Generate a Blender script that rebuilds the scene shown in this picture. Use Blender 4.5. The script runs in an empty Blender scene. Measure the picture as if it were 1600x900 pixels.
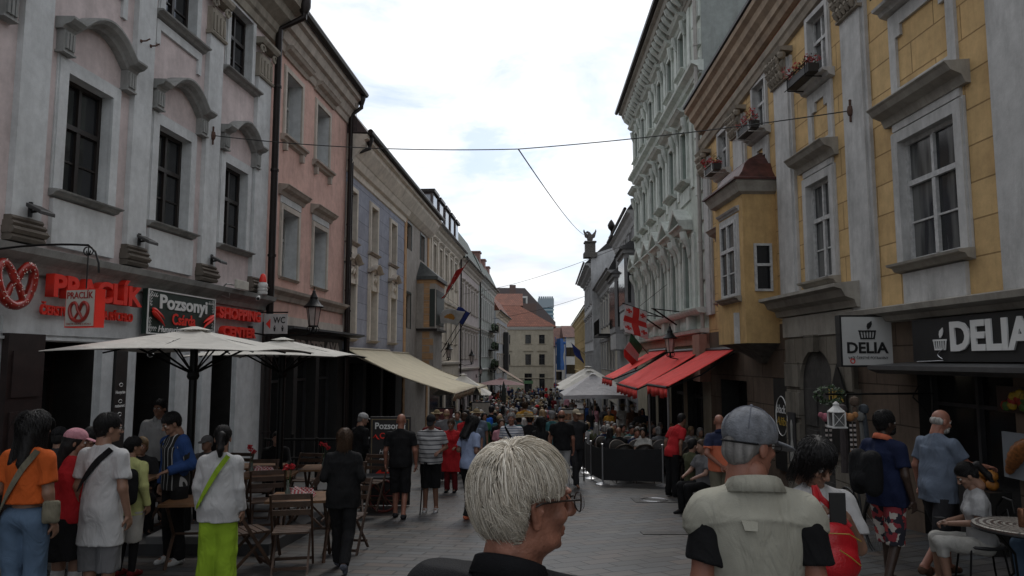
import bpy, bmesh, math, random
import numpy as np
from mathutils import Vector, Matrix, noise as mnoise
R_=math.radians
random.seed(7); rng=np.random.default_rng(7)
scene=bpy.context.scene
COL=scene.collection
# ---------------------------------------------------------------- camera, sky, sun, exposure
FPX=1130.0; HZN=563.0; PITCH=math.atan((HZN-450)/FPX); CZ=1.82
cam_d=bpy.data.cameras.new('camera'); cam=bpy.data.objects.new('camera',cam_d); COL.objects.link(cam)
cam.location=(0,0,CZ); cam.rotation_euler=(math.pi/2+PITCH,0,0)
cam_d.sensor_width=36; cam_d.lens=FPX/1600*36; cam_d.clip_end=5000; cam_d.clip_start=.05
scene.camera=cam
scene.render.resolution_x=1024; scene.render.resolution_y=576
scene.view_settings.view_transform='Standard'; scene.view_settings.look='None'
scene.view_settings.exposure=-0.12; scene.view_settings.gamma=1
scene.render.engine='CYCLES'
scene.cycles.max_bounces=5; scene.cycles.diffuse_bounces=3
SUN_EL,SUN_AZ=R_(52),R_(8)
w=bpy.data.worlds.new('World'); scene.world=w; w.use_nodes=True
N=w.node_tree.nodes; L=w.node_tree.links
for n in list(N): N.remove(n)
out=N.new('ShaderNodeOutputWorld'); sky=N.new('ShaderNodeTexSky'); sky.sky_type='NISHITA'; sky.sun_disc=False
sky.sun_elevation=SUN_EL; sky.sun_rotation=SUN_AZ
bg1=N.new('ShaderNodeBackground'); bg1.inputs[1].default_value=.15; L.new(sky.outputs[0],bg1.inputs[0])
tc=N.new('ShaderNodeTexCoord'); sep=N.new('ShaderNodeSeparateXYZ'); L.new(tc.outputs['Generated'],sep.inputs[0])
def wm(op,a,b,c=None):
    m=N.new('ShaderNodeMath'); m.operation=op
    for i,v in enumerate((a,b,c)):
        if v is None: continue
        if isinstance(v,(int,float)): m.inputs[i].default_value=v
        else: L.new(v,m.inputs[i])
    return m.outputs[0]
zz=wm('MAXIMUM',wm('ADD',sep.outputs[2],.12),.03)
cx=wm('DIVIDE',sep.outputs[0],zz); cy=wm('DIVIDE',sep.outputs[1],zz)
comb=N.new('ShaderNodeCombineXYZ'); L.new(cx,comb.inputs[0]); L.new(cy,comb.inputs[1])
n1=N.new('ShaderNodeTexNoise'); n1.inputs['Scale'].default_value=2.3; n1.inputs['Detail'].default_value=9; n1.inputs['Roughness'].default_value=.62; n1.inputs['Distortion'].default_value=.4
L.new(comb.outputs[0],n1.inputs['Vector'])
rmp=N.new('ShaderNodeValToRGB'); rmp.color_ramp.elements[0].position=.35; rmp.color_ramp.elements[0].color=(.32,.32,.32,1)
rmp.color_ramp.elements[1].position=.52; rmp.color_ramp.elements[1].color=(1,1,1,1)
L.new(n1.outputs[0],rmp.inputs[0])
n2=N.new('ShaderNodeTexNoise'); n2.inputs['Scale'].default_value=1.1; n2.inputs['Detail'].default_value=6
L.new(comb.outputs[0],n2.inputs['Vector'])
r2=N.new('ShaderNodeValToRGB'); r2.color_ramp.elements[0].position=.3; r2.color_ramp.elements[0].color=(.60,.66,.76,1)
r2.color_ramp.elements[1].position=.6; r2.color_ramp.elements[1].color=(1,1,1,1)
L.new(n2.outputs[0],r2.inputs[0])
hz=N.new('ShaderNodeMapRange'); hz.inputs[1].default_value=0.05; hz.inputs[2].default_value=.30; hz.inputs[3].default_value=.80; hz.inputs[4].default_value=1.0
L.new(sep.outputs[2],hz.inputs[0])
bg2=N.new('ShaderNodeBackground'); L.new(r2.outputs[0],bg2.inputs[0])
fr=N.new('ShaderNodeMapRange'); fr.interpolation_type='SMOOTHSTEP'; fr.inputs[1].default_value=.05; fr.inputs[2].default_value=.9; fr.inputs[3].default_value=.95; fr.inputs[4].default_value=1.50
L.new(sep.outputs[1],fr.inputs[0]); L.new(wm('MULTIPLY',hz.outputs[0],fr.outputs[0]),bg2.inputs[1])   # brightest cloud ahead, where the hidden sun stands
mx=N.new('ShaderNodeMixShader'); L.new(rmp.outputs[0],mx.inputs[0]); L.new(bg1.outputs[0],mx.inputs[1]); L.new(bg2.outputs[0],mx.inputs[2])
L.new(mx.outputs[0],out.inputs[0])
sd=bpy.data.lights.new('sun','SUN'); sd.energy=.9; sd.angle=R_(14); sd.color=(1,.96,.9)
sun=bpy.data.objects.new('sun',sd); COL.objects.link(sun)
_d=Vector((math.sin(SUN_AZ)*math.cos(SUN_EL),math.cos(SUN_AZ)*math.cos(SUN_EL),math.sin(SUN_EL)))
sun.rotation_euler=_d.to_track_quat('Z','Y').to_euler(); sun.location=(0,0,40)
# ---------------------------------------------------------------- picture <-> place helpers
def ray(px,py):
    u=(px-800)/FPX; v=(450-py)/FPX
    return Vector((u,math.cos(PITCH)-v*math.sin(PITCH),math.sin(PITCH)+v*math.cos(PITCH)))
def at(px,py,Y):
    r=ray(px,py); t=Y/r.y
    return Vector((r.x*t,Y,CZ+r.z*t))
GP=[(-30,.6),(-8,.25),(0,0),(8,-.48),(12.5,-.85),(17.5,-1.13),(27.5,-1.72),(60,-2.9),(125,-4.0),(260,-5.2),(900,-9)]
_gx=[g[0] for g in GP]; _gz=[g[1] for g in GP]
def G(y): return float(np.interp(y,_gx,_gz))
# ---------------------------------------------------------------- materials
MATS={}
def _nt(name):
    m=bpy.data.materials.new(name); m.use_nodes=True
    return m,m.node_tree.nodes,m.node_tree.links,m.node_tree.nodes['Principled BSDF']
def C4(c): return (c[0],c[1],c[2],1)
def mat(name,col,rough=.8,metal=0,var=.12,scale=6,bump=0,bscale=60,spec=.5,emit=0,coat=0,streak=0):
    """base colour broken up by noise, optional fine bump"""
    if name in MATS: return MATS[name]
    m,N,L,b=_nt(name)
    b.inputs['Roughness'].default_value=rough; b.inputs['Metallic'].default_value=metal
    b.inputs['Specular IOR Level'].default_value=spec
    if coat: b.inputs['Coat Weight'].default_value=coat
    tc=N.new('ShaderNodeTexCoord')
    nz=N.new('ShaderNodeTexNoise'); nz.inputs['Scale'].default_value=scale; nz.inputs['Detail'].default_value=5
    mp=N.new('ShaderNodeMapping'); L.new(tc.outputs['Object'],mp.inputs[0]); L.new(mp.outputs[0],nz.inputs['Vector'])
    if streak: mp.inputs['Scale'].default_value=(1,1,streak)
    mr=N.new('ShaderNodeMapRange'); mr.inputs[1].default_value=.25; mr.inputs[2].default_value=.75
    mr.inputs[3].default_value=1-var*1.6; mr.inputs[4].default_value=1+var
    L.new(nz.outputs[0],mr.inputs[0])
    mm=N.new('ShaderNodeVectorMath'); mm.operation='SCALE'; mm.inputs[0].default_value=col[:3]
    L.new(mr.outputs[0],mm.inputs['Scale']); L.new(mm.outputs[0],b.inputs['Base Color'])
    if bump:
        nb=N.new('ShaderNodeTexNoise'); nb.inputs['Scale'].default_value=bscale; nb.inputs['Detail'].default_value=4
        L.new(tc.outputs['Object'],nb.inputs['Vector'])
        bp=N.new('ShaderNodeBump'); bp.inputs['Strength'].default_value=bump; bp.inputs['Distance'].default_value=min(.02,.9/bscale)
        L.new(nb.outputs[0],bp.inputs['Height']); L.new(bp.outputs[0],b.inputs['Normal'])
    if emit:
        b.inputs['Emission Color'].default_value=C4(col); b.inputs['Emission Strength'].default_value=emit
    MATS[name]=m; return m
def plaster(name,col,stain=(.12,.11,.10),amt=.35,joint=None,jcol=.45,rough=.92,var=.10,swap=False):
    """painted render: patchy tone, vertical dirt runs, optional incised ashlar joints (width,height)"""
    if name in MATS: return MATS[name]
    m,N,L,b=_nt(name); b.inputs['Roughness'].default_value=rough; b.inputs['Specular IOR Level'].default_value=.25
    tc=N.new('ShaderNodeTexCoord'); sp=N.new('ShaderNodeSeparateXYZ'); L.new(tc.outputs['Object'],sp.inputs[0])
    cb=N.new('ShaderNodeCombineXYZ')
    L.new(sp.outputs[0 if swap else 1],cb.inputs[0]); L.new(sp.outputs[2],cb.inputs[1])
    a=N.new('ShaderNodeTexNoise'); a.inputs['Scale'].default_value=1.3; a.inputs['Detail'].default_value=8; a.inputs['Roughness'].default_value=.65
    L.new(tc.outputs['Object'],a.inputs['Vector'])
    mr=N.new('ShaderNodeMapRange'); mr.inputs[1].default_value=.3; mr.inputs[2].default_value=.7; mr.inputs[3].default_value=1-var*1.5; mr.inputs[4].default_value=1+var
    L.new(a.outputs[0],mr.inputs[0])
    base=N.new('ShaderNodeVectorMath'); base.operation='SCALE'; base.inputs[0].default_value=col; L.new(mr.outputs[0],base.inputs['Scale'])
    col_out=base.outputs[0]; hgt=None
    if joint:
        br=N.new('ShaderNodeTexBrick'); br.inputs['Scale'].default_value=1; br.inputs['Brick Width'].default_value=joint[0]; br.inputs['Row Height'].default_value=joint[1]
        br.inputs['Mortar Size'].default_value=.012; br.inputs['Mortar Smooth'].default_value=.3
        br.inputs['Color1'].default_value=(1,1,1,1); br.inputs['Color2'].default_value=(.88,.86,.84,1); br.inputs['Mortar'].default_value=(jcol,jcol*.95,jcol*.9,1)
        L.new(cb.outputs[0],br.inputs['Vector'])
        mu=N.new('ShaderNodeVectorMath'); mu.operation='MULTIPLY'; L.new(col_out,mu.inputs[0]); L.new(br.outputs[0],mu.inputs[1]); col_out=mu.outputs[0]; hgt=br.outputs[1]
    st=N.new('ShaderNodeTexNoise'); st.inputs['Scale'].default_value=1; st.inputs['Detail'].default_value=7; st.inputs['Roughness'].default_value=.7
    mp=N.new('ShaderNodeMapping'); mp.inputs['Scale'].default_value=(2.6,2.6,.55); L.new(tc.outputs['Object'],mp.inputs[0]); L.new(mp.outputs[0],st.inputs['Vector'])
    sr=N.new('ShaderNodeMapRange'); sr.inputs[1].default_value=.46; sr.inputs[2].default_value=.74; sr.inputs[3].default_value=0; sr.inputs[4].default_value=amt; L.new(st.outputs[0],sr.inputs[0])
    mi=N.new('ShaderNodeMix'); mi.data_type='RGBA'; L.new(sr.outputs[0],mi.inputs[0]); L.new(col_out,mi.inputs[6]); mi.inputs[7].default_value=C4(stain)
    # narrow rain runs and scattered patches of repair
    s3=N.new('ShaderNodeTexNoise'); s3.inputs['Scale'].default_value=1; s3.inputs['Detail'].default_value=7; s3.inputs['Distortion'].default_value=.5; m3=N.new('ShaderNodeMapping'); m3.inputs['Scale'].default_value=(4.2,4.2,.3); L.new(tc.outputs['Object'],m3.inputs[0]); L.new(m3.outputs[0],s3.inputs['Vector'])
    r3=N.new('ShaderNodeMapRange'); r3.inputs[1].default_value=.52; r3.inputs[2].default_value=.75; r3.inputs[3].default_value=1; r3.inputs[4].default_value=.90; L.new(s3.outputs[0],r3.inputs[0])
    s4=N.new('ShaderNodeTexNoise'); s4.inputs['Scale'].default_value=4.5; s4.inputs['Detail'].default_value=8; s4.inputs['Roughness'].default_value=.75; L.new(tc.outputs['Object'],s4.inputs['Vector'])
    r4=N.new('ShaderNodeMapRange'); r4.inputs[1].default_value=.38; r4.inputs[2].default_value=.62; r4.inputs[3].default_value=.90; r4.inputs[4].default_value=1.06; L.new(s4.outputs[0],r4.inputs[0])
    mm_=N.new('ShaderNodeMath'); mm_.operation='MULTIPLY'; L.new(r3.outputs[0],mm_.inputs[0]); L.new(r4.outputs[0],mm_.inputs[1])
    v5=N.new('ShaderNodeVectorMath'); v5.operation='SCALE'; L.new(mi.outputs[2],v5.inputs[0]); L.new(mm_.outputs[0],v5.inputs['Scale']); L.new(v5.outputs[0],b.inputs['Base Color'])
    g=N.new('ShaderNodeTexNoise'); g.inputs['Scale'].default_value=45; g.inputs['Detail'].default_value=5; L.new(tc.outputs['Object'],g.inputs['Vector'])
    bp=N.new('ShaderNodeBump'); bp.inputs['Strength'].default_value=.25; bp.inputs['Distance'].default_value=.01; L.new(g.outputs[0],bp.inputs['Height'])
    if hgt:
        b2=N.new('ShaderNodeBump'); b2.invert=True; b2.inputs['Strength'].default_value=.8; b2.inputs['Distance'].default_value=.012; L.new(hgt,b2.inputs['Height']); L.new(bp.outputs[0],b2.inputs['Normal']); L.new(b2.outputs[0],b.inputs['Normal'])
    else: L.new(bp.outputs[0],b.inputs['Normal'])
    MATS[name]=m; return m
def glass(name,col=(.012,.013,.015),rough=.08,curtain=0):
    if name in MATS: return MATS[name]
    m,N,L,b=_nt(name); b.inputs['Roughness'].default_value=rough; b.inputs['Specular IOR Level'].default_value=.6
    tc=N.new('ShaderNodeTexCoord')
    nz=N.new('ShaderNodeTexNoise'); nz.inputs['Scale'].default_value=.9; mp=N.new('ShaderNodeMapping'); mp.inputs['Scale'].default_value=(6,6,.8)
    L.new(tc.outputs['Object'],mp.inputs[0]); L.new(mp.outputs[0],nz.inputs['Vector'])
    cr=N.new('ShaderNodeValToRGB'); cr.color_ramp.elements[0].position=.42; cr.color_ramp.elements[1].position=.62
    cr.color_ramp.elements[0].color=C4(col); k=curtain; cr.color_ramp.elements[1].color=(col[0]+k,col[1]+k,col[2]+k*.95,1)
    L.new(nz.outputs[0],cr.inputs[0]); L.new(cr.outputs[0],b.inputs['Base Color'])
    n3=N.new('ShaderNodeTexNoise'); n3.inputs['Scale'].default_value=1.5; L.new(tc.outputs['Object'],n3.inputs['Vector'])
    bp=N.new('ShaderNodeBump'); bp.inputs['Strength'].default_value=.08; L.new(n3.outputs[0],bp.inputs['Height']); L.new(bp.outputs[0],b.inputs['Normal'])
    MATS[name]=m; return m
# ---------------------------------------------------------------- object helpers
def tag(o,label=None,cat=None,group=None,kind=None):
    if label: o['label']=label
    if cat: o['category']=cat
    if group: o['group']=group
    if kind: o['kind']=kind
    return o
def empty(name,loc,label=None,cat=None,group=None,rz=0,kind=None):
    o=bpy.data.objects.new(name,None); COL.objects.link(o); o.location=loc; o.rotation_euler=(0,0,rz); o.empty_display_size=.1
    return tag(o,label,cat,group,kind)
def wloc(o):
    v=Vector((0,0,0))
    while o is not None: v=v+o.location; o=o.parent
    return v
class MB:
    """collects world-space geometry; build() links it as one mesh object, relative to its parent"""
    def __init__(s): s.v=[]; s.f=[]; s.mi=[]
    def add(s,vs,fs,m=0):
        o=len(s.v); s.v+= [tuple(v) for v in vs]; s.f+=[tuple(i+o for i in f) for f in fs]; s.mi+=[m]*len(fs); return s
    def quad(s,a,b,c,d,m=0): return s.add([a,b,c,d],[(0,1,2,3)],m)
    def hexa(s,p,m=0):   # 8 points: bottom 4, top 4
        return s.add(p,[(3,2,1,0),(4,5,6,7),(0,1,5,4),(1,2,6,5),(2,3,7,6),(3,0,4,7)],m)
    def box(s,x0,x1,y0,y1,z0,z1,m=0):
        return s.hexa([(x0,y0,z0),(x1,y0,z0),(x1,y1,z0),(x0,y1,z0),(x0,y0,z1),(x1,y0,z1),(x1,y1,z1),(x0,y1,z1)],m)
    def fbox(s,F,s0,s1,z0,z1,d0,d1,m=0):
        P=F.pt; return s.hexa([P(s0,z0,d0),P(s1,z0,d0),P(s1,z0,d1),P(s0,z0,d1),P(s0,z1,d0),P(s1,z1,d0),P(s1,z1,d1),P(s0,z1,d1)],m)
    def loft(s,rings,close=True,cap=True,m=0):
        n=len(rings[0]); o=[]
        vs=[p for r in rings for p in r]; fs=[]
        for i in range(len(rings)-1):
            for j in range(n if close else n-1):
                k=(j+1)%n; fs.append((i*n+j,i*n+k,(i+1)*n+k,(i+1)*n+j))
        if cap and close: fs.append(tuple(range(n))[::-1]); fs.append(tuple(range((len(rings)-1)*n,len(rings)*n)))
        return s.add(vs,fs,m)
    def tube(s,path,r,n=8,m=0,cap=True,flat=1):
        path=[Vector(p) for p in path]; rs=r if isinstance(r,(list,tuple)) else [r]*len(path); rings=[]
        t0=(path[1]-path[0]).normalized(); up=Vector((0,0,1)) if abs(t0.z)<.9 else Vector((1,0,0))
        a=t0.cross(up).normalized()
        for i,p in enumerate(path):
            t=((path[min(i+1,len(path)-1)]-path[max(i-1,0)])).normalized()
            a=(a-t*a.dot(t)).normalized(); b=t.cross(a)
            rings.append([p+a*math.cos(q)*rs[i]+b*math.sin(q)*rs[i]*flat for q in [2*math.pi*j/n for j in range(n)]])
        return s.loft(rings,m=m,cap=cap)
    def lathe(s,c,prof,n=16,m=0,axis=None):
        c=Vector(c); rings=[]
        for r,z in prof: rings.append([c+Vector((r*math.cos(q),r*math.sin(q),z)) for q in [2*math.pi*j/n for j in range(n)]])
        return s.loft(rings,m=m)
    def ball(s,c,r,n=10,m=0,sz=1):
        k=max(4,n//2); return s.lathe(c,[(max(1e-4,r*math.sin(math.pi*i/k)),-r*sz*math.cos(math.pi*i/k)) for i in range(k+1)],n,m)
    def prism(s,pts,off,m=0):
        off=Vector(off); a=[Vector(p) for p in pts]; b=[p+off for p in a]; n=len(a)
        return s.add(a+b,[tuple(range(n))[::-1],tuple(range(n,2*n))]+[(i,(i+1)%n,n+(i+1)%n,n+i) for i in range(n)],m)
    def mould(s,F,s0,s1,prof,m=0,slope=0,ret=True):
        """profile [(d,z)] swept along the wall; closed against the wall"""
        z0=prof[0][1]; pr=list(prof)
        rings=[]
        for ss in (s0,s1): rings.append([F.pt(ss,z+slope*(ss-s0),d) for d,z in pr]+[F.pt(ss,pr[-1][1]+slope*(ss-s0),-.05),F.pt(ss,pr[0][1]+slope*(ss-s0),-.05)])
        return s.loft(rings,m=m)
    def build(s,name,mats,parent=None,smooth=False,bevel=0,root=None):
        me=bpy.data.meshes.new(name); o=bpy.data.objects.new(name,me); COL.objects.link(o)
        base=Vector(root) if root is not None else (wloc(parent) if parent is not None else Vector((0,0,0)))
        if parent is not None: o.parent=parent
        elif root is not None: o.location=base
        me.from_pydata([tuple(Vector(v)-base) for v in s.v],[],s.f)
        if not isinstance(mats,(list,tuple)): mats=[mats]
        for m in mats: me.materials.append(m)
        if len(mats)>1: me.polygons.foreach_set('material_index',s.mi)
        bm=bmesh.new(); bm.from_mesh(me); bmesh.ops.recalc_face_normals(bm,faces=bm.faces)
        if bevel: bmesh.ops.bevel(bm,geom=bm.edges[:],offset=bevel,segments=1,affect='EDGES',clamp_overlap=True)
        bm.to_mesh(me); bm.free()
        if smooth:
            me.polygons.foreach_set('use_smooth',[True]*len(me.polygons))
            try: me.set_sharp_from_angle(angle=R_(42))
            except Exception: pass
        me.update(); return o
class Facade:
    def __init__(s,A,B,right=False):
        s.A=Vector((A[0],A[1],0)); s.B=Vector((B[0],B[1],0)); s.L=(s.B-s.A).length; s.u=(s.B-s.A)/s.L
        s.n=Vector((s.u.y,-s.u.x,0)) if not right else Vector((-s.u.y,s.u.x,0)); s.right=right
        s.td=-s.u if right else s.u      # reading direction
    def pt(s,ss,z,d=0): return s.A+s.u*ss+s.n*d+Vector((0,0,z))
    def base(s): return Vector((s.A.x,s.A.y,G(s.A.y)))
def ln(a,k,Y): return (a+k*Y,Y)
def wall(mb,F,s0,s1,z0,z1,holes=(),rev=.3,m=0,mrev=0):
    ss=sorted({s0,s1,*[h[0] for h in holes],*[h[1] for h in holes]}); zs=sorted({z0,z1,*[h[2] for h in holes],*[h[3] for h in holes]})
    ss=[a for a in ss if s0<=a<=s1]; zs=[a for a in zs if z0<=a<=z1]; P=F.pt
    for i in range(len(ss)-1):
        for j in range(len(zs)-1):
            a,b,c,d=ss[i],ss[i+1],zs[j],zs[j+1]; cs,cz=(a+b)/2,(c+d)/2
            if any(h[0]<cs<h[1] and h[2]<cz<h[3] for h in holes): continue
            mb.quad(P(a,c),P(b,c),P(b,d),P(a,d),m)
    for a,b,c,d in [h[:4] for h in holes]:
        for q in (((a,c),(b,c)),((b,c),(b,d)),((b,d),(a,d)),((a,d),(a,c))):
            mb.quad(P(*q[0]),P(*q[1]),P(*q[1],-rev),P(*q[0],-rev),mrev)
        mb.quad(P(a,c,-rev),P(b,c,-rev),P(b,d,-rev),P(a,d,-rev),mrev)
def carcass(mb,F,z0,z1,depth,m=0,s0=0,s1=None,roofz=None):
    """side walls, back and top behind a facade"""
    s1=F.L if s1 is None else s1; P=F.pt; e=.003
    mb.quad(P(s0+e,z0),P(s0+e,z0,-depth),P(s0+e,z1,-depth),P(s0+e,z1),m); mb.quad(P(s1-e,z0),P(s1-e,z0,-depth),P(s1-e,z1,-depth),P(s1-e,z1),m)
    mb.quad(P(s0,z0,-depth),P(s1,z0,-depth),P(s1,z1,-depth),P(s0,z1,-depth),m); mb.quad(P(s0,z1,0),P(s1,z1,0),P(s1,z1,-depth),P(s0,z1,-depth),m)
def window(par,F,a,b,z0,z1,fm,gm,rev=.2,bar=.06,mull=True,transom=.62,bars=0,sur=None,sm=None,sill=None,hood=None,name='window',hm=None):
    """one window of a facade: frame with panes; surround, sill and hood are its own pieces"""
    mb=MB(); d0,d1=-rev,-rev+.06; w_=b-a
    mb.fbox(F,a,a+bar,z0,z1,d0,d1); mb.fbox(F,b-bar,b,z0,z1,d0,d1)
    mb.fbox(F,a+bar,b-bar,z0,z0+bar,d0,d1); mb.fbox(F,a+bar,b-bar,z1-bar,z1,d0,d1)
    zt=z0+(z1-z0)*transom; c=(a+b)/2
    if transom<1: mb.fbox(F,a+bar,b-bar,zt-bar*.6,zt+bar*.6,d0+.002,d1+.02)
    if mull:
        mb.fbox(F,c-bar*.6,c+bar*.6,z0+bar,(zt-bar*.6) if transom<1 else z1-bar,d0+.004,d1+.012)
        if transom<1: mb.fbox(F,c-bar*.45,c+bar*.45,zt+bar*.6,z1-bar,d0+.004,d1+.008)
    if bars:
        for i in range(1,bars+1):
            zz=z0+(zt-z0)*i/(bars+1); mb.fbox(F,a+bar,b-bar,zz-.014,zz+.014,d0+.006,d1-.012)
    W=mb.build(name,fm,par)
    MB().fbox(F,a+.01,b-.01,z0+.01,z1-.01,d0-.05,d0+.02).build('pane',gm,W)
    if sur:
        s=MB(); k,dd=sur
        s.fbox(F,a-k,a,z0,z1+k,-.01,dd); s.fbox(F,b,b+k,z0,z1+k,-.01,dd); s.fbox(F,a,b,z1,z1+k,-.01,dd)
        s.fbox(F,a-k-.03,a-k,z0,z1+k+.03,-.01,dd*.5); s.fbox(F,b+k,b+k+.03,z0,z1+k+.03,-.01,dd*.5); s.fbox(F,a-k,b+k,z1+k,z1+k+.03,-.01,dd*.5)
        s.build('surround',sm,W)
    if sill:
        k,dd,hh=sill; q=MB().mould(F,a-k,b+k,[(0,z0-hh),(dd*.45,z0-hh*.8),(dd*.6,z0-hh*.45),(dd*.95,z0-hh*.35),(dd,z0-.02),(dd*.3,z0)])
        q.build('sill',hm or sm,W)
    if hood: hood(W)
    return W
def flat_hood(F,a,b,z,dd,hh,m):
    def f(W):
        MB().mould(F,a,b,[(0,z-hh),(dd*.2,z-hh),(dd*.35,z-hh*.6),(dd*.75,z-hh*.4),(dd*.9,z-hh*.15),(dd,z-hh*.05),(dd,z),(0,z+.03)]).build('hood',m,W)
    return f
def arch_hood(F,a,b,z,dd,hh,rise,m,ears=True,bm_=None):
    def f(W):
        mb=MB(); n=20; L_=b-a; rings=[]
        prof=[(0,0),(dd*.4,0),(dd*.5,hh*.3),(dd*.8,hh*.45),(dd,hh*.8),(dd,hh),(0,hh*1.12)]
        for i in range(n+1):
            t=i/n; e=.17
            zr=0 if (t<e or t>1-e) else rise*math.sin(math.pi*(t-e)/(1-2*e))**.75
            rings.append([F.pt(a+L_*t,z+zr+p[1],p[0]) for p in prof]+[F.pt(a+L_*t,z+zr+hh*1.12,-.03),F.pt(a+L_*t,z+zr,-.03)])
        mb.loft(rings); mb.build('hood',m,W)
        if ears:
            for c in (a+L_*.085,b-L_*.085):
                k=MB(); k.fbox(F,c-L_*.06,c+L_*.06,z-.34,z-.003,-.01,dd*.42)
                for j in (-1,0,1): k.fbox(F,c+j*L_*.036-L_*.012,c+j*L_*.036+L_*.012,z-.30,z-.04,dd*.4,dd*.52)
                k.fbox(F,c-L_*.075,c+L_*.075,z-.37,z-.34,-.01,dd*.48)
                k.build('corbel',bm_ or m,W)
    return f
def text(par,txt,org,xd,up,size,mt,ext=.01,width=None,bold=.0,name='lettering',shear=0,align='LEFT',nrm=None,outline=None):
    cu=bpy.data.curves.new('lettering','FONT'); cu.body=txt; cu.size=size; cu.extrude=ext; cu.offset=bold*size; cu.shear=shear; cu.resolution_u=3
    t=bpy.data.objects.new('tmp_lettering',cu); me=bpy.data.meshes.new_from_object(t); bpy.data.objects.remove(t); bpy.data.curves.remove(cu)
    v=np.empty(len(me.vertices)*3); me.vertices.foreach_get('co',v); v=v.reshape(-1,3)
    if len(v)==0: return None
    x0,x1=v[:,0].min(),v[:,0].max()
    v[:,0]-=x0
    if width: v[:,0]*=width/(x1-x0)
    W_=v[:,0].max()
    if align=='CENTER': v[:,0]-=W_/2
    xd=Vector(xd).normalized(); up=Vector(up).normalized(); nn=xd.cross(up); org=Vector(org)-wloc(par)
    M=np.array([xd,up,nn]); v=v@M+np.array(org)
    me.vertices.foreach_set('co',v.ravel()); me.materials.clear(); me.materials.append(mt); me.update()
    o=bpy.data.objects.new(name,me); COL.objects.link(o); o.parent=par
    return o
def copy_tree(o,parent=None,depth=0):
    c=o.copy(); COL.objects.link(c)
    if parent is not None: c.parent=parent
    for ch in list(o.children): copy_tree(ch,c,depth+1)
    return c
# ---------------------------------------------------------------- ground
def paving_mat():
    m,N,L,b=_nt('street_paving'); tc=N.new('ShaderNodeTexCoord')
    def brick(rot,w_,h_,off):
        mp=N.new('ShaderNodeMapping'); mp.inputs['Rotation'].default_value=(0,0,R_(rot)); mp.inputs['Location'].default_value=(off,off*.7,0)
        L.new(tc.outputs['Object'],mp.inputs[0])
        br=N.new('ShaderNodeTexBrick'); br.inputs['Scale'].default_value=1; br.inputs['Brick Width'].default_value=w_; br.inputs['Row Height'].default_value=h_
        br.inputs['Mortar Size'].default_value=.014; br.inputs['Mortar Smooth'].default_value=.25; br.inputs['Bias'].default_value=0
        br.inputs['Color1'].default_value=(0,0,0,1); br.inputs['Color2'].default_value=(1,1,1,1); br.inputs['Mortar'].default_value=(.5,.5,.5,1); L.new(mp.outputs[0],br.inputs['Vector']); return br
    A=brick(9,.50,.20,.3); B=brick(-27,.46,.23,.1)
    sp=N.new('ShaderNodeSeparateXYZ'); L.new(tc.outputs['Object'],sp.inputs[0])
    def mth(op,a,b_):
        q=N.new('ShaderNodeMath'); q.operation=op
        for i,v in enumerate((a,b_)):
            if isinstance(v,(int,float)): q.inputs[i].default_value=v
            else: L.new(v,q.inputs[i])
        return q.outputs[0]
    side=mth('GREATER_THAN',mth('SUBTRACT',sp.outputs[0],mth('MULTIPLY',sp.outputs[1],-.03)),.55)
    def mix(f,a,b_,ty='RGBA'):
        q=N.new('ShaderNodeMix'); q.data_type=ty
        ia,ib,io=(6,7,2) if ty=='RGBA' else (2,3,0)
        if isinstance(f,float): q.inputs[0].default_value=f
        else: L.new(f,q.inputs[0])
        for i,v in ((ia,a),(ib,b_)):
            if isinstance(v,(tuple,float,int)): q.inputs[i].default_value=v
            else: L.new(v,q.inputs[i])
        return q.outputs[io]
    tone=mix(side,A.outputs[0],B.outputs[0]); mort=mix(side,A.outputs[1],B.outputs[1],'FLOAT')
    cr=N.new('ShaderNodeValToRGB'); e=cr.color_ramp.elements
    e[0].position=0; e[0].color=(.07,.07,.07,1); e[1].position=1; e[1].color=(.125,.117,.105,1)
    for p,c in ((.25,(.085,.092,.097,1)),(.5,(.13,.098,.078,1)),(.6,(.12,.126,.13,1)),(.8,(.085,.078,.07,1))):
        q=e.new(p); q.color=c
    L.new(tone,cr.inputs[0])
    nz=N.new('ShaderNodeTexNoise'); nz.inputs['Scale'].default_value=.7; nz.inputs['Detail'].default_value=8; nz.inputs['Roughness'].default_value=.7; L.new(tc.outputs['Object'],nz.inputs['Vector'])
    mr=N.new('ShaderNodeMapRange'); mr.inputs[1].default_value=.3; mr.inputs[2].default_value=.7; mr.inputs[3].default_value=.38; mr.inputs[4].default_value=.86; L.new(nz.outputs[0],mr.inputs[0])
    sc=N.new('ShaderNodeVectorMath'); sc.operation='SCALE'; L.new(cr.outputs[0],sc.inputs[0]); L.new(mr.outputs[0],sc.inputs['Scale'])
    L.new(mix(mort,sc.outputs[0],(.018,.017,.015,1)),b.inputs['Base Color'])
    rr=N.new('ShaderNodeMapRange'); rr.inputs[3].default_value=.38; rr.inputs[4].default_value=.62; L.new(nz.outputs[0],rr.inputs[0]); L.new(rr.outputs[0],b.inputs['Roughness'])
    g=N.new('ShaderNodeTexNoise'); g.inputs['Scale'].default_value=35; g.inputs['Detail'].default_value=6; L.new(tc.outputs['Object'],g.inputs['Vector'])
    b1=N.new('ShaderNodeBump'); b1.inputs['Strength'].default_value=.3; b1.inputs['Distance'].default_value=.006; L.new(g.outputs[0],b1.inputs['Height'])
    b2=N.new('ShaderNodeBump'); b2.invert=True; b2.inputs['Strength'].default_value=.9; b2.inputs['Distance'].default_value=.008; L.new(mort,b2.inputs['Height']); L.new(b1.outputs[0],b2.inputs['Normal'])
    L.new(b2.outputs[0],b.inputs['Normal']); return m
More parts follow.
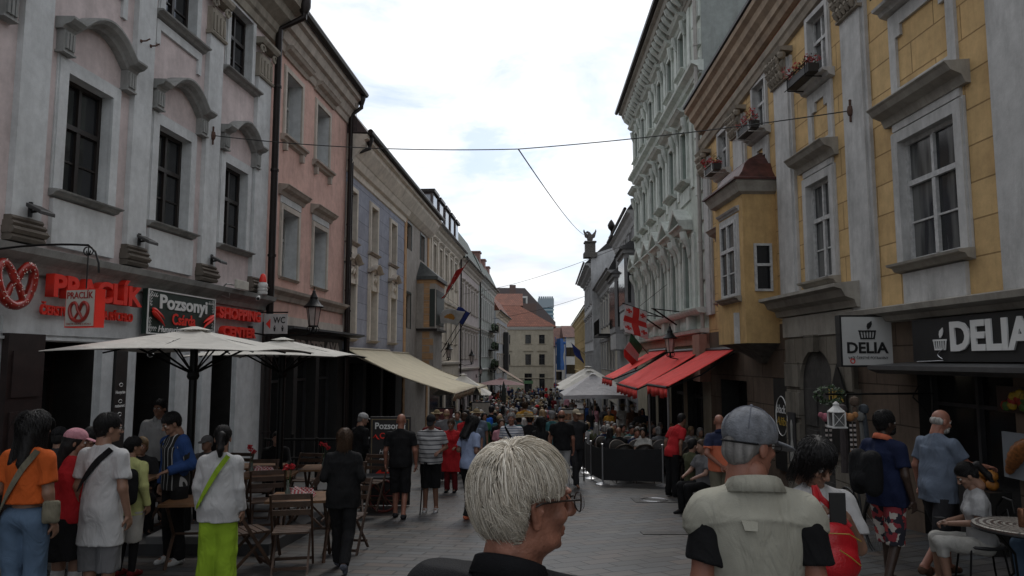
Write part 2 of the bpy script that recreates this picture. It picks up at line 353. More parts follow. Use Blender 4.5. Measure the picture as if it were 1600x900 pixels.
mb=MB(); ys=[-30,-8,0]+list(range(2,61,2))+list(range(65,126,5))+[160,260,500,900,2500]; xs=[-900,-60,-20,-8,-4,0,4,8,20,60,900]
vs=[(x,y,G(y)) for y in ys for x in xs]; n=len(xs)
mb.add(vs,[(j*n+i,j*n+i+1,(j+1)*n+i+1,(j+1)*n+i) for j in range(len(ys)-1) for i in range(n-1)])
tag(mb.build('street',paving_mat()),kind='structure')
# ---------------------------------------------------------------- shared materials
M_iron=mat('black_iron',(.012,.012,.012),.45,metal=.6,var=.1)
M_dkmetal=mat('dark_gutter_metal',(.022,.017,.016),.45,metal=.5)
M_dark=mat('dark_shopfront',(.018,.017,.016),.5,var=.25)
M_dark2=mat('charcoal_paint',(.03,.03,.032),.6,var=.2)
M_glass=glass('dark_window_glass'); M_glassc=glass('curtained_window_glass',(.02,.022,.024),.1,.11)
M_glassb=glass('shop_glass',(.008,.008,.009),.12,.01)
M_white=mat('white_paint',(.62,.62,.6),.6,var=.15,scale=9); M_red=mat('red_lettering',(.80,.035,.02),.45,var=.08)
M_letw=mat('white_lettering',(.72,.72,.70),.55,var=.03); M_letk=mat('black_lettering',(.01,.01,.01),.5,var=.03)
M_steel=mat('brushed_steel',(.45,.45,.46),.35,metal=.9,var=.1)
M_brownfr=mat('dark_brown_frame',(.016,.011,.009),.45,var=.2)
# ---------------------------------------------------------------- facade planes
FL1=Facade(ln(-8,.0885,-6),ln(-8,.0885,18.45))
FL1o=6*math.hypot(1,.0885)     # picks were taken with s=0 at Y=0
FL2=Facade(ln(-7.57,.065,18.45),ln(-7.57,.065,25.3)); FL3=Facade(ln(-7.57,.065,25.3),ln(-7.57,.065,35.1))
FL4=Facade(ln(-7.57,.065,35.1),ln(-7.57,.065,41.7)); FL5=Facade(ln(-7.57,.065,41.7),ln(-7.57,.065,54.7))
FL6=Facade(ln(-7.57,.065,54.7),ln(-7.57,.065,68.2)); FL7=Facade(ln(-7.57,.065,68.2),ln(-7.57,.065,84.3))
FL8=Facade(ln(-7.4,.065,84.3),ln(-7.4,.065,103))
FR1=Facade(ln(6.5,-.0354,0),ln(6.5,-.0354,21.1),True)
FR2=Facade(ln(5.193,.0264,21.1),ln(5.193,.0264,35.5),True); FR3=Facade(ln(4.36,.05,35.5),ln(4.36,.05,46),True)
FR4=Facade(ln(4.36,.05,46),ln(4.36,.05,60),True); FR5=Facade(ln(3.9,.05,60),ln(3.9,.05,77),True); FR6=Facade(ln(4.45,.05,77),ln(4.45,.05,121),True)
# ================================================================ L1 pink and grey palace
def o1(h): return (h[0]+FL1o,h[1]+FL1o,h[2],h[3])
F=FL1; B1=empty('palace_building',F.base(),'pale pink palace with grey pilasters, arched window hoods and red shop letters','building')
pinkL=plaster('faded_pink_plaster',(.61,.525,.515),amt=.2); greyL=plaster('pale_grey_plaster',(.60,.62,.625),stain=(.2,.2,.19),amt=.26)
stoneD=plaster('dirty_grey_stone',(.32,.325,.315),stain=(.06,.06,.055),amt=.6); ochre=plaster('weathered_sandstone',(.33,.30,.25),stain=(.07,.06,.05),amt=.6)
dirty=plaster('stained_brown_stone',(.15,.13,.11),stain=(.04,.04,.035),amt=.5)
W1=[(-1.1,0.0),(1.9,3.0),(4.9,6.0),(8.3,9.4),(11.06,12.16),(13.56,14.72),(16.2,17.33)]
holes=[o1((a,b,4.43,6.33)) for a,b in W1]+[o1((a,b,8.5,10.15)) for a,b in W1]
GH=[(9.0,9.9,-1,2.0),(10.85,12.1,-1.1,2.1),(13.12,14.38,-1.2,2.05),(15.85,16.95,-1.4,2.05),(3.0,6.5,-.6,2.1)]
mb=MB(); wall(mb,F,0,F.L,3.5,11.2,[h for h in holes],.27,0,1); carcass(mb,F,-2,11.2,9,0); mb.build('upper_wall',[pinkL,greyL],B1)
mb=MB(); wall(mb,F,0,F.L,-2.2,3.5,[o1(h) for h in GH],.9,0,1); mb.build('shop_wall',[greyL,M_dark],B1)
for i,(a,b) in enumerate(W1):
    a+=FL1o; b+=FL1o
    dh=lambda W,a=a,b=b: arch_hood(F,a-.32,b+.5,6.93,.32,.17,.36,stoneD,True,stoneD)(W)
    W=window(B1,F,a,b,4.43,6.33,M_brownfr,M_glass,.22,.07,True,.6,1,(.2,.05),greyL,(.24,.2,.12),dh,hm=stoneD)
    window(B1,F,a,b,8.5,10.15,M_brownfr,M_glass,.22,.07,True,.6,1,(.16,.05),greyL,(.34,.22,.14),None,hm=stoneD)
    if i%2==1 or i in(4,):
        p=MB(); p.fbox(F,a-.2,b+.2,3.56,4.28,-.01,.07); p.build('apron_panel',greyL,B1)
    if i!=6:
        p=MB(); p.fbox(F,a-.25,b+.25,8.16,8.34,-.01,.05); p.fbox(F,a-.25,a-.12,7.85,8.16,-.01,.05); p.fbox(F,b+.12,b+.25,7.85,8.16,-.01,.05); p.build('apron_panel',greyL,B1)
for a,b in [(-2.6,-2.0),(.6,1.2),(3.6,4.2),(6.8,7.4),(10.03,10.6),(12.66,13.2),(15.2,15.8),(17.6,18.35)]:
    a+=FL1o; b+=FL1o
    p=MB(); p.fbox(F,a,b,3.86,8.95,-.01,.10); p.build('pilaster',greyL,B1)
    p=MB()
    for z0,z1,k in ((3.50,3.60,.07),(3.60,3.70,.11),(3.70,3.78,.08),(3.78,3.86,.04)): p.mould(F,a-k*.5,b+k*.5,[(0,z0),(k*.8+.08,z0),(k+.1,(z0+z1)/2),(k*.8+.08,z1),(0,z1)])
    p.build('pilaster_base',dirty,B1)
    p=MB(); p.mould(F,a-.04,b+.04,[(0,8.92),(.15,8.92),(.17,8.96),(.15,9.0),(0,9.0)]); p.fbox(F,a,b,9.0,9.55,-.01,.12)
    n=4
    for j in range(n):
        c=a+(b-a)*(j+.5)/n; p.fbox(F,c-.035,c+.035,9.03,9.42,.12,.15)
    p.mould(F,a-.1,b+.1,[(0,9.75),(.22,9.75),(.28,9.83),(.28,9.9),(0,9.92)])
    for c in (a+.02,b-.02):      # volutes
        q=[F.pt(c+math.cos(t)*r*.9,9.62+math.sin(t)*r,.17) for t,r in [(k*.7,.14-.011*k) for k in range(12)]]
        p.tube(q,.035,5)
    p.build('capital',ochre,B1)
p=MB(); p.mould(F,0,F.L+.02,[(0,3.06),(.08,3.08),(.12,3.18),(.16,3.22),(.32,3.32),(.36,3.42),(.1,3.46),(0,3.47)]); p.build('shop_cornice',stoneD,B1)
p=MB(); p.fbox(F,0,F.L,2.12,2.16,-.01,.05); p.fbox(F,FL1o+10.1,FL1o+12.9,2.2,2.45,-.01,.035); p.build('fascia_ledge',greyL,B1)
p=MB(); p.mould(F,0,F.L+.25,[(0,10.2),(.1,10.22),(.14,10.4),(.2,10.45),(.24,10.62),(.5,10.8),(.55,11.0),(.8,11.08),(.85,11.3),(0,11.32)]); p.build('cornice',ochre,B1)
p=MB(); p.hexa([F.pt(0,11.33,.95),F.pt(F.L,11.33,.95),F.pt(F.L,11.33,-9),F.pt(0,11.33,-9),F.pt(0,11.5,.95),F.pt(F.L,11.5,.95),F.pt(F.L,14.5,-5),F.pt(0,14.5,-5)]); p.build('roof',mat('dark_roof',(.05,.035,.03),.7,var=.3,scale=14),B1)
for a,b,nm in ((12.16,12.46,'p'),(12.82,13.1,'p'),(14.42,15.15,'p'),(15.45,15.83,'p'),(16.98,17.9,'p')):
    p=MB(); a+=FL1o; b+=FL1o; p.fbox(F,a,b,-1.6,2.1,-.01,.10)
    for k in range(6): p.fbox(F,a-.01,b+.01,-1.3+k*.58,-1.285+k*.58,.09,.088)
    p.build('pier',greyL,B1)
for h in GH:
    a,b,c,d=o1(h); p=MB(); 
    p.fbox(F,a,a+.07,c,d,-.75,-.68); p.fbox(F,b-.07,b,c,d,-.75,-.68); p.fbox(F,a+.07,b-.07,d-.45,d-.38,-.75,-.68); p.fbox(F,(a+b)/2-.04,(a+b)/2+.04,c,d-.45,-.75,-.69)
    D=p.build('door',M_brownfr,B1); MB().fbox(F,a,b,c,d,-.82,-.74).build('pane',M_glassb,D)
p=MB(); p.fbox(F,FL1o+10.12,FL1o+10.82,-1.1,2.2,.02,.12); 
for z in (-.2,.75,1.6): p.fbox(F,FL1o+10.2,FL1o+10.74,z-.3,z+.35,.12,.14)
p.build('door_leaf',mat('dark_maroon_wood',(.022,.012,.011),.5,var=.3),B1)
# red letters of the bakery and shop
T=lambda par,F,t,s,z,size,mt,d=.12,ext=.03,width=None,bold=.02,shear=0,al='LEFT':text(par,t,F.pt(s,z,d),F.td,(0,0,1),size,mt,ext,width,bold,shear=shear,align=al)
T(B1,F,'PRACLÍK',FL1o+10.78,2.78,.46,M_red,.16,.07,2.22,.035)
T(B1,F,'ČERSTVÉ, CHUTNE A RÝCHLO',FL1o+10.7,2.50,.2,M_red,.1,.02,2.22,.02)
T(B1,F,'SHOPPING',FL1o+15.85,2.76,.33,M_red,.16,.06,2.1,.045); T(B1,F,'CENTER',FL1o+16.05,2.36,.31,M_red,.16,.06,1.65,.045)
def pretzel(mb,c,xd,R,r,d,m=0,F=None):
    c=Vector(c); xd=Vector(xd); pts=[]; n=64
    ctrl=[(.18,-.42),(-.1,-.05),(-.5,.38),(-.86,.5),(-1.05,.2),(-.95,-.35),(-.5,-.78),(0,-.88),(.5,-.78),(.95,-.35),(1.05,.2),(.86,.5),(.5,.38),(.1,-.05),(-.18,-.42)]
    ctrl=[(.45,-.62),(.15,-.12),(-.1,.2),(-.28,.62),(-.62,.88),(-.98,.62),(-1.02,.0),(-.66,-.66),(0,-.9),(.66,-.66),(1.02,.0),(.98,.62),(.62,.88),(.28,.62),(.1,.2),(-.15,-.12),(-.45,-.62)]
    P=[Vector((x,y,0)) for x,y in ctrl]; out=[]
    for i in range(len(P)-1):
        p0,p1,p2,p3=P[max(i-1,0)],P[i],P[i+1],P[min(i+2,len(P)-1)]
        for k in range(5):
            t=k/5; out.append(.5*((2*p1)+(p2-p0)*t+(2*p0-5*p1+4*p2-p3)*t*t+(3*p1-p0-3*p2+p3)*t**3))
    out.append(P[-1]); nn=xd.cross(Vector((0,0,1))); N_=len(out)
    path=[c+xd*p.x*R+Vector((0,0,1))*p.y*R+nn*(d+.35*r*math.sin(i/N_*math.pi*6)) for i,p in enumerate(out)]
    mb.tube(path,[r*(.62+.38*math.sin(math.pi*i/(N_-1))) for i in range(N_)],10,m); return path
M_pret=mat('glazed_red_pretzel',(.33,.02,.012),.3,var=.3,scale=12,coat=.3); M_salt=mat('salt_grain',(.75,.7,.62),.6)
c=F.pt(FL1o+9.97,2.86,.28)
pz=empty('pretzel_sign',c,'big red pretzel with white salt dots on the wall left of the shop letters','sign')
p=MB(); path=pretzel(p,c,F.u,.32,.068,0); p.build('pretzel_dough',M_pret,pz,True)
p=MB(); rr=random.Random(3)
for _ in range(150):
    q=path[rr.randrange(len(path))]; a=rr.uniform(-1.4,1.4); b=q+F.n*.062*math.cos(a)+Vector((0,0,.062*math.sin(a)))+F.u*rr.uniform(-.03,.03); p.ball(b,.009,4)
p.build('salt',M_salt,pz)
# hanging box sign with its bracket
Y=8.55; c=at(133,482,Y+.1)
hs=empty('hanging_shop_sign',(c.x,c.y,c.z),'square white box sign with red pretzel hanging from a black scrolled iron bracket','sign')
xd=Vector((.93,-.25,0)).normalized(); nn=Vector((xd.y,-xd.x,0)); wid,hei=.44,.46
def bx(mb,c,xd,nn,w,h,t,m=0,oz=0,ox=0,on=0):
    c=Vector(c)+Vector((0,0,oz))+xd*ox+nn*on; P=[c+xd*sx*w/2+nn*sn*t/2+Vector((0,0,sz*h/2)) for sz in(-1,1) for sx,sn in((-1,-1),(1,-1),(1,1),(-1,1))]
    return mb.hexa(P,m)
if nn.y>0: nn=-nn
xd=Vector((-nn.y,nn.x,0)); 
bx(MB(),c,xd,nn,wid,hei,.14).build('sign_box',M_red,hs)
bx(MB(),c,xd,nn,wid-.03,hei-.03,.01,on=.075).build('sign_face',mat('cream_sign_face',(.50,.47,.42),.6,var=.06),hs)
text(hs,'PRACLÍK',c+nn*.082+Vector((0,0,.115))-xd*.19,xd,(0,0,1),.11,M_pret,.002,.38,.02)
text(hs,'ČERSTVÉ, CHUTNE A RÝCHLO',c+nn*.082+Vector((0,0,-.2))-xd*.18,xd,(0,0,1),.03,M_pret,.001,.36)
p=MB(); pretzel(p,c+nn*.09-Vector((0,0,.045)),xd,.125,.022,0); p.build('pretzel_emblem',M_pret,hs,True)
p=MB(); wallp=Vector((-8+.0885*(c.y-.2),c.y-.2,c.z+.42)); top=Vector((c.x,c.y,c.z+.48))
arc=[wallp.lerp(top,t)+Vector((0,0,.02+.28*math.sin(math.pi*min(1,t)*.6))) for t in [i/14 for i in range(15)]]
p.tube(arc,.014,6); e=arc[-1]
p.tube([e,e+xd*.1+Vector((0,0,-.08)),e+xd*.16+Vector((0,0,-.22)),e+xd*.17+Vector((0,0,-.34))],.012,6)
for s_ in (-1,1): p.tube([e+Vector((0,0,-.02))+xd*s_*(.02+.05*math.sin(t))+Vector((0,0,-.05+.05*math.cos(t)))for t in [k*.6 for k in range(9)]],.008,5)
p.tube([e,Vector((c.x,c.y,c.z+hei/2))],.008,5); p.tube([wallp,wallp+Vector((0,0,.3))],.014,6)
p.build('bracket',M_iron,hs)
# green restaurant board
F=FL1; s0,s1,z0,z1=FL1o+13.2,FL1o+15.68,2.3,3.13
rb=empty('restaurant_sign',F.pt(s0,z0),'dark green board with white, red lettering and two red peppers above the first parasol','sign')
MB().fbox(F,s0,s1,z0,z1,.10,.20).build('sign_panel',mat('dark_green_panel',(.012,.03,.022),.5,var=.2),rb)
p=MB(); 
for q in ((s0,s1,z0,z0+.025),(s0,s1,z1-.025,z1),(s0,s0+.03,z0+.025,z1-.025),(s1-.03,s1,z0+.025,z1-.025)): p.fbox(F,*q,.20,.215)
rr=random.Random(5)
for (cx_,cz_,fx,fz) in ((s0+.04,z1-.04,1,-1),(s1-.04,z1-.04,-1,-1),(s0+.04,z0+.04,1,1),(s1-.04,z0+.04,-1,1)):
    for j in range(5):
        aa=F.pt(cx_+fx*.06*j,cz_+fz*.02,.207)
        p.tube([aa+F.u*fx*.03*math.cos(t)*(1-t/9)+Vector((0,0,fz*(.04+.035*math.sin(t)))) for t in [k*.7 for k in range(8)]],.006,4)
        aa=F.pt(cx_+fx*.02,cz_+fz*.06*j,.207)
        p.tube([aa+F.u*fx*(.04+.03*math.cos(t))+Vector((0,0,fz*.03*math.sin(t)*(1-t/9))) for t in [k*.7 for k in range(8)]],.006,4)
p.build('border',M_letw,rb)
T(rb,F,'Pozsonyi',s0+.38,z0+.5,.36,M_letw,.21,.006,1.75,.03)
T(rb,F,'Csárda',s0+.82,z0+.21,.30,M_red,.21,.006,.85,.02); T(rb,F,'Hungarian restaurant',s0+.36,z0+.05,.17,M_letw,.21,.004,1.75,.01,.25)
for fx,cc in ((1,s0+.3),(-1,s1-.3)):
    for k,a0 in enumerate((.0,.5)):
        p=MB(); a=[F.pt(cc-fx*.18+fx*t*.42*math.cos(a0*.6),z0+.42+.05*k-.28*t**1.4*(1-.3*k)-.02*math.sin(t*5),.235) for t in [i/8 for i in range(9)]]
        p.tube(a,[.02,.042,.045,.042,.036,.03,.022,.014,.004],6); p.build('pepper',M_red,rb,True)
# floodlights on the pilaster bases, panel aerial, siren, cameras, hooks
for s_,lab in ((10.35,'grey floodlight on the pilaster base above the pretzel sign'),(12.98,'grey floodlight on the pilaster base above the green board'),(15.6,'grey floodlight on the pilaster base beside the panel aerial')):
    s_+=FL1o; e=empty('floodlight',F.pt(s_,3.86,.1),lab,'floodlight','floodlights on the pilaster bases')
    a=F.pt(s_,3.98,.28)
    p=MB(); p.hexa([a+F.u*x*.15+F.n*y*.12+Vector((0,0,z-.06*y)) for z in(-.03,.03) for x,y in((-1,-1),(1,-1),(1,1),(-1,1))]); p.build('lamp_housing',mat('grey_cast_metal',(.06,.06,.06),.5,.5),e,bevel=.01)
    p=MB(); p.tube([F.pt(s_,3.88,.12),F.pt(s_,4.1,.12)],.03,6); p.tube([F.pt(s_,3.95,.12),F.pt(s_,3.97,.25)],.02,6); p.build('mount',M_iron,e)
e=empty('panel_aerial',F.pt(FL1o+16.2,3.6,.3),'flat cream panel aerial on a metal arm beside the pilaster base','aerial')
MB().fbox(F,FL1o+16.15,FL1o+16.75,3.42,3.62,.38,.44).build('panel',mat('cream_plastic',(.5,.48,.42),.5),e,bevel=.008)
p=MB(); p.tube([F.pt(FL1o+15.95,3.3,.1),F.pt(FL1o+15.95,3.5,.3),F.pt(FL1o+16.2,3.5,.36)],.018,6); p.tube([F.pt(FL1o+16.1,3.42,.3),F.pt(FL1o+16.1,3.2,.3),F.pt(FL1o+15.8,3.3,.1)],.012,5); p.build('arm',M_steel,e)
e=empty('siren_lamp',F.pt(FL1o+17.75,3.3,.3),'white alarm siren with red cap on the ledge beside the drainpipe','alarm')
p=MB(); p.lathe(F.pt(FL1o+17.75,3.42,.32),[(.1,0),(.12,.02),(.12,.07),(.105,.08),(.12,.1),(.12,.15),(.105,.16),(.12,.18),(.12,.26),(.09,.3)],14); p.build('housing',M_white,e,True)
p=MB(); p.lathe(F.pt(FL1o+17.75,3.73,.32),[(.085,0),(.08,.1),(.055,.18),(.02,.21)],14); p.build('red_cap',M_red,e,True)
p=MB(); p.tube([F.pt(FL1o+17.75,3.44,.0),F.pt(FL1o+17.75,3.44,.3)],.02,6); p.build('arm',M_iron,e)
def seccam(F,s_,z,d,lab,name='security_camera'):
    e=empty(name,F.pt(s_,z,.1),lab,'camera'); a=F.pt(s_,z,d); dr=(F.n*.4-F.u*1+Vector((0,0,-.35))).normalized() if not F.right else (F.n*.4-F.u+Vector((0,0,-.35))).normalized()
    p=MB(); p.tube([a-dr*.12,a+dr*.1],[.045,.05],10); p.build('camera_body',M_white,e,True); p=MB(); p.tube([a+dr*.101,a+dr*.112],.038,10); p.build('lens',M_letk,e)
    p=MB(); p.tube([F.pt(s_,z+.06,.0),a-dr*.1+Vector((0,0,.04))],.015,6); p.build('arm',M_steel,e)
seccam(FL1,FL1o+17.45,3.32,.35,'small white security camera under the alarm siren'); seccam(FL1,FL1o+13.15,1.95,.35,'white security camera on the pier under the first parasol'); seccam(FL1,FL1o+15.0,1.95,.3,'security camera on the pier behind the parasol ribs')
for s_,z,lab in ((12.75,7.62,'left of two rusty hooks on the pilaster between upper windows'),(13.05,7.66,'right of two rusty hooks on the pilaster between upper windows')):
    e=MB(); a=F.pt(FL1o+s_,z,.1); e.tube([a,a+F.n*.1,a+F.n*.14+Vector((0,0,.05))+F.u*.04,a+F.n*.12+Vector((0,0,.07))+F.u*.08],.014,6); e.ball(a,.035,6)
    tag(e.build('wall_hook',mat('rusty_iron',(.09,.045,.03),.8),root=a),lab,'hook')
# menu board on the pier, small notices, menu boards near the pink house
e=empty('menu_board',F.pt(FL1o+12.48,0),'tall narrow black menu board with white writing between two grey piers','menu board')
MB().fbox(F,FL1o+12.48,FL1o+12.8,-.9,2.0,.02,.14).build('board',M_dark,e)
T(e,F,'Hungarian',FL1o+12.51,1.25,.075,M_letw,.142,.002,.26); T(e,F,'restaurant',FL1o+12.51,1.02,.075,M_letw,.142,.002,.26)
p=MB(); 
for z in (1.4,1.12,.9): p.tube([F.pt(FL1o+12.64+.05*math.cos(t),z+.03*math.sin(t),.145) for t in [k*.8 for k in range(8)]],.006,4)
p.build('ornament',M_letw,e)
e=empty('notice_frame',F.pt(FL1o+17.6,0),'column of grey framed menu sheets hanging on the grey wall end','notice board')
for k in range(5): MB().fbox(F,FL1o+17.45,FL1o+17.82,.9-k*.42,1.26-k*.42,.02,.05).build('menu_sheet',mat('grey_sheet',(.12,.12,.12),.6,var=.4,scale=30),e)
e=empty('paper_notice',F.pt(FL1o+17.6,1.4),'two small white paper notices above the framed menus','notice')
for z in (1.38,1.68): MB().fbox(F,FL1o+17.55,FL1o+17.75,z,z+.22,.02,.03).build('paper',mat('printed_paper',(.5,.5,.5),.7,var=.35,scale=40),e)
# ================================================================ downpipes
def downpipe(F,s_,ztop,zbot,r,lab,d=.16,elbow=None,hop=True,m=None):
    m=m or M_dkmetal; p=MB(); a=F.pt(s_,ztop-.5,d)
    pts=[F.pt(s_,zbot,d),F.pt(s_,ztop-.75,d)]
    if elbow: pts+= [F.pt(s_+elbow[0],ztop-.42,elbow[1]),F.pt(s_+elbow[0],ztop,elbow[1])]
    else: pts+=[F.pt(s_,ztop,d)]
    p.tube(pts,r,10)
    if hop and elbow:
        c=F.pt(s_+elbow[0],ztop-.12,elbow[1]); p.lathe(c,[(r*1.1,-.2),(r*1.9,0),(r*1.9,.2)],10)
    for k in range(5):
        z=zbot+(ztop-1.2-zbot)*(k+.5)/5; p.lathe(F.pt(s_,z,d),[(r*1.25,-.03),(r*1.25,.03)],10)
    return tag(p.build('downpipe',m,root=F.pt(s_,zbot,d),smooth=True),lab,'drainpipe')
downpipe(FL1,FL1.L-.03,11.3,-1.1,.09,'thick dark drainpipe at the corner where the palace meets the salmon house',.2,(.05,.85))
downpipe(FL2,FL2.L-.08,11.3,-1.6,.075,'dark drainpipe ending the salmon house under its gutter',.16,(.1,.5))
downpipe(FL3,.12,9.9,-1.6,.07,'slanting dark drainpipe at the start of the blue grey house',.16,(.3,.72))
# ================================================================ L2 salmon house
F=FL2; B2=empty('salmon_house',F.base(),'narrow salmon pink house with four deep white windows and a dark shopfront','house')
salm=plaster('salmon_plaster',(.63,.41,.35),amt=.22); crm=plaster('cream_trim',(.54,.49,.43),amt=.35); corn=plaster('grimy_cornice',(.44,.39,.34),amt=.5)
M_creamfr=mat('grey_white_frame',(.38,.38,.36),.6)
H2=[(1.05,2.27,4.1,5.95),(3.6,4.85,4.1,5.95),(1.05,2.27,8.0,9.85),(3.6,4.85,8.0,9.85)]
mb=MB(); wall(mb,F,0,F.L,2.8,11.2,H2,.45,0,1); carcass(mb,F,-2.5,11.2,9,0); mb.build('wall',[salm,greyL],B2)
for a,b,c,d in H2:
    up=c>7
    hd=flat_hood(F,a-.3,b+.35,d+.62,.3,.26,corn)
    W=window(B2,F,a,b,c,d,M_creamfr,M_glassc,.42,.06,True,.62,1,(.13,.05),crm,(.28,.2,.2) if up else (.12,.1,.08),hd,hm=corn)
    if not up: MB().fbox(F,a-.16,b+.16,d+.17,d+.38,-.01,.04).build('frieze',greyL,W)
    else:
        p=MB()
        for q in (a-.1,b-.02): MB().fbox(F,q,q+.12,c-.42,c-.2,-.01,.12).build('corbel',corn,W)
MB().mould(F,.02,F.L,[(0,3.42),(.06,3.44),(.1,3.56),(.22,3.66),(.24,3.74),(0,3.8)]).build('storey_moulding',corn,B2)
MB().mould(F,.02,F.L+.1,[(0,10.25),(.06,10.27),(.1,10.45),(.16,10.5),(.24,10.75),(.34,10.8),(.4,11.05),(.5,11.1),(.5,11.3),(0,11.32)]).build('cornice',corn,B2)
p=MB(); p.tube([F.pt(-.2,11.38,.62),F.pt(F.L+.15,11.38,.62)],.11,8); p.build('gutter',M_dkmetal,B2)
M_broof=mat('purple_brown_roof',(.07,.05,.05),.6,var=.25,scale=10)
p=MB(); p.hexa([F.pt(0,11.33,.5),F.pt(F.L,11.33,.5),F.pt(F.L,11.33,-9),F.pt(0,11.33,-9),F.pt(0,11.4,.5),F.pt(F.L,11.4,.5),F.pt(F.L,15,-5),F.pt(0,15,-5)]); p.build('roof',M_broof,B2)
MB().fbox(F,.25,F.L-.3,2.76,3.02,-.01,.10).build('band',crm,B2)
mb=MB(); wall(mb,F,0,F.L,-2.6,2.8,[(.5,2.3,-1.9,1.9),(2.6,4.2,-1.9,1.9),(4.5,6.4,-1.9,1.9)],.5,0,0); mb.build('shopfront',M_dark,B2)
for a,b in ((.5,2.3),(2.6,4.2),(4.5,6.4)):
    p=MB(); p.fbox(F,a,a+.06,-1.9,1.9,-.4,-.3); p.fbox(F,b-.06,b,-1.9,1.9,-.4,-.3); p.fbox(F,a,b,1.2,1.27,-.4,-.3); W=p.build('shop_window',M_dark2,B2); MB().fbox(F,a,b,-1.9,1.9,-.44,-.38).build('pane',M_glassb,W)
MB().mould(F,.1,F.L,[(0,2.62),(.55,2.58),(.8,2.64),(.8,2.70),(0,2.75)]).build('canopy',M_dark2,B2)
MB().fbox(F,1.6,6.4,2.02,2.52,-.01,.14).build('fascia',mat('black_white_fascia',(.03,.03,.03),.5),B2)
T(B2,F,'BRATISLAVA',2.0,2.08,.44,M_letw,.15,.01,4.1,.04)
ivory=mat('orange_bulb',(.9,.35,.1),.5)
# WC blade sign on its bracket
c=Vector((0,0,0))+at(431,506,18.2); e=empty('toilet_sign',c,'white sign reading WC with a red arrow on a black bracket','sign')
xd=Vector((1,0,0)); nn=Vector((0,-1,0))
bx(MB(),c,xd,nn,.58,.5,.05).build('sign_panel',mat('off_white_panel',(.45,.44,.43),.6),e)
text(e,'WC',c+nn*.03+Vector((-.06,0,.02)),xd,(0,0,1),.22,M_letk,.003,.3,.02)
p=MB(); p.prism([c+nn*.028+Vector((-.24,0,0)),c+nn*.028+Vector((-.13,0,.13)),c+nn*.028+Vector((-.13,0,-.13))],nn*.004); p.build('arrow',M_red,e)
for x in (-.02,.18):
    p=MB(); q=c+nn*.03+Vector((x,0,-.19)); p.ball(q+Vector((0,0,.13)),.018,6); p.prism([q+Vector((-.03,0,.1)),q+Vector((.03,0,.1)),q+Vector((.015,0,0)),q+Vector((-.015,0,0))],nn*.004); p.build('pictogram',M_letk,e)
p=MB(); p.tube([c+Vector((-.45,0,.29)),c+Vector((.3,0,.29))],.02,6); p.tube([c+Vector((-.45,0,.1)),c+Vector((-.45,0,.35))],.02,6)
p.build('bracket',M_iron,e)
# ================================================================ wall lanterns
M_lampgl=mat('lantern_glass',(.42,.36,.33),.15,var=.15)
def lantern(c,lab,wallpt,k=1.0):
    c=Vector(c); e=empty('street_lantern',c,lab,'street lamp','wall lanterns along the street')
    p=MB(); p.lathe(c,[(.13*k,-.42*k),(.21*k,.12*k),(.2*k,.13*k)],6); p.build('glass',M_lampgl,e)
    p=MB(); p.lathe(c,[(.29*k,.12*k),(.30*k,.15*k),(.20*k,.24*k),(.12*k,.36*k),(.11*k,.40*k),(.12*k,.42*k),(.08*k,.5*k),(.05*k,.56*k),(.045*k,.62*k),(.02*k,.64*k),(.02*k,.74*k)],12); p.build('hood',M_iron,e,True)
    p=MB()
    for j in range(6):
        a=2*math.pi*j/6; u=Vector((math.cos(a),math.sin(a),0)); p.tube([c+u*.13*k+Vector((0,0,-.42*k)),c+u*.212*k+Vector((0,0,.13*k))],.012*k,4)
    p.lathe(c,[(.15*k,-.46*k),(.15*k,-.41*k)],8); p.lathe(c,[(.02,-.66*k),(.07*k,-.6*k),(.03,-.5*k),(.06*k,-.44*k)],8)
    for j in range(4):
        a=math.pi/4+math.pi/2*j; u=Vector((math.cos(a),math.sin(a),0)); p.tube([c+Vector((0,0,-.62*k)),c+u*.16*k+Vector((0,0,-.6*k)),c+u*.2*k+Vector((0,0,-.5*k)),c+u*.14*k+Vector((0,0,-.42*k))],.014*k,5)
    p.build('cage',M_iron,e)
    p=MB(); w0=Vector(wallpt); p.tube([w0,w0.lerp(c+Vector((0,0,-.64*k)),.4)+Vector((0,0,-.1)),c+Vector((0,0,-.64*k))],.024*k,6); p.lathe(w0,[(.06,-.15),(.06,.15)],8)
    p.build('bracket',M_iron,e); return e
def lant(px,py,Y,lab,F,k=1):
    c=at(px,py,Y); s_=(Vector((c.x,c.y,0))-F.A).dot(F.u); lantern(c,lab,F.pt(s_,c.z-.5,.02),k)
lant(490,487,17.6,'black lantern with domed hood in front of the salmon house',FL2,.82)
lant(701,549,44,'lantern under the white flag at the cream house',FL5,.85); lant(737,558,55,'lantern on the wall of the pale pink house',FL6,.85); lant(751,579,66,'distant lantern beside the dark drainpipe',FL6,.75)
lant(773,572,80,'farthest small lantern on the left house row',FL7,1.1)
lant(1047,534,23,'black lantern above the red awnings on the mint building',FR2,.78)
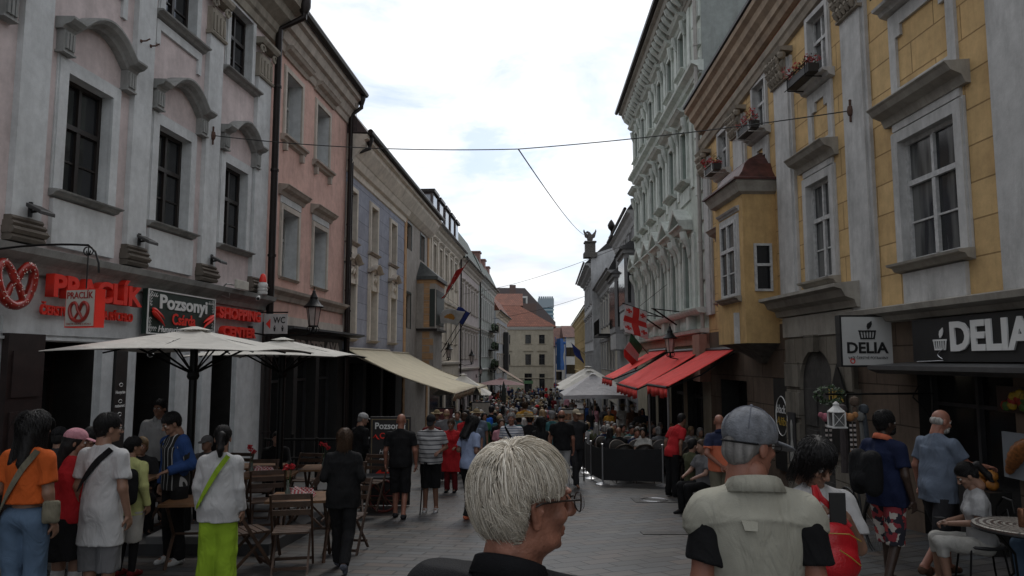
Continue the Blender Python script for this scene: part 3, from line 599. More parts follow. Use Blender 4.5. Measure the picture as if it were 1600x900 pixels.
# ================================================================ L3 blue grey house
F=FL3; B3=empty('blue_house',F.base(),'blue grey house with ashlar joints, cream window surrounds and a beige awning','house')
blu=plaster('blue_grey_ashlar',(.33,.35,.42),joint=(30,.62),jcol=.55,amt=.25); crm3=plaster('cream_stucco',(.66,.60,.52),amt=.3)
H3=[]
for c in (.75,3.9,7.35): H3+=[(c-.5,c+.5,6.15,8.0),(c-.5,c+.5,2.62,4.6)]
mb=MB(); wall(mb,F,0,F.L,2.2,9.0,H3,.3,0,1); carcass(mb,F,-3,10,9,0); mb.build('wall',[blu,crm3],B3)
for a,b,c,d in H3:
    if c>5:
        W=window(B3,F,a,b,c,d,M_brownfr,M_glass,.26,.06,True,.55,0,(.16,.08),crm3,(.3,.18,.14),None,hm=corn)
        p=MB(); p.fbox(F,a-.2,b+.2,5.3,6.0,-.01,.05); p.fbox(F,a-.06,b+.06,5.42,5.9,.05,.075); p.build('apron_panel',crm3,W)
    else:
        W=window(B3,F,a,b,c,d,M_brownfr,M_glassc,.26,.05,True,1,0,(.18,.1),crm3,(.25,.2,.12),None,hm=corn)
        p=MB(); cc=(a+b)/2
        p.fbox(F,a-.2,b+.2,4.8,5.25,-.01,.06)
        for s_ in(-1,1): p.tube([F.pt(cc+s_*.42,4.85,.1),F.pt(cc+s_*.34,5.0,.12),F.pt(cc+s_*.12,5.12,.12),F.pt(cc,4.95,.12)],.06,6); p.fbox(F,cc+s_*.45-.08,cc+s_*.45+.08,4.6,5.3,.06,.16)
        p.build('stucco_relief',crm3,W)
        arch_hood(F,a-.28,b+.28,5.3,.32,.13,.24,corn,False)(W)
        MB().mould(F,a-.24,b+.24,[(.1,5.45),(.36,5.44),(.36,5.47),(.1,5.47)]).build('lead_cover',M_dkmetal,W) if False else None
MB().mould(F,.02,F.L+.12,[(0,8.55),(.06,8.58),(.08,8.8),(.2,8.86),(.3,9.1),(.34,9.14),(.6,9.55),(.62,9.7),(.75,9.75),(.75,9.9),(0,9.95)]).build('cornice',crm3,B3)
p=MB(); p.tube([F.pt(0,9.98,.85),F.pt(F.L+.1,9.98,.85)],.1,8); p.build('gutter',M_dkmetal,B3)
def roof(B,F,ze,over,rise,run,m,top=5,name='roof'):
    p=MB(); L_=F.L; r=[[F.pt(s_,ze,over),F.pt(s_,ze+rise,over-run),F.pt(s_,ze+rise+.8,-top),F.pt(s_,ze,-9)] for s_ in (0,L_)]
    p.loft(r); return p.build(name,m,B)
roof(B3,F,9.96,.75,1.0,.75,M_broof)
mb=MB(); wall(mb,F,0,F.L,-3.2,2.2,[(.4,2.8,-2.2,1.7),(3.2,5.6,-2.2,1.7),(6.0,8.4,-2.2,1.7)],.5,0,0); mb.build('shopfront',M_dark2,B3)
for a,b in ((.4,2.8),(3.2,5.6),(6.0,8.4)):
    p=MB(); p.fbox(F,a,a+.06,-2.2,1.7,-.4,-.3); p.fbox(F,b-.06,b,-2.2,1.7,-.4,-.3); p.fbox(F,(a+b)/2-.03,(a+b)/2+.03,-2.2,1.7,-.4,-.31); W=p.build('shop_window',M_dark2,B3); MB().fbox(F,a,b,-2.2,1.7,-.44,-.38).build('pane',M_glassb,W)
# ================================================================ L4 house with the orange-quoined oriel
F=FL4; B4=empty('oriel_house',F.base(),'grey rendered house with orange corner blocks and a square oriel under a slate hood','house')
gr4=plaster('grey_beige_render',(.36,.33,.30),amt=.35); org=plaster('orange_quoin',(.50,.31,.17),joint=(.8,.36),jcol=1.2,amt=.15)
M_grn=mat('dark_green_wood',(.02,.03,.027),.5)
H4=[(.45,1.65,7.4,8.7),(4.1,5.2,7.3,8.7),(.3,1.65,3.4,5.15)]
mb=MB(); wall(mb,F,0,F.L,-3.5,9.2,H4,.3,0,0); carcass(mb,F,-3.5,10,9,0); mb.build('wall',gr4,B4)
for h in H4: window(B4,F,*h,M_grn,M_glass,.22,.08,True,.6,0,(.09,.03),M_grn,None,None)
for a,b in ((0,.42),(F.L-.42,F.L)): MB().fbox(F,a,b,-3,8.9,-.01,.05).build('quoin_strip',org,B4)
MB().mould(F,.02,F.L+.1,[(0,8.85),(.08,8.88),(.3,9.1),(.34,9.14),(.6,9.55),(.62,9.7),(.75,9.75),(.75,9.9),(0,9.95)]).build('cornice',crm3,B4)
p=MB(); p.tube([F.pt(0,9.98,.85),F.pt(F.L,9.98,.85)],.1,8); p.build('gutter',M_dkmetal,B4); roof(B4,F,9.96,.75,1.0,.75,M_broof)
o0,o1_,od=3.3,6.3,1.0
p=MB(); p.fbox(F,o0,o1_,3.5,6.1,0,od); p.fbox(F,o0+.1,o1_-.1,.9,3.4,0,od-.1); OR=p.build('oriel',gr4,B4)
p=MB(); p.loft([[F.pt(o0-.15,6.1,-.05),F.pt(o0-.15,6.1,od+.15),F.pt(o1_+.15,6.1,od+.15),F.pt(o1_+.15,6.1,-.05)],[F.pt(o0-.15,6.28,-.05),F.pt(o0-.15,6.28,od+.15),F.pt(o1_+.15,6.28,od+.15),F.pt(o1_+.15,6.28,-.05)],[F.pt(o0+.9,7.2,-.05),F.pt(o0+.9,7.2,0.02),F.pt(o1_-.9,7.2,0.02),F.pt(o1_-.9,7.2,-.05)]]); p.build('slate_hood',mat('slate',(.06,.065,.065),.6,var=.3),OR)
MB().fbox(F,o0-.12,o1_+.12,3.38,3.5,-.02,od+.12).build('ledge',M_dkmetal,OR)
p=MB()
for k in range(7):
    z=3.56+k*.36; wd=.55 if k%2 else .34
    p.fbox(F,o0-.012,o0+.02,z,z+.33,od-.62-.0,od-.62+wd*.0+.3 if k%2 else od-.3)
for k in range(6): p.fbox(F,o0+.088,o0+.12,1.1+k*.38,1.44+k*.38,od-.7,od-.11-(.2 if k%2 else 0))
p.fbox(F,o0-.02,o1_+.02,5.9,6.1,0.01,od+.02)
p.build('quoin',org,OR)
p=MB(); p.fbox(F,o0-.03,o0,3.6,5.6,od-.3,od-.02); p.fbox(F,o0+.3,o1_-.3,3.7,5.6,od,od+.03); p.build('window',M_grn,OR)
# ================================================================ generic rows of houses
def house(name,F,label,wm,trim,roofm,ze,rows,cols,wh,zs0,ground=-4,s_in=.9,win_w=.9,sur=.12,hoodz=None,fm=None,gm=None,rise=1.6,run=.9,over=.5,shop=None,bandz=None,depth=8,pil=False,hood=True):
    B=empty(name,F.base(),label,'building'); fm=fm or M_creamfr; gm=gm or M_glass
    L_=F.L; step=(L_-2*s_in)/cols; H=[]
    for z in rows:
        for i in range(cols):
            c=s_in+step*(i+.5); H.append((c-win_w/2,c+win_w/2,z,z+wh))
    G0=[]
    for i in range(max(2,cols//2)):
        q=(L_-1)/max(2,cols//2); G0.append((.5+q*i+.3,.5+q*(i+1)-.3,ground,(shop or 1)-.0))
    mb=MB(); wall(mb,F,0,L_,ground,ze,H+(G0 if shop else []),.22,0,0); carcass(mb,F,ground,ze,depth,0); mb.build('wall',wm,B)
    for h in H:
        hd=flat_hood(F,h[0]-.2,h[1]+.2,h[3]+.36,.22,.18,trim) if hood else None
        window(B,F,*h,fm,gm,.2,.05,True,.62,0,(sur,.05),trim,(.2,.14,.12),hd)
    for a,b,c,d in (G0 if shop else []):
        p=MB(); p.fbox(F,a,b,d-.1,d,-.2,-.1); p.fbox(F,a,a+.1,c,d-.1,-.2,-.1); p.fbox(F,b-.1,b,c,d-.1,-.2,-.1); W=p.build('shop_window',M_dark2,B); MB().fbox(F,a,b,c,d,-.21,-.19).build('pane',M_glassb,W)
    MB().mould(F,0.01,L_,[(0,ze-.75),(.06,ze-.7),(.1,ze-.5),(over*.5,ze-.35),(over*.6,ze-.2),(over,ze-.1),(over,ze),(0,ze+.02)]).build('cornice',trim,B)
    for z in (bandz or []): MB().mould(F,.01,L_,[(0,z-.2),(.12,z-.15),(.16,z),(0,z+.03)]).build('storey_moulding',trim,B)
    if pil:
        for i in range(cols+1):
            c=s_in+step*i; MB().fbox(F,c-.16,c+.16,(bandz or [ground])[0],ze-.72,-.01,.07).build('pilaster',trim,B)
    p=MB(); p.tube([F.pt(0,ze+.05,over+.1),F.pt(L_,ze+.05,over+.1)],.09,6); p.build('gutter',M_dkmetal,B)
    p=MB(); r=[[F.pt(s_,ze+.02,over),F.pt(s_,ze+rise,over-run),F.pt(s_,ze+rise+.4,-depth*.5),F.pt(s_,ze+.02,-depth)] for s_ in (0,L_)]; p.loft(r); p.build('roof',roofm,B)
    return B
M_dkroof=mat('dark_grey_roof',(.035,.033,.034),.6,var=.3,scale=12); M_gnroof=mat('dull_green_roof',(.045,.065,.05),.65,var=.25,scale=12)
def tiles(name,col):
    m,N,L,b=_nt(name); b.inputs['Roughness'].default_value=.85; tc=N.new('ShaderNodeTexCoord')
    br=N.new('ShaderNodeTexBrick'); br.inputs['Scale'].default_value=1; br.inputs['Brick Width'].default_value=.4; br.inputs['Row Height'].default_value=.3; br.inputs['Mortar Size'].default_value=.03
    br.inputs['Color1'].default_value=C4(col); br.inputs['Color2'].default_value=C4([x*.7 for x in col]); br.inputs['Mortar'].default_value=C4([x*.4 for x in col])
    sp=N.new('ShaderNodeSeparateXYZ'); L.new(tc.outputs['Object'],sp.inputs[0]); cb=N.new('ShaderNodeCombineXYZ'); L.new(sp.outputs[0],cb.inputs[0]); L.new(sp.outputs[2],cb.inputs[1]); L.new(cb.outputs[0],br.inputs['Vector'])
    nz=N.new('ShaderNodeTexNoise'); nz.inputs['Scale'].default_value=.6; nz.inputs['Detail'].default_value=6; L.new(tc.outputs['Object'],nz.inputs['Vector'])
    mr=N.new('ShaderNodeMapRange'); mr.inputs[3].default_value=.6; mr.inputs[4].default_value=1.35; L.new(nz.outputs[0],mr.inputs[0])
    sc=N.new('ShaderNodeVectorMath'); sc.operation='SCALE'; L.new(br.outputs[0],sc.inputs[0]); L.new(mr.outputs[0],sc.inputs['Scale']); L.new(sc.outputs[0],b.inputs['Base Color']); MATS[name]=m; return m
M_tile=tiles('orange_roof_tiles',(.22,.075,.045)); M_tile2=tiles('brown_roof_tiles',(.14,.06,.045))
B5=house('cream_house',FL5,'cream house with five tall windows per floor and dark roof dormers',plaster('cream_render',(.58,.51,.42),amt=.3),crm3,M_broof,9.9,(6.9,3.0),5,1.95,0,-3.6,shop=.6,win_w=.95,bandz=(5.75,1.7),fm=mat('white_sash',(.5,.5,.48),.5),pil=True)
for k in range(5):
    s_=.4+k*2.35; F=FL5
    D=MB(); D.fbox(F,s_,s_+1.5,10.35,11.75,-1.6,.12); D=D.build('dormer',M_broof,B5)
    MB().fbox(F,s_-.12,s_+1.62,11.75,11.93,-1.7,.28).build('dormer_roof',M_dkmetal,D); MB().fbox(F,s_+.15,s_+1.35,10.6,11.6,.12,.16).build('pane',mat('pale_dormer_glass',(.35,.37,.4),.12,var=.1),D)
    MB().quad(F.pt(s_-.01,10.7,-1.2),F.pt(s_-.01,10.7,0),F.pt(s_-.01,11.6,0),F.pt(s_-.01,11.6,-1.2)).build('side_pane',mat('pale_dormer_glass',(.35,.37,.4)),D)
B6=house('pale_pink_house',FL6,'pale pinkish white house behind the red flag with narrow windows and a tall green roof',plaster('pale_pink_render',(.53,.47,.46),amt=.2),crm,M_gnroof,9.6,(5.8,2.0),6,2.0,0,-4,shop=-.6,win_w=.8,bandz=(4.75,1.2),rise=3.3,run=1.6,gm=M_glassc)
B7=house('white_green_house',FL7,'narrow white and sage green house with plant balconies in the left row',plaster('sage_white_render',(.42,.46,.43),amt=.3),plaster('white_trim',(.58,.58,.56),amt=.25),M_gnroof,9.7,(5.9,2.2),7,2.0,0,-4.4,shop=-.7,win_w=.9,bandz=(4.9,1.0),rise=2.2,run=1.0,pil=True)
B8=house('bluish_house',FL8,'bluish white corner house with a small red tiled roof ending the left row',plaster('pale_blue_render',(.42,.45,.49),amt=.2),crm3,M_tile,7.6,(4.0,.4),6,1.9,0,-4.8,shop=-2,win_w=.9,rise=2.2,run=1.4)
for k,(s_,z) in enumerate(((3,11.6),(8,11.5),(12.5,11.3))):
    p=MB(); p.fbox(FL7,s_,s_+1.2,z-1,z+.9,-1.2,-.3); p.fbox(FL7,s_-.1,s_+1.3,z+.9,z+1.05,-1.3,-.2); p.build('chimney',mat('reddish_chimney',(.25,.14,.12),.8),B7)
p=MB(); p.fbox(FL6,4,5.2,12,14.2,-2.6,-1.6); p.build('chimney',MATS['reddish_chimney'],B6)
downpipe(FL6,FL6.L-.1,9.4,-3.9,.07,'dark drainpipe between the pale pink and the green white house'); downpipe(FL5,FL5.L-.1,9.6,-3.4,.06,'dark drainpipe behind the white flag')
# balconies with plants on the green white house
def foliage(mb,c,rx,ry,rz,n,size,rr,m=0):
    for _ in range(n):
        a=rr.uniform(0,6.28); b=rr.uniform(-1,1); r=rr.uniform(.5,1)**.5; q=math.sqrt(1-b*b)
        p=Vector(c)+Vector((rx*q*math.cos(a)*r,ry*q*math.sin(a)*r,rz*b*r)); s=size*rr.uniform(.6,1.3)
        u=Vector((rr.gauss(0,1),rr.gauss(0,1),rr.gauss(0,1))).normalized(); v=u.orthogonal().normalized()
        mb.add([p-u*s,p+v*s*.5,p+u*s,p-v*s*.5],[(0,1,2,3)],m)
M_leaf=mat('dark_green_leaf',(.03,.06,.02),.6,var=.4,scale=20)
for z in (1.3,3.2,5.2):
    e=empty('balcony_planter',FL7.pt(10,z,.4),'green plants on the %s iron balcony of the green white house'%{1.3:'lowest',3.2:'middle',5.2:'topmost'}[z],'plant','plants on the balconies')
    p=MB(); rr=random.Random(int(z*10)); foliage(p,FL7.pt(11,z+.2,.5),.35,2.2,.45,260,.12,rr); p.build('leaves',M_leaf,e)
    p=MB(); p.fbox(FL7,8.6,13.4,z-.35,z-.25,.02,.8); 
    for k in range(16): p.tube([FL7.pt(8.7+k*.3,z-.25,.78),FL7.pt(8.7+k*.3,z+.5,.78)],.015,4)
    p.tube([FL7.pt(8.6,z+.5,.78),FL7.pt(13.4,z+.5,.78)],.02,4); p.build('railing',M_iron,e)
e=MB(); e.fbox(FL8,11,13,.2,5.5,.1,.7); tag(e.build('vertical_sign',M_dark2,root=FL8.pt(11,.2,.1)),'tall dark vertical blade sign on the bluish corner house','sign')
# ================================================================ end building and the roofs behind it
YE=118.0; FE=Facade((-2.3,YE),(6.75,YE),True)   # faces the camera
FE.n=Vector((0,-1,0)); FE.td=Vector((1,0,0))
endm=plaster('sand_render',(.43,.39,.31),amt=.25,swap=True)
BE=empty('corner_building',(0,YE,G(YE)),'sand coloured house closing the street, under an orange tiled hip roof','building')
def ex(px,py): q=at(px,py,YE); return q.x+2.3,q.z
cols=[ex(793,0)[0],ex(824,0)[0],ex(844.5,0)[0]]; HE=[]
for c in cols: HE+=[(c-.46,c+.46,ex(0,537)[1],ex(0,523)[1]),(c-.46,c+.46,ex(0,570)[1],ex(0,553.5)[1])]
HE+=[(cols[1]-.6,cols[1]+.6,-3.6,ex(0,583.5)[1]),(cols[2]-.45,cols[2]+.45,-3.2,ex(0,584)[1])]
mb=MB(); wall(mb,FE,0,FE.L,-5,7.2,HE,.25); P=FE.pt
for s_ in (0,FE.L): mb.quad(P(s_,-5),P(s_,-5,-12),P(s_,7.2,-12),P(s_,7.2))
mb.build('wall',endm,BE)
for i,h in enumerate(HE):
    up=h[2]>0
    window(BE,FE,*h,M_dark2,M_glass,.2,.06,True,.62,0,(.07,.04),endm,(.2,.12,.12) if up else None,flat_hood(FE,h[0]-.3,h[1]+.3,h[3]+.6,.2,.25,endm) if (up and i%2==1) else None)
MB().mould(FE,0,FE.L,[(0,6.75),(.2,6.8),(.4,7.1),(.45,7.25),(0,7.3)]).build('cornice',mat('white_paint',(.6,.6,.58)),BE)
for z in (1.0,-1.0): MB().mould(FE,0,FE.L,[(0,z-.12),(.12,z-.1),(.14,z),(0,z+.02)]).build('storey_moulding',endm,BE)
for z in (.55,.1,-.35,-1.4,-1.85,-2.3): MB().fbox(FE,0,FE.L,z,z+.03,-.01,-.002)
p=MB(); e=7.28; x0,x1=-3.3,7.3
p.add([(x0,YE-.6,e),(x1,YE-.6,e),(x1,YE+12,e),(x0,YE+12,e),(at(823,478,YE+5).x-1.2,YE+5,at(823,478,YE+5).z),(x0,YE+5,at(800,478,YE+5).z)],[(0,1,4,5),(1,2,4),(2,3,5,4),(0,5,3),(0,3,2,1)]); p.build('roof',M_tile,BE)
T(BE,FE,'',0,0,.1,M_letw) if False else None
MB().fbox(FE,ex(816,0)[0],ex(831,0)[0],-1.95,-1.45,-.0,.06).build('shop_sign',mat('green_sign',(.08,.17,.08),.6),BE)
def farhouse(name,label,x0,x1,y0,y1,z0,z1,ridge,wm,rm,axis='x',wins=0):
    B=empty(name,((x0+x1)/2,y0,z0),label,'building'); p=MB(); p.box(x0,x1,y0,y1,z0,z1); p.build('wall',wm,B)
    p=MB(); o=.5
    if axis=='x': r=[[(x,y0-o,z1+.01),(x,(y0+y1)/2,ridge),(x,y1+o,z1+.01)] for x in (x0-o,x1+o)]
    else: r=[[(x0-o,y,z1+.01),((x0+x1)/2,y,ridge),(x1+o,y,z1+.01)] for y in (y0-o,y1+o)]
    p.loft(r); p.build('roof',rm,B)
    for i in range(wins):
        c=x0+(x1-x0)*(i+.5)/wins
        for z in (z1-1.9,z1-5.2): MB().box(c-.5,c+.5,y0-.06,y0+.02,z-1.7,z).build('window',M_glass,B)
    return B
q=at(800,460,136); farhouse('tiled_house','orange tiled gable roof rising behind the end building on the left',-9,at(813,500,136).x-.0,136,146,-5,at(0,478,136).z,q.z+.6,endm,M_tile)
# big mansard roof
p0,p1,p2=at(775,449,165),at(820,450,165),at(868,503,165)
B=empty('mansard_house',(p1.x,165,-5),'big house with a dark brown mansard roof and one small dormer behind the orange roofs','building')
p=MB(); prof=[(p0.x-14,p0.z-12),(p0.x-9,p0.z),(p1.x,p1.z),(p2.x,p2.z),(p2.x,-6),(p0.x-14,-6)]; p.prism([(x,165,z) for x,z in prof],(0,16,0)); p.build('roof',mat('grey_brown_roof',(.12,.10,.10),.8,var=.2),B)
q=at(818,471,165); MB().box(q.x-.9,q.x+.9,163.8,166,q.z-1.2,q.z+1.1).build('dormer',M_white,B); MB().box(q.x-.5,q.x+.5,163.7,163.8,q.z-.7,q.z+.7).build('pane',M_glass,B)
q=at(801,450,160); MB().box(q.x-.7,q.x+.7,159,160.5,q.z-3,q.z+.6).build('chimney',mat('brown_chimney',(.13,.09,.08),.8),B); q=at(826,477,150)
MB().box(q.x-1.6,q.x+1.6,149,150.5,q.z-6,q.z+.3).build('chimney',MATS['brown_chimney'],B)
# skyscraper
q0,q1=at(841,468,620),at(865,552,620); 
B=empty('glass_tower',((q0.x+q1.x)/2,620,-8),'distant blue glass office tower rising above the rooftops','tower')
MB().box(q0.x,q1.x,620,640,-9,q0.z).build('core',mat('blue_tower_glass',(.10,.20,.26),.3,var=.15),B)
p=MB()
for k in range(22): z=q0.z-6-k*3.6; p.box(q0.x-.5,q1.x+.5,619.3,620,z,z+1.3)
p.build('floor_bands',mat('pale_spandrel',(.33,.42,.46),.5),B); MB().box(q0.x-.3,q1.x+.5,619,620,q0.z-7,q0.z+1).build('crown_panel',mat('grey_crown',(.28,.34,.38),.5),B)
p=MB()
for k in range(7): x=q0.x+1+k*(q1.x-q0.x-2)/6; p.box(x-.7,x+.7,619,620,q0.z+1,q0.z+2.6)
p.build('roof_letters',mat('grey_lettering',(.2,.25,.3),.5),B)
# far right of the street opening: red roofs and pale houses
q=at(882,455,150)
farhouse('red_roof_house','small house with red gabled roofs at the far street opening',at(866,0,150).x,at(884,0,150).x,150,162,-6,at(0,541,150).z,at(0,510,150).z,crm3,M_tile2,'x',3)
farhouse('white_gable_house','white house with arched dark windows beside the far yellow building',at(880,0,138).x,at(902,0,138).x,138,149,-6,at(0,527,138).z,at(0,507,138).z,plaster('white_trim',(.55,.55,.53)),M_tile2,'x',3)
farhouse('far_terrace','dim terrace with a dark roof beyond the blue scaffold banner',at(862,0,190).x,at(900,0,190).x,190,200,-6,at(0,528,190).z,at(0,508,190).z,endm,M_dkroof,'x',4)
qa=at(876,530,128); e=empty('blue_banner',(qa.x,128,-4),'tall blue banner wrapped round scaffolding at the far street corner','banner')
p=MB(); zt,zb=at(0,529,128).z,at(0,578,128).z
p.loft([[(qa.x-.75,128,z),(qa.x-.1,127.3,z),(qa.x+.55+.12*math.sin(z*2),128,z),(qa.x,129,z)] for z in np.linspace(zb,zt,8)]); p.build('banner_cloth',mat('blue_cloth',(.02,.10,.34),.7,var=.2),e)
p=MB(); 
for x in (-.9,.9): p.tube([(qa.x+x,128.3,-5),(qa.x+x,128.3,zt+.3)],.06,5)
p.tube([(qa.x-.9,128.3,zt-.8),(qa.x+.9,128.3,zt-.8)],.3,6); p.build('scaffold',mat('blue_cloth',(.02,.10,.34)),e)
# ================================================================ R1 yellow palace
F=FR1; 
FR1=F=Facade(ln(6.5,-.0354,-6),ln(6.5,-.0354,21.1),True); RO=6*math.hypot(1,.0354)
def r1(*h): return (h[0]+RO,h[1]+RO,h[2],h[3])
Y1=empty('yellow_palace',F.base(),'ochre yellow palace with grey pilasters, a copper hooded bay window and a stone arched portal','building')
yel=plaster('ochre_ashlar',(.66,.46,.225),stain=(.34,.19,.08),joint=(1.15,.5),jcol=.5,amt=.4,var=.12); yelp=plaster('ochre_render',(.60,.40,.18),stain=(.25,.15,.07),amt=.5)
gry=plaster('pale_pilaster_grey',(.54,.535,.52),stain=(.17,.165,.155),amt=.6); stn=plaster('weathered_portal_stone',(.22,.20,.165),stain=(.05,.047,.043),amt=.6,joint=(1.4,.52),jcol=.5)
brst=plaster('brown_stone_blocks',(.15,.11,.082),stain=(.04,.035,.03),amt=.55,joint=(1.25,.62),jcol=.4); mldg=plaster('grey_brown_moulding',(.37,.345,.30),stain=(.10,.09,.08),amt=.5)
M_wh=mat('old_white_window',(.50,.50,.49),.6,var=.2,scale=14,bump=.2)
big=[(9.72,11.08,3.32,5.22),(13.38,14.35,3.38,5.3),(18.95,19.75,3.4,5.0),(5.6,6.9,3.32,5.2),(1.8,3.1,3.3,5.2),(-2.2,-.9,3.3,5.2)]
top=[(9.72,11.08,7.5,9.2),(13.28,14.05,7.3,8.62),(16.35,17.1,7.2,8.4),(19.05,19.75,6.95,8.05),(5.6,6.9,7.5,9.2),(1.8,3.1,7.5,9.2),(-2.2,-.9,7.5,9.2)]
H=[r1(*h) for h in big+top]
mb=MB(); wall(mb,F,0,F.L,2.62,9.4,H,.22,0,1)
carcass(mb,F,-2,9.4,8,0); mb.build('upper_wall',[yel,gry],Y1)
G1=[r1(9.0,11.0,-1.5,1.66),r1(2,8.0,-1.2,1.66),r1(18.2,20.2,-1.6,1.3)]
mb=MB(); wall(mb,F,0,F.L,-2.4,2.62,G1,.5,0,1); mb.build('stone_base',[brst,M_dark],Y1)
for i,(a,b,c,d) in enumerate(big):
    a+=RO;b+=RO; small=i==2
    W=window(Y1,F,a,b,c,d,M_wh,M_glassc,.12,.065,True,.64 if i!=1 else .62,1,(.16,.07),gry,(.2,.24,.16),flat_hood(F,a-.32,b+.32,d+(.62 if not small else .4),.36,.3,mldg),hm=mldg)
    if not small:
        MB().fbox(F,a-.14,b+.14,d+.2,d+.33,-.01,.05).build('frieze',gry,W); MB().fbox(F,a-.05,b+.05,2.68,c-.17,-.01,.06).build('apron_panel',gry,W)
for i,(a,b,c,d) in enumerate(top):
    a+=RO;b+=RO
    W=window(Y1,F,a,b,c,d,M_wh,M_glassc,.14,.055,True,.62,0,(.10,.05),gry,(.22,.25,.18) ,None,hm=gry)
    z0=5.95 if i not in(2,3) else 5.75
    p=MB(); p.fbox(F,a-.12,a+.06,z0,c-.2,-.01,.045); p.fbox(F,b-.06,b+.12,z0,c-.2,-.01,.045); p.fbox(F,a+.06,b-.06,c-.42,c-.2,-.01,.045); p.fbox(F,a+.06,b-.06,z0,z0+.12,-.01,.045)
    p.fbox(F,a+.06,a+.2,c-.6,c-.42,-.01,.044); p.fbox(F,b-.2,b-.06,c-.6,c-.42,-.01,.044); p.build('apron_frame',gry,W)
for a,b in ((7.0,8.92),(11.95,12.62),(14.95,15.68),(17.75,18.4),(20.62,21.05),(3.6,4.4),(-.2,.6)):
    a+=RO;b+=RO; bot=2.66 if a<RO+12.5 and a>RO+9 else (2.62 if a<RO+10 else 3.12)
    p=MB(); p.fbox(F,a,b,bot,8.05-.1*max(0,a-RO-14)+.35,-.01,.10); 
    if b-a<1: p.fbox(F,a-.09,a,bot+.02,8.4-.1*max(0,a-RO-14),-.01,.06); p.fbox(F,b,b+.09,bot+.02,8.4-.1*max(0,a-RO-14),-.01,.06)
    p.build('pilaster',gry,Y1)
    zt=8.4-.1*max(0,a-RO-14); p=MB(); p.mould(F,a-.05,b+.05,[(0,zt-.52),(.16,zt-.5),(.16,zt-.46),(0,zt-.44)])
    p.fbox(F,a+.03,b-.03,zt-.45,zt-.02,-.01,.14); rr=random.Random(int(a*10))
    for row,(zz,k,r_) in enumerate(((zt-.38,5,.055),(zt-.22,4,.07),(zt-.06,5,.06))):
        for j in range(k):
            c=F.pt(a+(b-a)*(j+.5)/k,zz,.17+.04*row); p.tube([c+Vector((0,0,-.09)),c+F.n*.03,c+F.n*.07+Vector((0,0,.05)),c+F.n*.08+Vector((0,0,.0))],[r_*.5,r_,r_*.8,r_*.4],6)
    for c_ in (a,b): p.ball(F.pt(c_,zt+.03,.2),.1,8)
    p.mould(F,a-.12,b+.12,[(0,zt+.08),(.26,zt+.1),(.3,zt+.18),(0,zt+.2)]); p.build('capital',plaster('carved_stone',(.33,.29,.235),amt=.5),Y1)
S=-.10
p=MB(); z=9.35
a0,a1=RO+4,F.L+.1
def rmould(p,prof): p.mould(F,a0,a1,[(d,z_+1.0) for d,z_ in prof],slope=S)
rmould(p,[(0,8.72),(.08,8.74),(.12,8.86),(.16,8.9),(.18,9.04),(0,9.06)]); p.build('architrave',plaster('grimy_cornice'.replace('cornice','architrave'),(.36,.31,.25),amt=.5),Y1)
p=MB(); rmould(p,[(0,9.0),(.03,9.02),(.03,9.3),(0,9.32)]); p.build('frieze',plaster('red_ochre_render',(.36,.17,.10),amt=.5),Y1)
p=MB(); rmould(p,[(0,9.28),(.14,9.3),(.2,9.42),(.26,9.45),(.28,9.6),(.40,9.70),(.43,9.85),(.54,9.92),(.56,10.02),(0,10.05)]); p.build('cornice',plaster('brown_cornice',(.44,.34,.25),amt=.5),Y1)
p=MB(); q=[F.pt(a0,11.06,.6),F.pt(a1,11.06+S*(a1-a0),.6),F.pt(a1,11.12+S*(a1-a0),-8),F.pt(a0,11.12,-8),F.pt(a0,11.14,.6),F.pt(a1,11.14+S*(a1-a0),.6),F.pt(a1,12.0+S*(a1-a0),-4),F.pt(a0,13.6,-4)]; p.hexa(q); p.build('roof',M_dkroof,Y1)
# big portal: cornice, entablature, arch, keystone
p=MB(); s0,s1=12.35+RO,15.8+RO
p.mould(F,s0,s1,[(0,2.72),(.16,2.74),(.2,2.86),(.36,2.92),(.42,3.04),(.55,3.08),(.55,3.14),(0,3.2)]); p.fbox(F,s0+.25,s1-.25,2.3,2.71,-.01,.14); p.build('portal_cornice',mldg,Y1)
p=MB(); c=(13.42+14.82)/2+RO; rad=.72; zc=1.32; n=16
outer0,outer1=s0+.3,s1-.3
for i in range(n):
    a,b=math.pi*i/n,math.pi*(i+1)/n
    q=[]
    for t in (a,b):
        ix,iz=c+rad*math.cos(t),zc+rad*math.sin(t)
        k=min((outer1-c)/max(1e-6,abs(math.cos(t))),(2.29-zc)/max(1e-6,math.sin(t))); k=max(k,rad*1.0)
        q.append(((ix,iz),(c+k*math.cos(t),zc+k*math.sin(t))))
    (i0,o0_),(i1,o1__)=q
    p.hexa([F.pt(i0[0],i0[1],-.01),F.pt(o0_[0],o0_[1],-.01),F.pt(o1__[0],o1__[1],-.01),F.pt(i1[0],i1[1],-.01),F.pt(i0[0],i0[1],.12),F.pt(o0_[0],o0_[1],.12),F.pt(o1__[0],o1__[1],.12),F.pt(i1[0],i1[1],.12)])
p.fbox(F,outer0,c-rad,-1.8,zc,-.01,.12); p.fbox(F,c+rad,outer1,-1.8,zc,-.01,.12)
for k in range(5): p.fbox(F,c+rad,outer1-.0,-1.2+k*.62,-.7+k*.62,.12,.16); p.fbox(F,outer0,c-rad,-1.2+k*.62,-.7+k*.62,.12,.16)
p.build('portal_surround',stn,Y1)
p=MB(); p.hexa([F.pt(c-.14,zc+rad-.06,.1),F.pt(c+.14,zc+rad-.06,.1),F.pt(c+.22,2.31,.1),F.pt(c-.22,2.31,.1),F.pt(c-.14,zc+rad-.06,.22),F.pt(c+.14,zc+rad-.06,.22),F.pt(c+.22,2.31,.24),F.pt(c-.22,2.31,.24)]); p.build('keystone',stn,Y1)
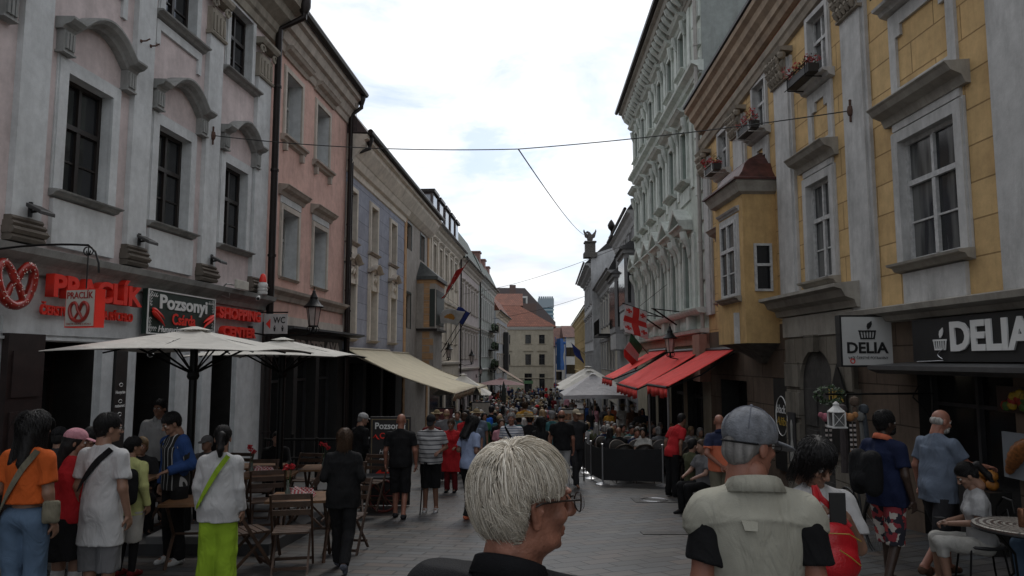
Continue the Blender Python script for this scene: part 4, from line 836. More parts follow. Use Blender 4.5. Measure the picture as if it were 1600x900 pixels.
p=MB(); pts=[F.pt(c-rad,-1.8,.02),F.pt(c+rad,-1.8,.02)]+[F.pt(c+rad*math.cos(t),zc+rad*math.sin(t),.02) for t in [math.pi*i/14 for i in range(15)]]
p.prism(pts,F.n*.03); D=p.build('portal_door',mat('dark_grey_wood',(.05,.047,.043),.7,var=.3,bump=.3,bscale=20),Y1)
p=MB()
for sx in (-1,1):
    for z in (-.8,.1,.9): p.fbox(F,c+sx*.36-.25,c+sx*.36+.25,z-.36,z+.36,.05,.075)
p.build('door_panel',MATS['dark_grey_wood'],D)
# shop: ledge, fascia, lettering, canopy, glazing, posters
MB().mould(F,RO+2,RO+12.64,[(0,2.42),(.1,2.44),(.14,2.52),(.32,2.56),(.34,2.64),(0,2.7)]).build('shop_cornice',mldg,Y1)
s0,s1=RO+2,RO+10.76
fas=mat('matt_black_fascia',(.012,.012,.012),.6,var=.2)
MB().fbox(F,s0,s1,1.80,2.41,-.01,.18).build('fascia',fas,Y1)
def basket(par,org,xd,up,nn,w,mt):
    p=MB(); org=Vector(org); X=lambda x,y: org+Vector(xd)*x*w+Vector(up)*y*w; t=Vector(nn)*.012
    p.prism([X(-.5,.5),X(.5,.5),X(.5,.42),X(-.5,.42)],t)
    p.prism([X(-.4,0),X(.4,0),X(.41,.07),X(-.41,.07)],t)
    for k in range(6):
        x=-.42+k*.168; p.prism([X(x*.88-.025,.07),X(x*.88+.025,.07),X(x*1.02+.025,.42),X(x*1.02-.025,.42)],t)
    for s_ in(-1,1): p.prism([X(s_*.43,.42),X(s_*.47,.42),X(s_*.41,.05),X(s_*.37,.05)],t)
    lf=[X(.02,.56),X(-.02,.72),X(.02,.88),X(.2,1.0),X(.26,1.04),X(.28,.86),X(.22,.7),X(.1,.58)]
    p.prism(lf,t); p.build('basket_emblem',mt,par)
basket(Y1,F.pt(RO+10.10,1.96,.185),F.td,(0,0,1),F.n,.30,M_letw)
text(Y1,'DELIA',F.pt(RO+9.86,1.96,.19),F.td,(0,0,1),.53,M_letw,.012,1.52,.035)
p=MB(); p.tube([F.pt(RO+10.0+.15*math.sin(t),1.98-.05*t,.2+.0*t) for t in [k*.4 for k in range(8)]],.006,4); p.tube([F.pt(RO+10.4-.15*k,1.80+.004*k,.35) for k in range(5)],.006,4); p.build('cable',M_steel,Y1)
p=MB(); p.mould(F,RO+2,RO+11.25,[(0,1.66),(.45,1.62),(.62,1.68),(.62,1.74),(0,1.79)]); p.build('canopy',mat('grey_sheet_metal',(.10,.10,.10),.5,.4),Y1)
for h in G1[:2]:
    a,b,c_,d=h; p=MB(); n=max(2,int((b-a)/1.2))
    for k in range(n+1): x=a+(b-a)*k/n; p.fbox(F,max(a,x-.03),min(b,x+.03),c_,d,-.3,-.22)
    p.fbox(F,a,b,d-.5,d-.45,-.3,-.225); W=p.build('shop_window',M_dark2,Y1); MB().fbox(F,a,b,c_,d,-.34,-.29).build('pane',M_glassb,W)
def poster(s0,s1,z0,z1,d,nm='poster'):
    e=empty(nm,F.pt(RO+s0,z0,d)); return e
e=empty('croissant_poster',F.pt(RO+9.2,-.5,-.2),'white poster with a golden croissant in the shop window','poster')
MB().fbox(F,RO+8.45,RO+9.08,.40,.95,.10,.13).build('sheet',mat('pale_poster',(.20,.22,.24),.5,var=.05),e) ; PF=F
p=MB(); q=[F.pt(RO+8.98-.42*t,.46+.42*t+.06*math.sin(t*3),.15) for t in [i/14 for i in range(15)]]
p.tube(q,[.03+.065*math.sin(math.pi*i/14)+(.012 if i%2 else 0) for i in range(15)],12,flat=1); p.build('croissant_picture',mat('baked_crust',(.30,.11,.03),.5,var=.4,scale=25),e,True)
e=empty('fruit_poster',F.pt(RO+8.5,1.2,-.2),'poster of red and yellow fruit high in the dark shop window','poster')
MB().fbox(F,RO+8.4,RO+9.25,1.18,1.5,.02,.04).build('sheet',mat('dark_poster',(.03,.015,.01),.5),e)
rr=random.Random(9)
for k,(nm,cl) in enumerate((('red_fruit',(.30,.02,.01)),('yellow_fruit',(.38,.25,.02)),('green_leaf_picture',(.05,.11,.02)))):
    p=MB()
    for _ in range(7): p.ball(F.pt(RO+rr.uniform(8.5,9.15),rr.uniform(1.25,1.42),.04),.07,8)
    p.build(nm,mat(nm,cl,.5),e,True)
e=empty('orange_bowl',F.pt(RO+9.0,-.2,.05),'pile of oranges behind the seated woman','fruit'); p=MB()
for k,(x,z) in enumerate(((9.32,.34),(9.46,.36),(9.6,.34),(9.4,.48),(9.53,.49),(9.26,.46),(9.66,.46))): p.ball(F.pt(RO+x,z-.08,.12+.04*(k%2)),.075,10)
p.build('oranges',mat('orange_peel',(.42,.17,.03),.5,var=.2),e,True); MB().fbox(F,RO+9.15,RO+9.75,-1.3,.19,.0,.28).build('stand',M_dark,e)
# square DELIA blade sign
c=at(1351,533,11.7); e=empty('square_shop_sign',c,'square white light box sign with a black basket emblem and DELIA on a black arm','sign')
xd=Vector((1,0,0)); nn=Vector((0,-1,0))
bx(MB(),c,xd,nn,.86,.83,.16).build('sign_box',M_letk,e); bx(MB(),c,xd,nn,.80,.77,.01,on=.085).build('sign_face',mat('matt_white_face',(.52,.52,.50),.6,var=.04),e)
basket(e,c+nn*.095+Vector((.0,0,.03)),xd,(0,0,1),nn,.28,M_letk); text(e,'DELIA',c+nn*.095+Vector((-.33,0,-.19)),xd,(0,0,1),.24,M_letk,.004,.66,.03)
text(e,'VAŠE ČERSTVÉ POTRAVINY',c+nn*.095+Vector((-.32,0,-.29)),xd,(0,0,1),.06,M_letk,.002,.64)
p=MB(); q=c+nn*.096+Vector((-.25,0,-.32)); p.tube([q+Vector((.035*math.cos(t),0,.035*math.sin(t))) for t in [k*.7 for k in range(10)]],.008,4); p.build('red_stamp',M_red,e)
MB().box(c.x+.43,6.15,c.y-.05,c.y+.05,c.z-.2,c.z+.25).build('arm',M_letk,e)
# copper hooded bay window
s0,s1,dd=16.05+RO,17.95+RO,.75
p=MB(); p.fbox(F,s0,s1,2.2,5.6,-.01,dd); BAY=p.build('bay_window',yelp,Y1)
p=MB(); 
rr_=[(5.55,0),(5.6,.1),(5.7,.14),(5.8,.2),(5.84,.2)]
for i in range(len(rr_)-1): pass
p.loft([[F.pt(s0-k,z,-.05),F.pt(s0-k,z,dd+k),F.pt(s1+k,z,dd+k),F.pt(s1+k,z,-.05)] for z,k in rr_]); p.build('bay_cornice',mldg,BAY)
p=MB(); p.loft([[F.pt(s0-.26+t,z,-.05),F.pt(s0-.26+t,z,dd+.26-q),F.pt(s1+.26-t,z,dd+.26-q),F.pt(s1+.26-t,z,-.05)] for z,t,q in ((5.84,0,0),(5.88,0,0),(5.95,.2,.18),(6.1,.32,.3),(6.3,.42,.4),(6.45,.55,.55),(6.58,.72,.78),(6.7,.9,.95))]); p.build('copper_hood',mat('oxidised_copper',(.085,.03,.025),.5,.2,var=.5,scale=5,bump=.3,bscale=8),BAY)
p=MB(); p.loft([[F.pt(s0+k,z,-.02),F.pt(s0+k,z,dd-q),F.pt(s1-k,z,dd-q),F.pt(s1-k,z,-.02)] for z,k,q in ((1.75,.8,.68),(1.85,.65,.6),(2.0,.4,.42),(2.12,.15,.2),(2.2,.02,.02))]); p.build('corbel',mat('dark_stone',(.12,.105,.09),.9,var=.3),BAY)
class Sub: pass
FF=Facade((F.pt(s0,0,dd).x,F.pt(s0,0,dd).y),(F.pt(s1,0,dd).x,F.pt(s1,0,dd).y),True)
W=window(BAY,FF,.38,1.42,3.28,5.05,M_wh,M_glassc,-.005,.07,True,.62,1,(.1,.04),gry,(.16,.18,.14),flat_hood(FF,.2,1.6,5.32,.1,.1,gry),hm=mldg)
A_=F.pt(s0,0,dd); B_=F.pt(s0,0,0); SF=Facade((A_.x,A_.y),(B_.x,B_.y),True); SF.n=Vector((0,-1,0))*1.0; SF.n=-F.u
window(BAY,SF,.22,.62,3.35,4.42,M_wh,M_glass,-.005,.05,False,.55,0,None,None,None,None)
MB().fbox(F,s0-.001,s0+.25,2.3,3.0,dd,dd+.002) 
p=MB(); p.tube([F.pt(s0+.5,z,dd+.0) for z in (2.2,2.9)],.1,8); p.build('niche',gry,BAY)
# window flower boxes
M_flo=mat('red_geranium',(.42,.012,.02),.6,var=.3,scale=30); M_boxm=mat('black_planter',(.02,.017,.016),.6)
for k,(a,b,z,lab) in enumerate(((13.2,14.2,7.25,'window box of red geraniums under the open upper window'),(16.2,17.15,7.15,'window box of red geraniums above the copper hood'),(18.95,19.8,6.9,'farthest window box with red flowers near the mint building'),(9.9,10.9,7.48,'dark planter box at the top right corner of the picture'))):
    a+=RO;b+=RO; e=empty('flower_box',F.pt((a+b)/2,z,.3),lab,'flower box','flower boxes on the yellow palace')
    p=MB(); p.fbox(F,a,b,z,z+.18,.22,.44); p.build('planter',M_boxm,e,bevel=.01)
    p=MB(); 
    for s_ in (a+.1,b-.1): p.tube([F.pt(s_,z+.2,.46),F.pt(s_,z-.05,.46),F.pt(s_,z-.05,.05)],.014,4)
    p.tube([F.pt(a-.02,z+.2,.47),F.pt(b+.02,z+.2,.47)],.012,4); p.tube([F.pt(a-.02,z-.02,.47),F.pt(b+.02,z-.02,.47)],.012,4); p.build('bracket',M_white if k in(1,2) else M_iron,e)
    rr=random.Random(k+20); p=MB()
    for j in range(6): foliage(p,F.pt(a+(b-a)*(j+.5)/6,z+.22+rr.uniform(-.03,.06),.33),.13,.13,.13,40,.035,rr)
    p.build('leaves',M_leaf,e)
    if k<3:
        p=MB()
        for j in range(15):
            c=F.pt(rr.uniform(a,b),z+rr.uniform(.2,.42),rr.uniform(.22,.5))
            foliage(p,c,.085,.085,.07,26,.034,rr)
        p.build('blossom',M_flo,e)
# oval bar sign, posters beside the portal, bracket with wreath, lantern, knitted dolls
oc=F.pt(RO+15.85,.62,.12); e=empty('oval_bar_sign',oc,'tall black board with a white oval ring and script lettering by the portal','sign')
MB().fbox(F,RO+15.45,RO+16.3,-.55,1.42,.02,.09).build('board',M_letk,e)
p=MB(); p.tube([F.pt(RO+15.87+.3*math.cos(t),.62+.42*math.sin(t),.1) for t in [k*2*math.pi/28 for k in range(29)]],.012,4); p.build('ring',M_letw,e)
text(e,'black.',F.pt(RO+16.14,.68,.1),F.td,(0,0,1),.26,M_letw,.004,.5,.0,shear=.2); text(e,'Alibi',F.pt(RO+16.16,.42,.1),F.td,(0,0,1),.26,mat('gold_lettering',(.42,.28,.05),.5),.004,.56,.0,shear=.2)
e=empty('small_poster',F.pt(RO+15.1,.3,.1),'narrow dark poster with a pale figure left of the portal door','poster')
MB().fbox(F,RO+15.0,RO+15.35,-.3,.75,.17,.19).build('sheet',M_dark2,e); p=MB(); p.tube([F.pt(RO+15.17,z,.19) for z in (-.25,0,.2,.35,.5,.6)],[.1,.09,.04,.05,.06,.02],8,flat=.3); p.build('pale_figure',mat('pale_print',(.3,.3,.28),.7),e)
e=empty('arched_bar_sign',F.pt(RO+13.1,1.2,.1),'pointed black sign with yellow letters behind the hanging wreath','sign')
p=MB(); p.prism([F.pt(RO+13.35,.2,.2),F.pt(RO+12.75,.2,.2),F.pt(RO+12.75,1.2,.2),F.pt(RO+13.05,1.75,.2),F.pt(RO+13.35,1.2,.2)],F.n*.03); p.build('board',M_letk,e)
text(e,'HAK',F.pt(RO+13.33,1.1,.25),F.td,(0,0,1),.3,MATS['gold_lettering'],.004,.55,.02)
wc=at(1312,616,10.4); e=empty('wreath_bracket',wc,'scrolled iron bracket carrying a small leafy wreath on the wall right of the portal','bracket')
wp=F.pt((Vector((0,10.4,0))-F.A).dot(F.u),wc.z,0); p=MB(); p.tube([wp,wc+Vector((-.2,0,0))],.015,5); p.tube([wp+Vector((-.02,0,.3)),wp+Vector((-.02,0,-.6))],.015,5)
p.tube([wp+Vector((-.03,0,-.4)),wp+Vector((-.15,0,-.2)),wp+Vector((-.3,0,-.05)),wp+Vector((-.2,0,.12)),wp+Vector((-.1,0,.05))],.01,5); p.build('scroll',M_iron,e)
p=MB(); rr=random.Random(4)
for k in range(14): a=k/14*2*math.pi; foliage(p,wc+Vector((.17*math.cos(a)-.15,0,.1*math.sin(a)-.02)),.06,.06,.05,14,.035,rr)
p.build('wreath',M_leaf,e)
lc=at(1307,652,8.9); e=empty('white_lantern',lc,'small white metal candle lantern hanging among knitted dolls','lantern'); w=.072
p=MB(); 
for sx in(-1,1):
    for sy in(-1,1): p.box(lc.x+sx*w-.008,lc.x+sx*w+.008,lc.y+sy*w-.008,lc.y+sy*w+.008,lc.z-.11,lc.z+.06)
p.box(lc.x-w-.02,lc.x+w+.02,lc.y-w-.02,lc.y+w+.02,lc.z-.125,lc.z-.108); p.lathe(lc+Vector((0,0,.06)),[(w*1.5,0),(w*1.5,.01),(w*.7,.06),(w*.5,.08),(w*.55,.10),(.02,.12),(.01,.13)],4 if False else 8)
for a,b in (((-1,-1),(1,1)),((1,-1),(-1,1))): p.tube([lc+Vector((a[0]*w,-w,a[1]*.085-.025)),lc+Vector((b[0]*w,-w,b[1]*.085-.025))],.004,4)
p.build('frame',M_white,e); MB().box(lc.x-w+.01,lc.x+w-.01,lc.y-w+.01,lc.y+w-.01,lc.z-.105,lc.z+.055).build('glass',M_glassc,e)
for k,(px,cl,lab) in enumerate(((1290,(.38,.12,.16),'pink headed knitted doll with black and white striped legs'),(1328,(.34,.16,.06),'orange headed knitted doll with dangling dark legs'))):
    c=at(px,652,9.2+k*.1); e=empty('knitted_doll',c,lab,'doll'); p=MB(); p.ball(c,.055,10); p.ball(c+Vector((.07,0,.03)),.04,8); p.ball(c+Vector((-.06,0,.03)),.035,8); p.build('head',mat('wool_%d'%k,cl,.9,bump=.5),e,True)
    for s_ in(-1,1):
        for j in range(12):
            pass
    p=MB(); 
    for s_ in(-.045,.045):
        for j in range(12): p.lathe(c+Vector((s_*.55+.03,0,-.07-j*.03)),[(.017,-.015),(.017,.015)],6,m=j%2)
    p.build('striped_leg',[M_letk,mat('wool_white',(.5,.45,.42),.9)],e); p=MB()
    for s_ in(-.045,.045): p.ball(c+Vector((s_*.55+.03,0,-.45)),.028,8,sz=1.6)
    p.build('foot',mat('wool_%d'%k,cl),e,True)
for i,(px,dz) in enumerate(((1318,0),(1338,.1),(1345,-.1),(1352,0))):
    c=at(px,690,9.6); p=MB(); p.tube([c+Vector((0,0,.35+dz)),c+Vector((.01,0,0)),c+Vector((0,0,-.4))],[.03,.05,.045],7); p.ball(c+Vector((0,0,.42+dz)),.07,8)
    tag(p.build('hanging_scarf',mat('dull_scarf_%d'%i,[(.06,.05,.05),(.10,.07,.05),(.16,.16,.15),(.05,.06,.07)][i],.9,bump=.5),root=c,smooth=True),['dark scarf hanging directly under the white lantern','brown knitted scarf hanging right of the white lantern','pale scarf hanging beside the brown one','bluish scarf hanging nearest the dark bearded man'][i],'scarf','scarves hanging by the portal')
# ================================================================ R2 mint building
F=FR2; Y2=empty('mint_building',F.base(),'tall pale mint green building with rows of hooded and pedimented windows','building')
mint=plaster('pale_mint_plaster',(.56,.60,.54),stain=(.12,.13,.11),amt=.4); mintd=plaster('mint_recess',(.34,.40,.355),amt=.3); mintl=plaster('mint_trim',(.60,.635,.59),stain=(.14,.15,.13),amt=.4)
mgrey=plaster('grey_side_wall',(.30,.325,.31),amt=.5,swap=True)
CS=[2.65+2.12*i for i in range(6)]; H=[]
for c in CS:
    H+=[(c-.42,c+.42,3.5,5.6),(c-.42,c+.42,7.7,9.45),(c-.42,c+.42,11.5,12.9)]
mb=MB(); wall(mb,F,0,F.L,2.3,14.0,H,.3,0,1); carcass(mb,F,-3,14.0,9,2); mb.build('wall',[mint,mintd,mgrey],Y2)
for (a,b,c,d) in H:
    i=0 if c<4 else (1 if c<9 else 2)
    m_=M_creamfr
    if i==0:
        W=window(Y2,F,a,b,c,d,m_,glass('mint_reflecting_glass',(.05,.065,.055),.12,.04),.25,.05,True,.68,0,(.14,.07),mintl,(.2,.2,.16),None)
        z=6.15; p=MB(); p.mould(F,a-.42,b+.42,[(0,z-.16),(.3,z-.14),(.36,z-.04),(.46,z),(.46,z+.05),(0,z+.06)])
        cc=(a+b)/2; ap=z+.66
        for u0,u1 in ((a-.42,cc),(b+.42,cc)):
            p.hexa([F.pt(u0,z+.05,-.02),F.pt(u1,ap-.12,-.02),F.pt(u1,ap-.12,.46),F.pt(u0,z+.05,.46),F.pt(u0,z+.17,-.02),F.pt(u1,ap+.02,-.02),F.pt(u1,ap+.02,.48),F.pt(u0,z+.17,.48)])
        p.build('pediment',mintl,W)
        for s_ in (a-.3,b+.3):
            p=MB(); p.tube([F.pt(s_,z-.2,.3),F.pt(s_,z-.42,.26),F.pt(s_,z-.7,.12),F.pt(s_,z-.95,.1),F.pt(s_,z-1.05,.14)],[.11,.13,.09,.07,.03],6); p.build('scroll_bracket',mintl,W)
    elif i==1:
        W=window(Y2,F,a,b,c,d,m_,MATS['mint_reflecting_glass'],.25,.05,True,.68,0,(.13,.07),mintl,(.25,.3,.16),flat_hood(F,a-.4,b+.4,d+.58,.42,.26,mintl))
        for s_ in (a-.26,b+.26): p=MB(); p.tube([F.pt(s_,d+.3,.2),F.pt(s_,d+.05,.16),F.pt(s_,d-.25,.09)],[.09,.1,.05],6); p.build('scroll_bracket',mintl,W)
        MB().fbox(F,a-.3,b+.3,7.0,7.45,-.01,.06).build('apron_panel',mintl,W)
    else:
        W=window(Y2,F,a,b,c,d,m_,MATS['mint_reflecting_glass'],.25,.05,True,.68,0,(.13,.07),mintl,(.25,.22,.14),flat_hood(F,a-.36,b+.36,d+.42,.36,.24,mintl))
        for s_ in (a-.24,b+.24): p=MB(); p.tube([F.pt(s_,d+.18,.18),F.pt(s_,d-.05,.14),F.pt(s_,d-.3,.08)],[.08,.09,.05],6); p.build('scroll_bracket',mintl,W)
for i in range(7):
    c=CS[0]-1.06+2.12*i
    MB().fbox(F,c-.2,c+.2,3.35,5.85,-.01,.07).build('pilaster',mintl,Y2); MB().fbox(F,c-.18,c+.18,7.3,10.2,-.01,.05).build('pilaster',mintl,Y2); MB().fbox(F,c-.18,c+.18,11.2,13.3,-.01,.05).build('pilaster',mintl,Y2)
for k in range(12):
    z=3.3+k*.9; p=MB(); p.fbox(F,.05,.75 if k%2 else 1.0,z,z+.5,-.01,.07)
    if z<13.2: p.build('quoin',mintl,Y2)
MB().mould(F,0,F.L,[(0,10.55),(.1,10.57),(.14,10.7),(.32,10.78),(.34,10.86),(0,10.9)]).build('storey_moulding',mintl,Y2)
MB().mould(F,0,F.L+.05,[(0,13.25),(.06,13.27),(.1,13.4),(.14,13.42),(.16,13.85),(.55,13.95),(.6,14.12),(.74,14.16),(.74,14.24),(0,14.26)]).build('cornice',plaster('beige_cornice',(.36,.34,.30),amt=.4),Y2)
for k in range(28):
    c=.3+k*(F.L-.6)/27; p=MB(); p.tube([F.pt(c,13.9,.5),F.pt(c,13.75,.42),F.pt(c,13.5,.2)],[.1,.12,.06],6); p.build('cornice_bracket',mintl,Y2)
p=MB(); p.tube([F.pt(-.1,14.32,.82),F.pt(F.L+.2,14.32,.82)],.1,8); p.build('gutter',M_dkmetal,Y2)
p=MB(); p.loft([[F.pt(s_,14.27,.75),F.pt(s_,16.2,-3.5),F.pt(s_,14.27,-9)] for s_ in(0,F.L)]); p.build('roof',M_dkroof,Y2)
# balustrade band, pink and cream ground storey
p=MB(); p.mould(F,0,F.L,[(0,3.2),(.3,3.22),(.36,3.3),(.38,3.36),(0,3.4)]); p.mould(F,0,F.L,[(0,2.62),(.26,2.64),(.3,2.74),(0,2.78)])
for i in range(6):
    c=CS[i]; p.fbox(F,c-1.0,c-.62,2.78,3.2,-.01,.24)
    for k in range(7): p.lathe(F.pt(c-.5+k*.17,2.78,.14),[(.035,0),(.06,.12),(.035,.26),(.05,.42)],8)
p.build('balustrade',mintl,Y2)
pk=plaster('dusty_pink_render',(.36,.20,.15),amt=.35); cr2=plaster('buff_render',(.40,.36,.27),amt=.35)
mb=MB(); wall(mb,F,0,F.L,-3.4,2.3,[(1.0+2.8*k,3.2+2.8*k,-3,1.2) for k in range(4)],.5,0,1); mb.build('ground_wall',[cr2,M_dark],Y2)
MB().fbox(F,0,F.L,2.3,2.6,-.01,.08).build('pink_band',pk,Y2); MB().fbox(F,0,F.L,1.7,1.9,-.01,.05).build('pink_band',pk,Y2)
for k in range(4):
    a,b=1.0+2.8*k,3.2+2.8*k; p=MB(); p.fbox(F,a,a+.1,-3,1.2,-.3,-.2); p.fbox(F,b-.1,b,-3,1.2,-.3,-.2); p.fbox(F,a+.1,b-.1,.6,.7,-.3,-.2); p.fbox(F,(a+b)/2-.04,(a+b)/2+.04,-3,.6,-.3,-.21); W=p.build('shop_window',M_dark2,Y2); MB().fbox(F,a,b,-3,1.2,-.35,-.28).build('pane',M_glassb,W)
MB().fbox(F,-.0,.9,1.2,2.58,-.01,.3).build('pink_pier',pk,Y2)
downpipe(F,.12,13.6,2.3,.06,'pale rainwater pipe between the mint and the yellow facades',.16,m=mat('painted_pipe',(.35,.33,.3),.6))
# flag poles holders
for i,(s_,) in enumerate(((3.2,),(6.2,))):
    p=MB(); p.tube([F.pt(s_,3.0,.3),F.pt(s_-.1,3.55,1.1)],.03,6); p.tube([F.pt(s_,3.45,.2),F.pt(s_-.1,3.55,1.15)],.02,5); tag(p.build('flagpole_holder',M_iron,root=F.pt(s_,3,.3)),['empty black flagpole bracket on the mint balustrade nearest the yellow palace','empty black flagpole bracket farther down the mint balustrade'][i],'flagpole')
# small corner bracket and lamps
# ================================================================ R3-R6
M_gr3=plaster('mid_grey_render',(.28,.28,.285),amt=.3); M_lg=plaster('light_grey_trim',(.42,.42,.42),amt=.3)
B=house('grey_oriel_house',FR3,'dark grey house with two glazed oriel bays and a pale swept cornice',M_gr3,M_lg,M_dkroof,9.3,(7.5,),4,1.0,0,-3.6,shop=-.3,win_w=.8,bandz=(3.4,),fm=M_dark2,rise=1.2,run=.9,over=.4,hood=False)
for k,(a,b,z0,z1,d) in enumerate(((.6,3.6,4.4,7.2,.5),(5.0,8.6,3.4,6.5,.6))):
    p=MB(); p.fbox(FR3,a,b,z0,z1,-.01,d); p.fbox(FR3,a-.1,b+.1,z1,z1+.2,-.01,d+.12); p.fbox(FR3,a-.05,b+.05,z0-1.0,z0,-.01,d-.05); O=p.build('oriel',[M_gr3],B)
    p=MB()
    for j in range(7): x=a+(b-a)*(j+.5)/7; p.fbox(FR3,x-.14,x+.14,z0+.3,z1-.25,d,d+.02)
    p.fbox(FR3,a-.02,a,z0+.3,z1-.25,.2,d-.15); p.build('pane',M_glass,O)
    p=MB(); p.fbox(FR3,a-.06,b+.06,z0-.95,z0-.1,-.0,d-.03); p.build('white_apron',M_lg,O)
    p=MB(); p.loft([[FR3.pt(a-.2,z1+.2,0),FR3.pt(a-.2,z1+.2,d+.25),FR3.pt(b+.2,z1+.2,d+.25),FR3.pt(b+.2,z1+.2,0)],[FR3.pt(a+.3,z1+.75,0),FR3.pt(a+.3,z1+.75,.1),FR3.pt(b-.3,z1+.75,.1),FR3.pt(b-.3,z1+.75,0)]]); p.build('oriel_roof',M_dkroof,O)
q=FR3.pt(10,9.4,.3); p=MB(); p.lathe(q,[(.12,0),(.2,.2),(.08,.4),(.05,.6),(.2,.8),(.24,1.0),(.14,1.2),(.03,1.35)],10); p.build('finial',M_dkmetal,B,True)
B=house('cream_balcony_house',FR4,'narrow cream house with a black balcony between the grey oriel house and the tall gable',plaster('greyish_cream',(.52,.49,.42),amt=.3),M_lg,M_dkroof,7.6,(4.4,1.2),5,1.9,0,-4.2,shop=-1,win_w=.9,bandz=(3.4,),fm=M_dark2)
p=MB(); p.fbox(FR4,1,6,3.4,3.55,0,1.1)
for k in range(14): p.tube([FR4.pt(1+k*.38,3.5,1.05),FR4.pt(1+k*.38,4.5,1.05)],.02,4)
p.tube([FR4.pt(1,4.5,1.05),FR4.pt(6,4.5,1.05)],.03,4); p.build('balcony',M_iron,B)
B=house('gabled_grey_house',FR5,'tall narrow grey white house with a bare gable wall below the stone eagle',plaster('off_white_plaster',(.56,.565,.57),amt=.4),M_lg,M_dkroof,9.9,(6.9,3.6,.4),6,1.9,0,-4.4,shop=-2,win_w=.9,bandz=(6.2,),rise=2.2,run=2.4,over=.8,depth=9)
F=FR5; gw=plaster('stained_gable_wall',(.50,.505,.51),stain=(.12,.12,.12),amt=.6,swap=True)
P=F.pt; p=MB(); p.add([P(-.15,-4.5,0),P(-.15,-4.5,-9),P(-.15,9.5,-9),P(-.15,12.7,-3.2),P(-.15,11.2,-1.6),P(-.15,10.6,.3),P(-.15,9.6,.3),P(.25,-4.5,0),P(.25,-4.5,-9),P(.25,9.5,-9),P(.25,12.7,-3.2),P(.25,11.2,-1.6),P(.25,10.6,.3),P(.25,9.6,.3)],[(0,1,2,3,4,5,6),(13,12,11,10,9,8,7)]+[(i,(i+1)%7,7+(i+1)%7,7+i) for i in range(7)]); p.build('gable_wall',gw,B)
c=P(.1,10.65,.35); e=empty('stone_eagle',c,'weathered stone eagle statue with raised wings on a corner pedestal','statue')
M_st=mat('weathered_statue_stone',(.11,.10,.09),.9,var=.4,scale=12,bump=.4,bscale=12)
p=MB(); p.box(c.x-.55,c.x+.55,c.y-.5,c.y+.5,c.z-.3,c.z+.15); p.box(c.x-.42,c.x+.42,c.y-.4,c.y+.4,c.z+.15,c.z+.95); p.box(c.x-.5,c.x+.5,c.y-.5,c.y+.5,c.z+.95,c.z+1.1); p.build('pedestal',M_st,e,bevel=.03)
p=MB(); b=c+Vector((0,0,1.1)); p.tube([b,b+Vector((0,0,.25)),b+Vector((.02,0,.5)),b+Vector((-.1,0,.75)),b+Vector((-.25,0,.82)),b+Vector((-.36,0,.74))],[.2,.27,.2,.12,.1,.02],10)
for s_ in(-1,1):
    p.loft([[b+Vector((s_*.12,0,.2)),b+Vector((s_*.16,.12,.35)),b+Vector((s_*.12,0,.55)),b+Vector((s_*.1,-.12,.35))],[b+Vector((s_*.42,0,.35)),b+Vector((s_*.44,.08,.6)),b+Vector((s_*.4,0,.85)),b+Vector((s_*.4,-.08,.6))],[b+Vector((s_*.5,0,.75)),b+Vector((s_*.56,.03,.9)),b+Vector((s_*.5,0,1.08)),b+Vector((s_*.48,-.03,.9))]])
p.build('eagle',M_st,e,True)
house('far_yellow_house',FR6,'long yellow house with many windows at the far right of the street',plaster('far_ochre',(.46,.33,.15),amt=.25),plaster('pale_ochre_trim',(.5,.4,.22),amt=.2),M_tile2,7.6,(4.4,1.2),13,1.8,0,-5,shop=-2,win_w=.9,bandz=(.4,),fm=M_dark2,rise=1.8,run=1.5,pil=True)
p=MB(); q=FR6.pt(30,9,-2); p.box(q.x-1,q.x+1,q.y-1,q.y+1,7.5,10.6); tag(p.build('roof_turret',MATS['reddish_chimney'],root=q),'small red roof turret on the far yellow house','turret')
# ================================================================ flags
def flag(name,org,pdir,length,fdir,w,h,pat,mats,lab,drop=.0,wave=.1,pole=True,r=.02,seg=(36,24),sag=.0,back=.0):
    """cloth hanging from a slanted pole; pat(u,v)->material"""
    org=Vector(org); pdir=Vector(pdir).normalized(); fdir=Vector(fdir).normalized(); e=empty(name,org,lab,'flag')
    if pole:
        p=MB(); p.tube([org,org+pdir*length],r,6); p.ball(org+pdir*length,r*2,6); p.build('pole',M_iron,e)
    nx,ny=seg; nn=pdir.cross(fdir).normalized(); vs=[];fs=[];mi=[]
    top=org+pdir*(length-.05)
    for j in range(ny+1):
        for i in range(nx+1):
            u,v=i/nx,j/ny; q=top-pdir*h*v+fdir*w*u+nn*wave*math.sin(u*7+v*2.2)*(.2+u)+Vector((0,0,-sag*u*u))
            vs.append(q)
    mb=MB()
    for j in range(ny):
        for i in range(nx):
            a=j*(nx+1)+i; fs.append((a,a+1,a+nx+2,a+nx+1)); mi.append(pat((i+.5)/nx,(j+.5)/ny))
    mb.v=[tuple(q) for q in vs]; mb.f=fs; mb.mi=mi; o=mb.build('cloth',mats,e,True); 
    sol=o.modifiers.new('thickness','SOLIDIFY'); sol.thickness=.006
    return e
def fm_(n,c): return mat('flag_cloth_'+n,c,.85,var=.1)
Wf,Rf,Gf,Bf,Of,Df=fm_('white',(.55,.55,.55)),fm_('red',(.50,.035,.03)),fm_('green',(.02,.16,.08)),fm_('blue',(.02,.04,.20)),fm_('orange',(.50,.24,.05)),fm_('dark',(.02,.02,.03))
def georgia(u,v):
    if abs(u-.5)<.1 or abs(v-.5)<.14: return 1
    a,b=((u%.5)-.2 if u<.5 else (u-.8)),((v-.19) if v<.5 else v-.81); a=(u-.2) if u<.5 else (u-.8); a/=1.0; b*=.72
    if (abs(a)<.022+abs(b)*.25 and abs(b)<.085) or (abs(b)<.022+abs(a)*.25 and abs(a)<.085): return 1
    return 0
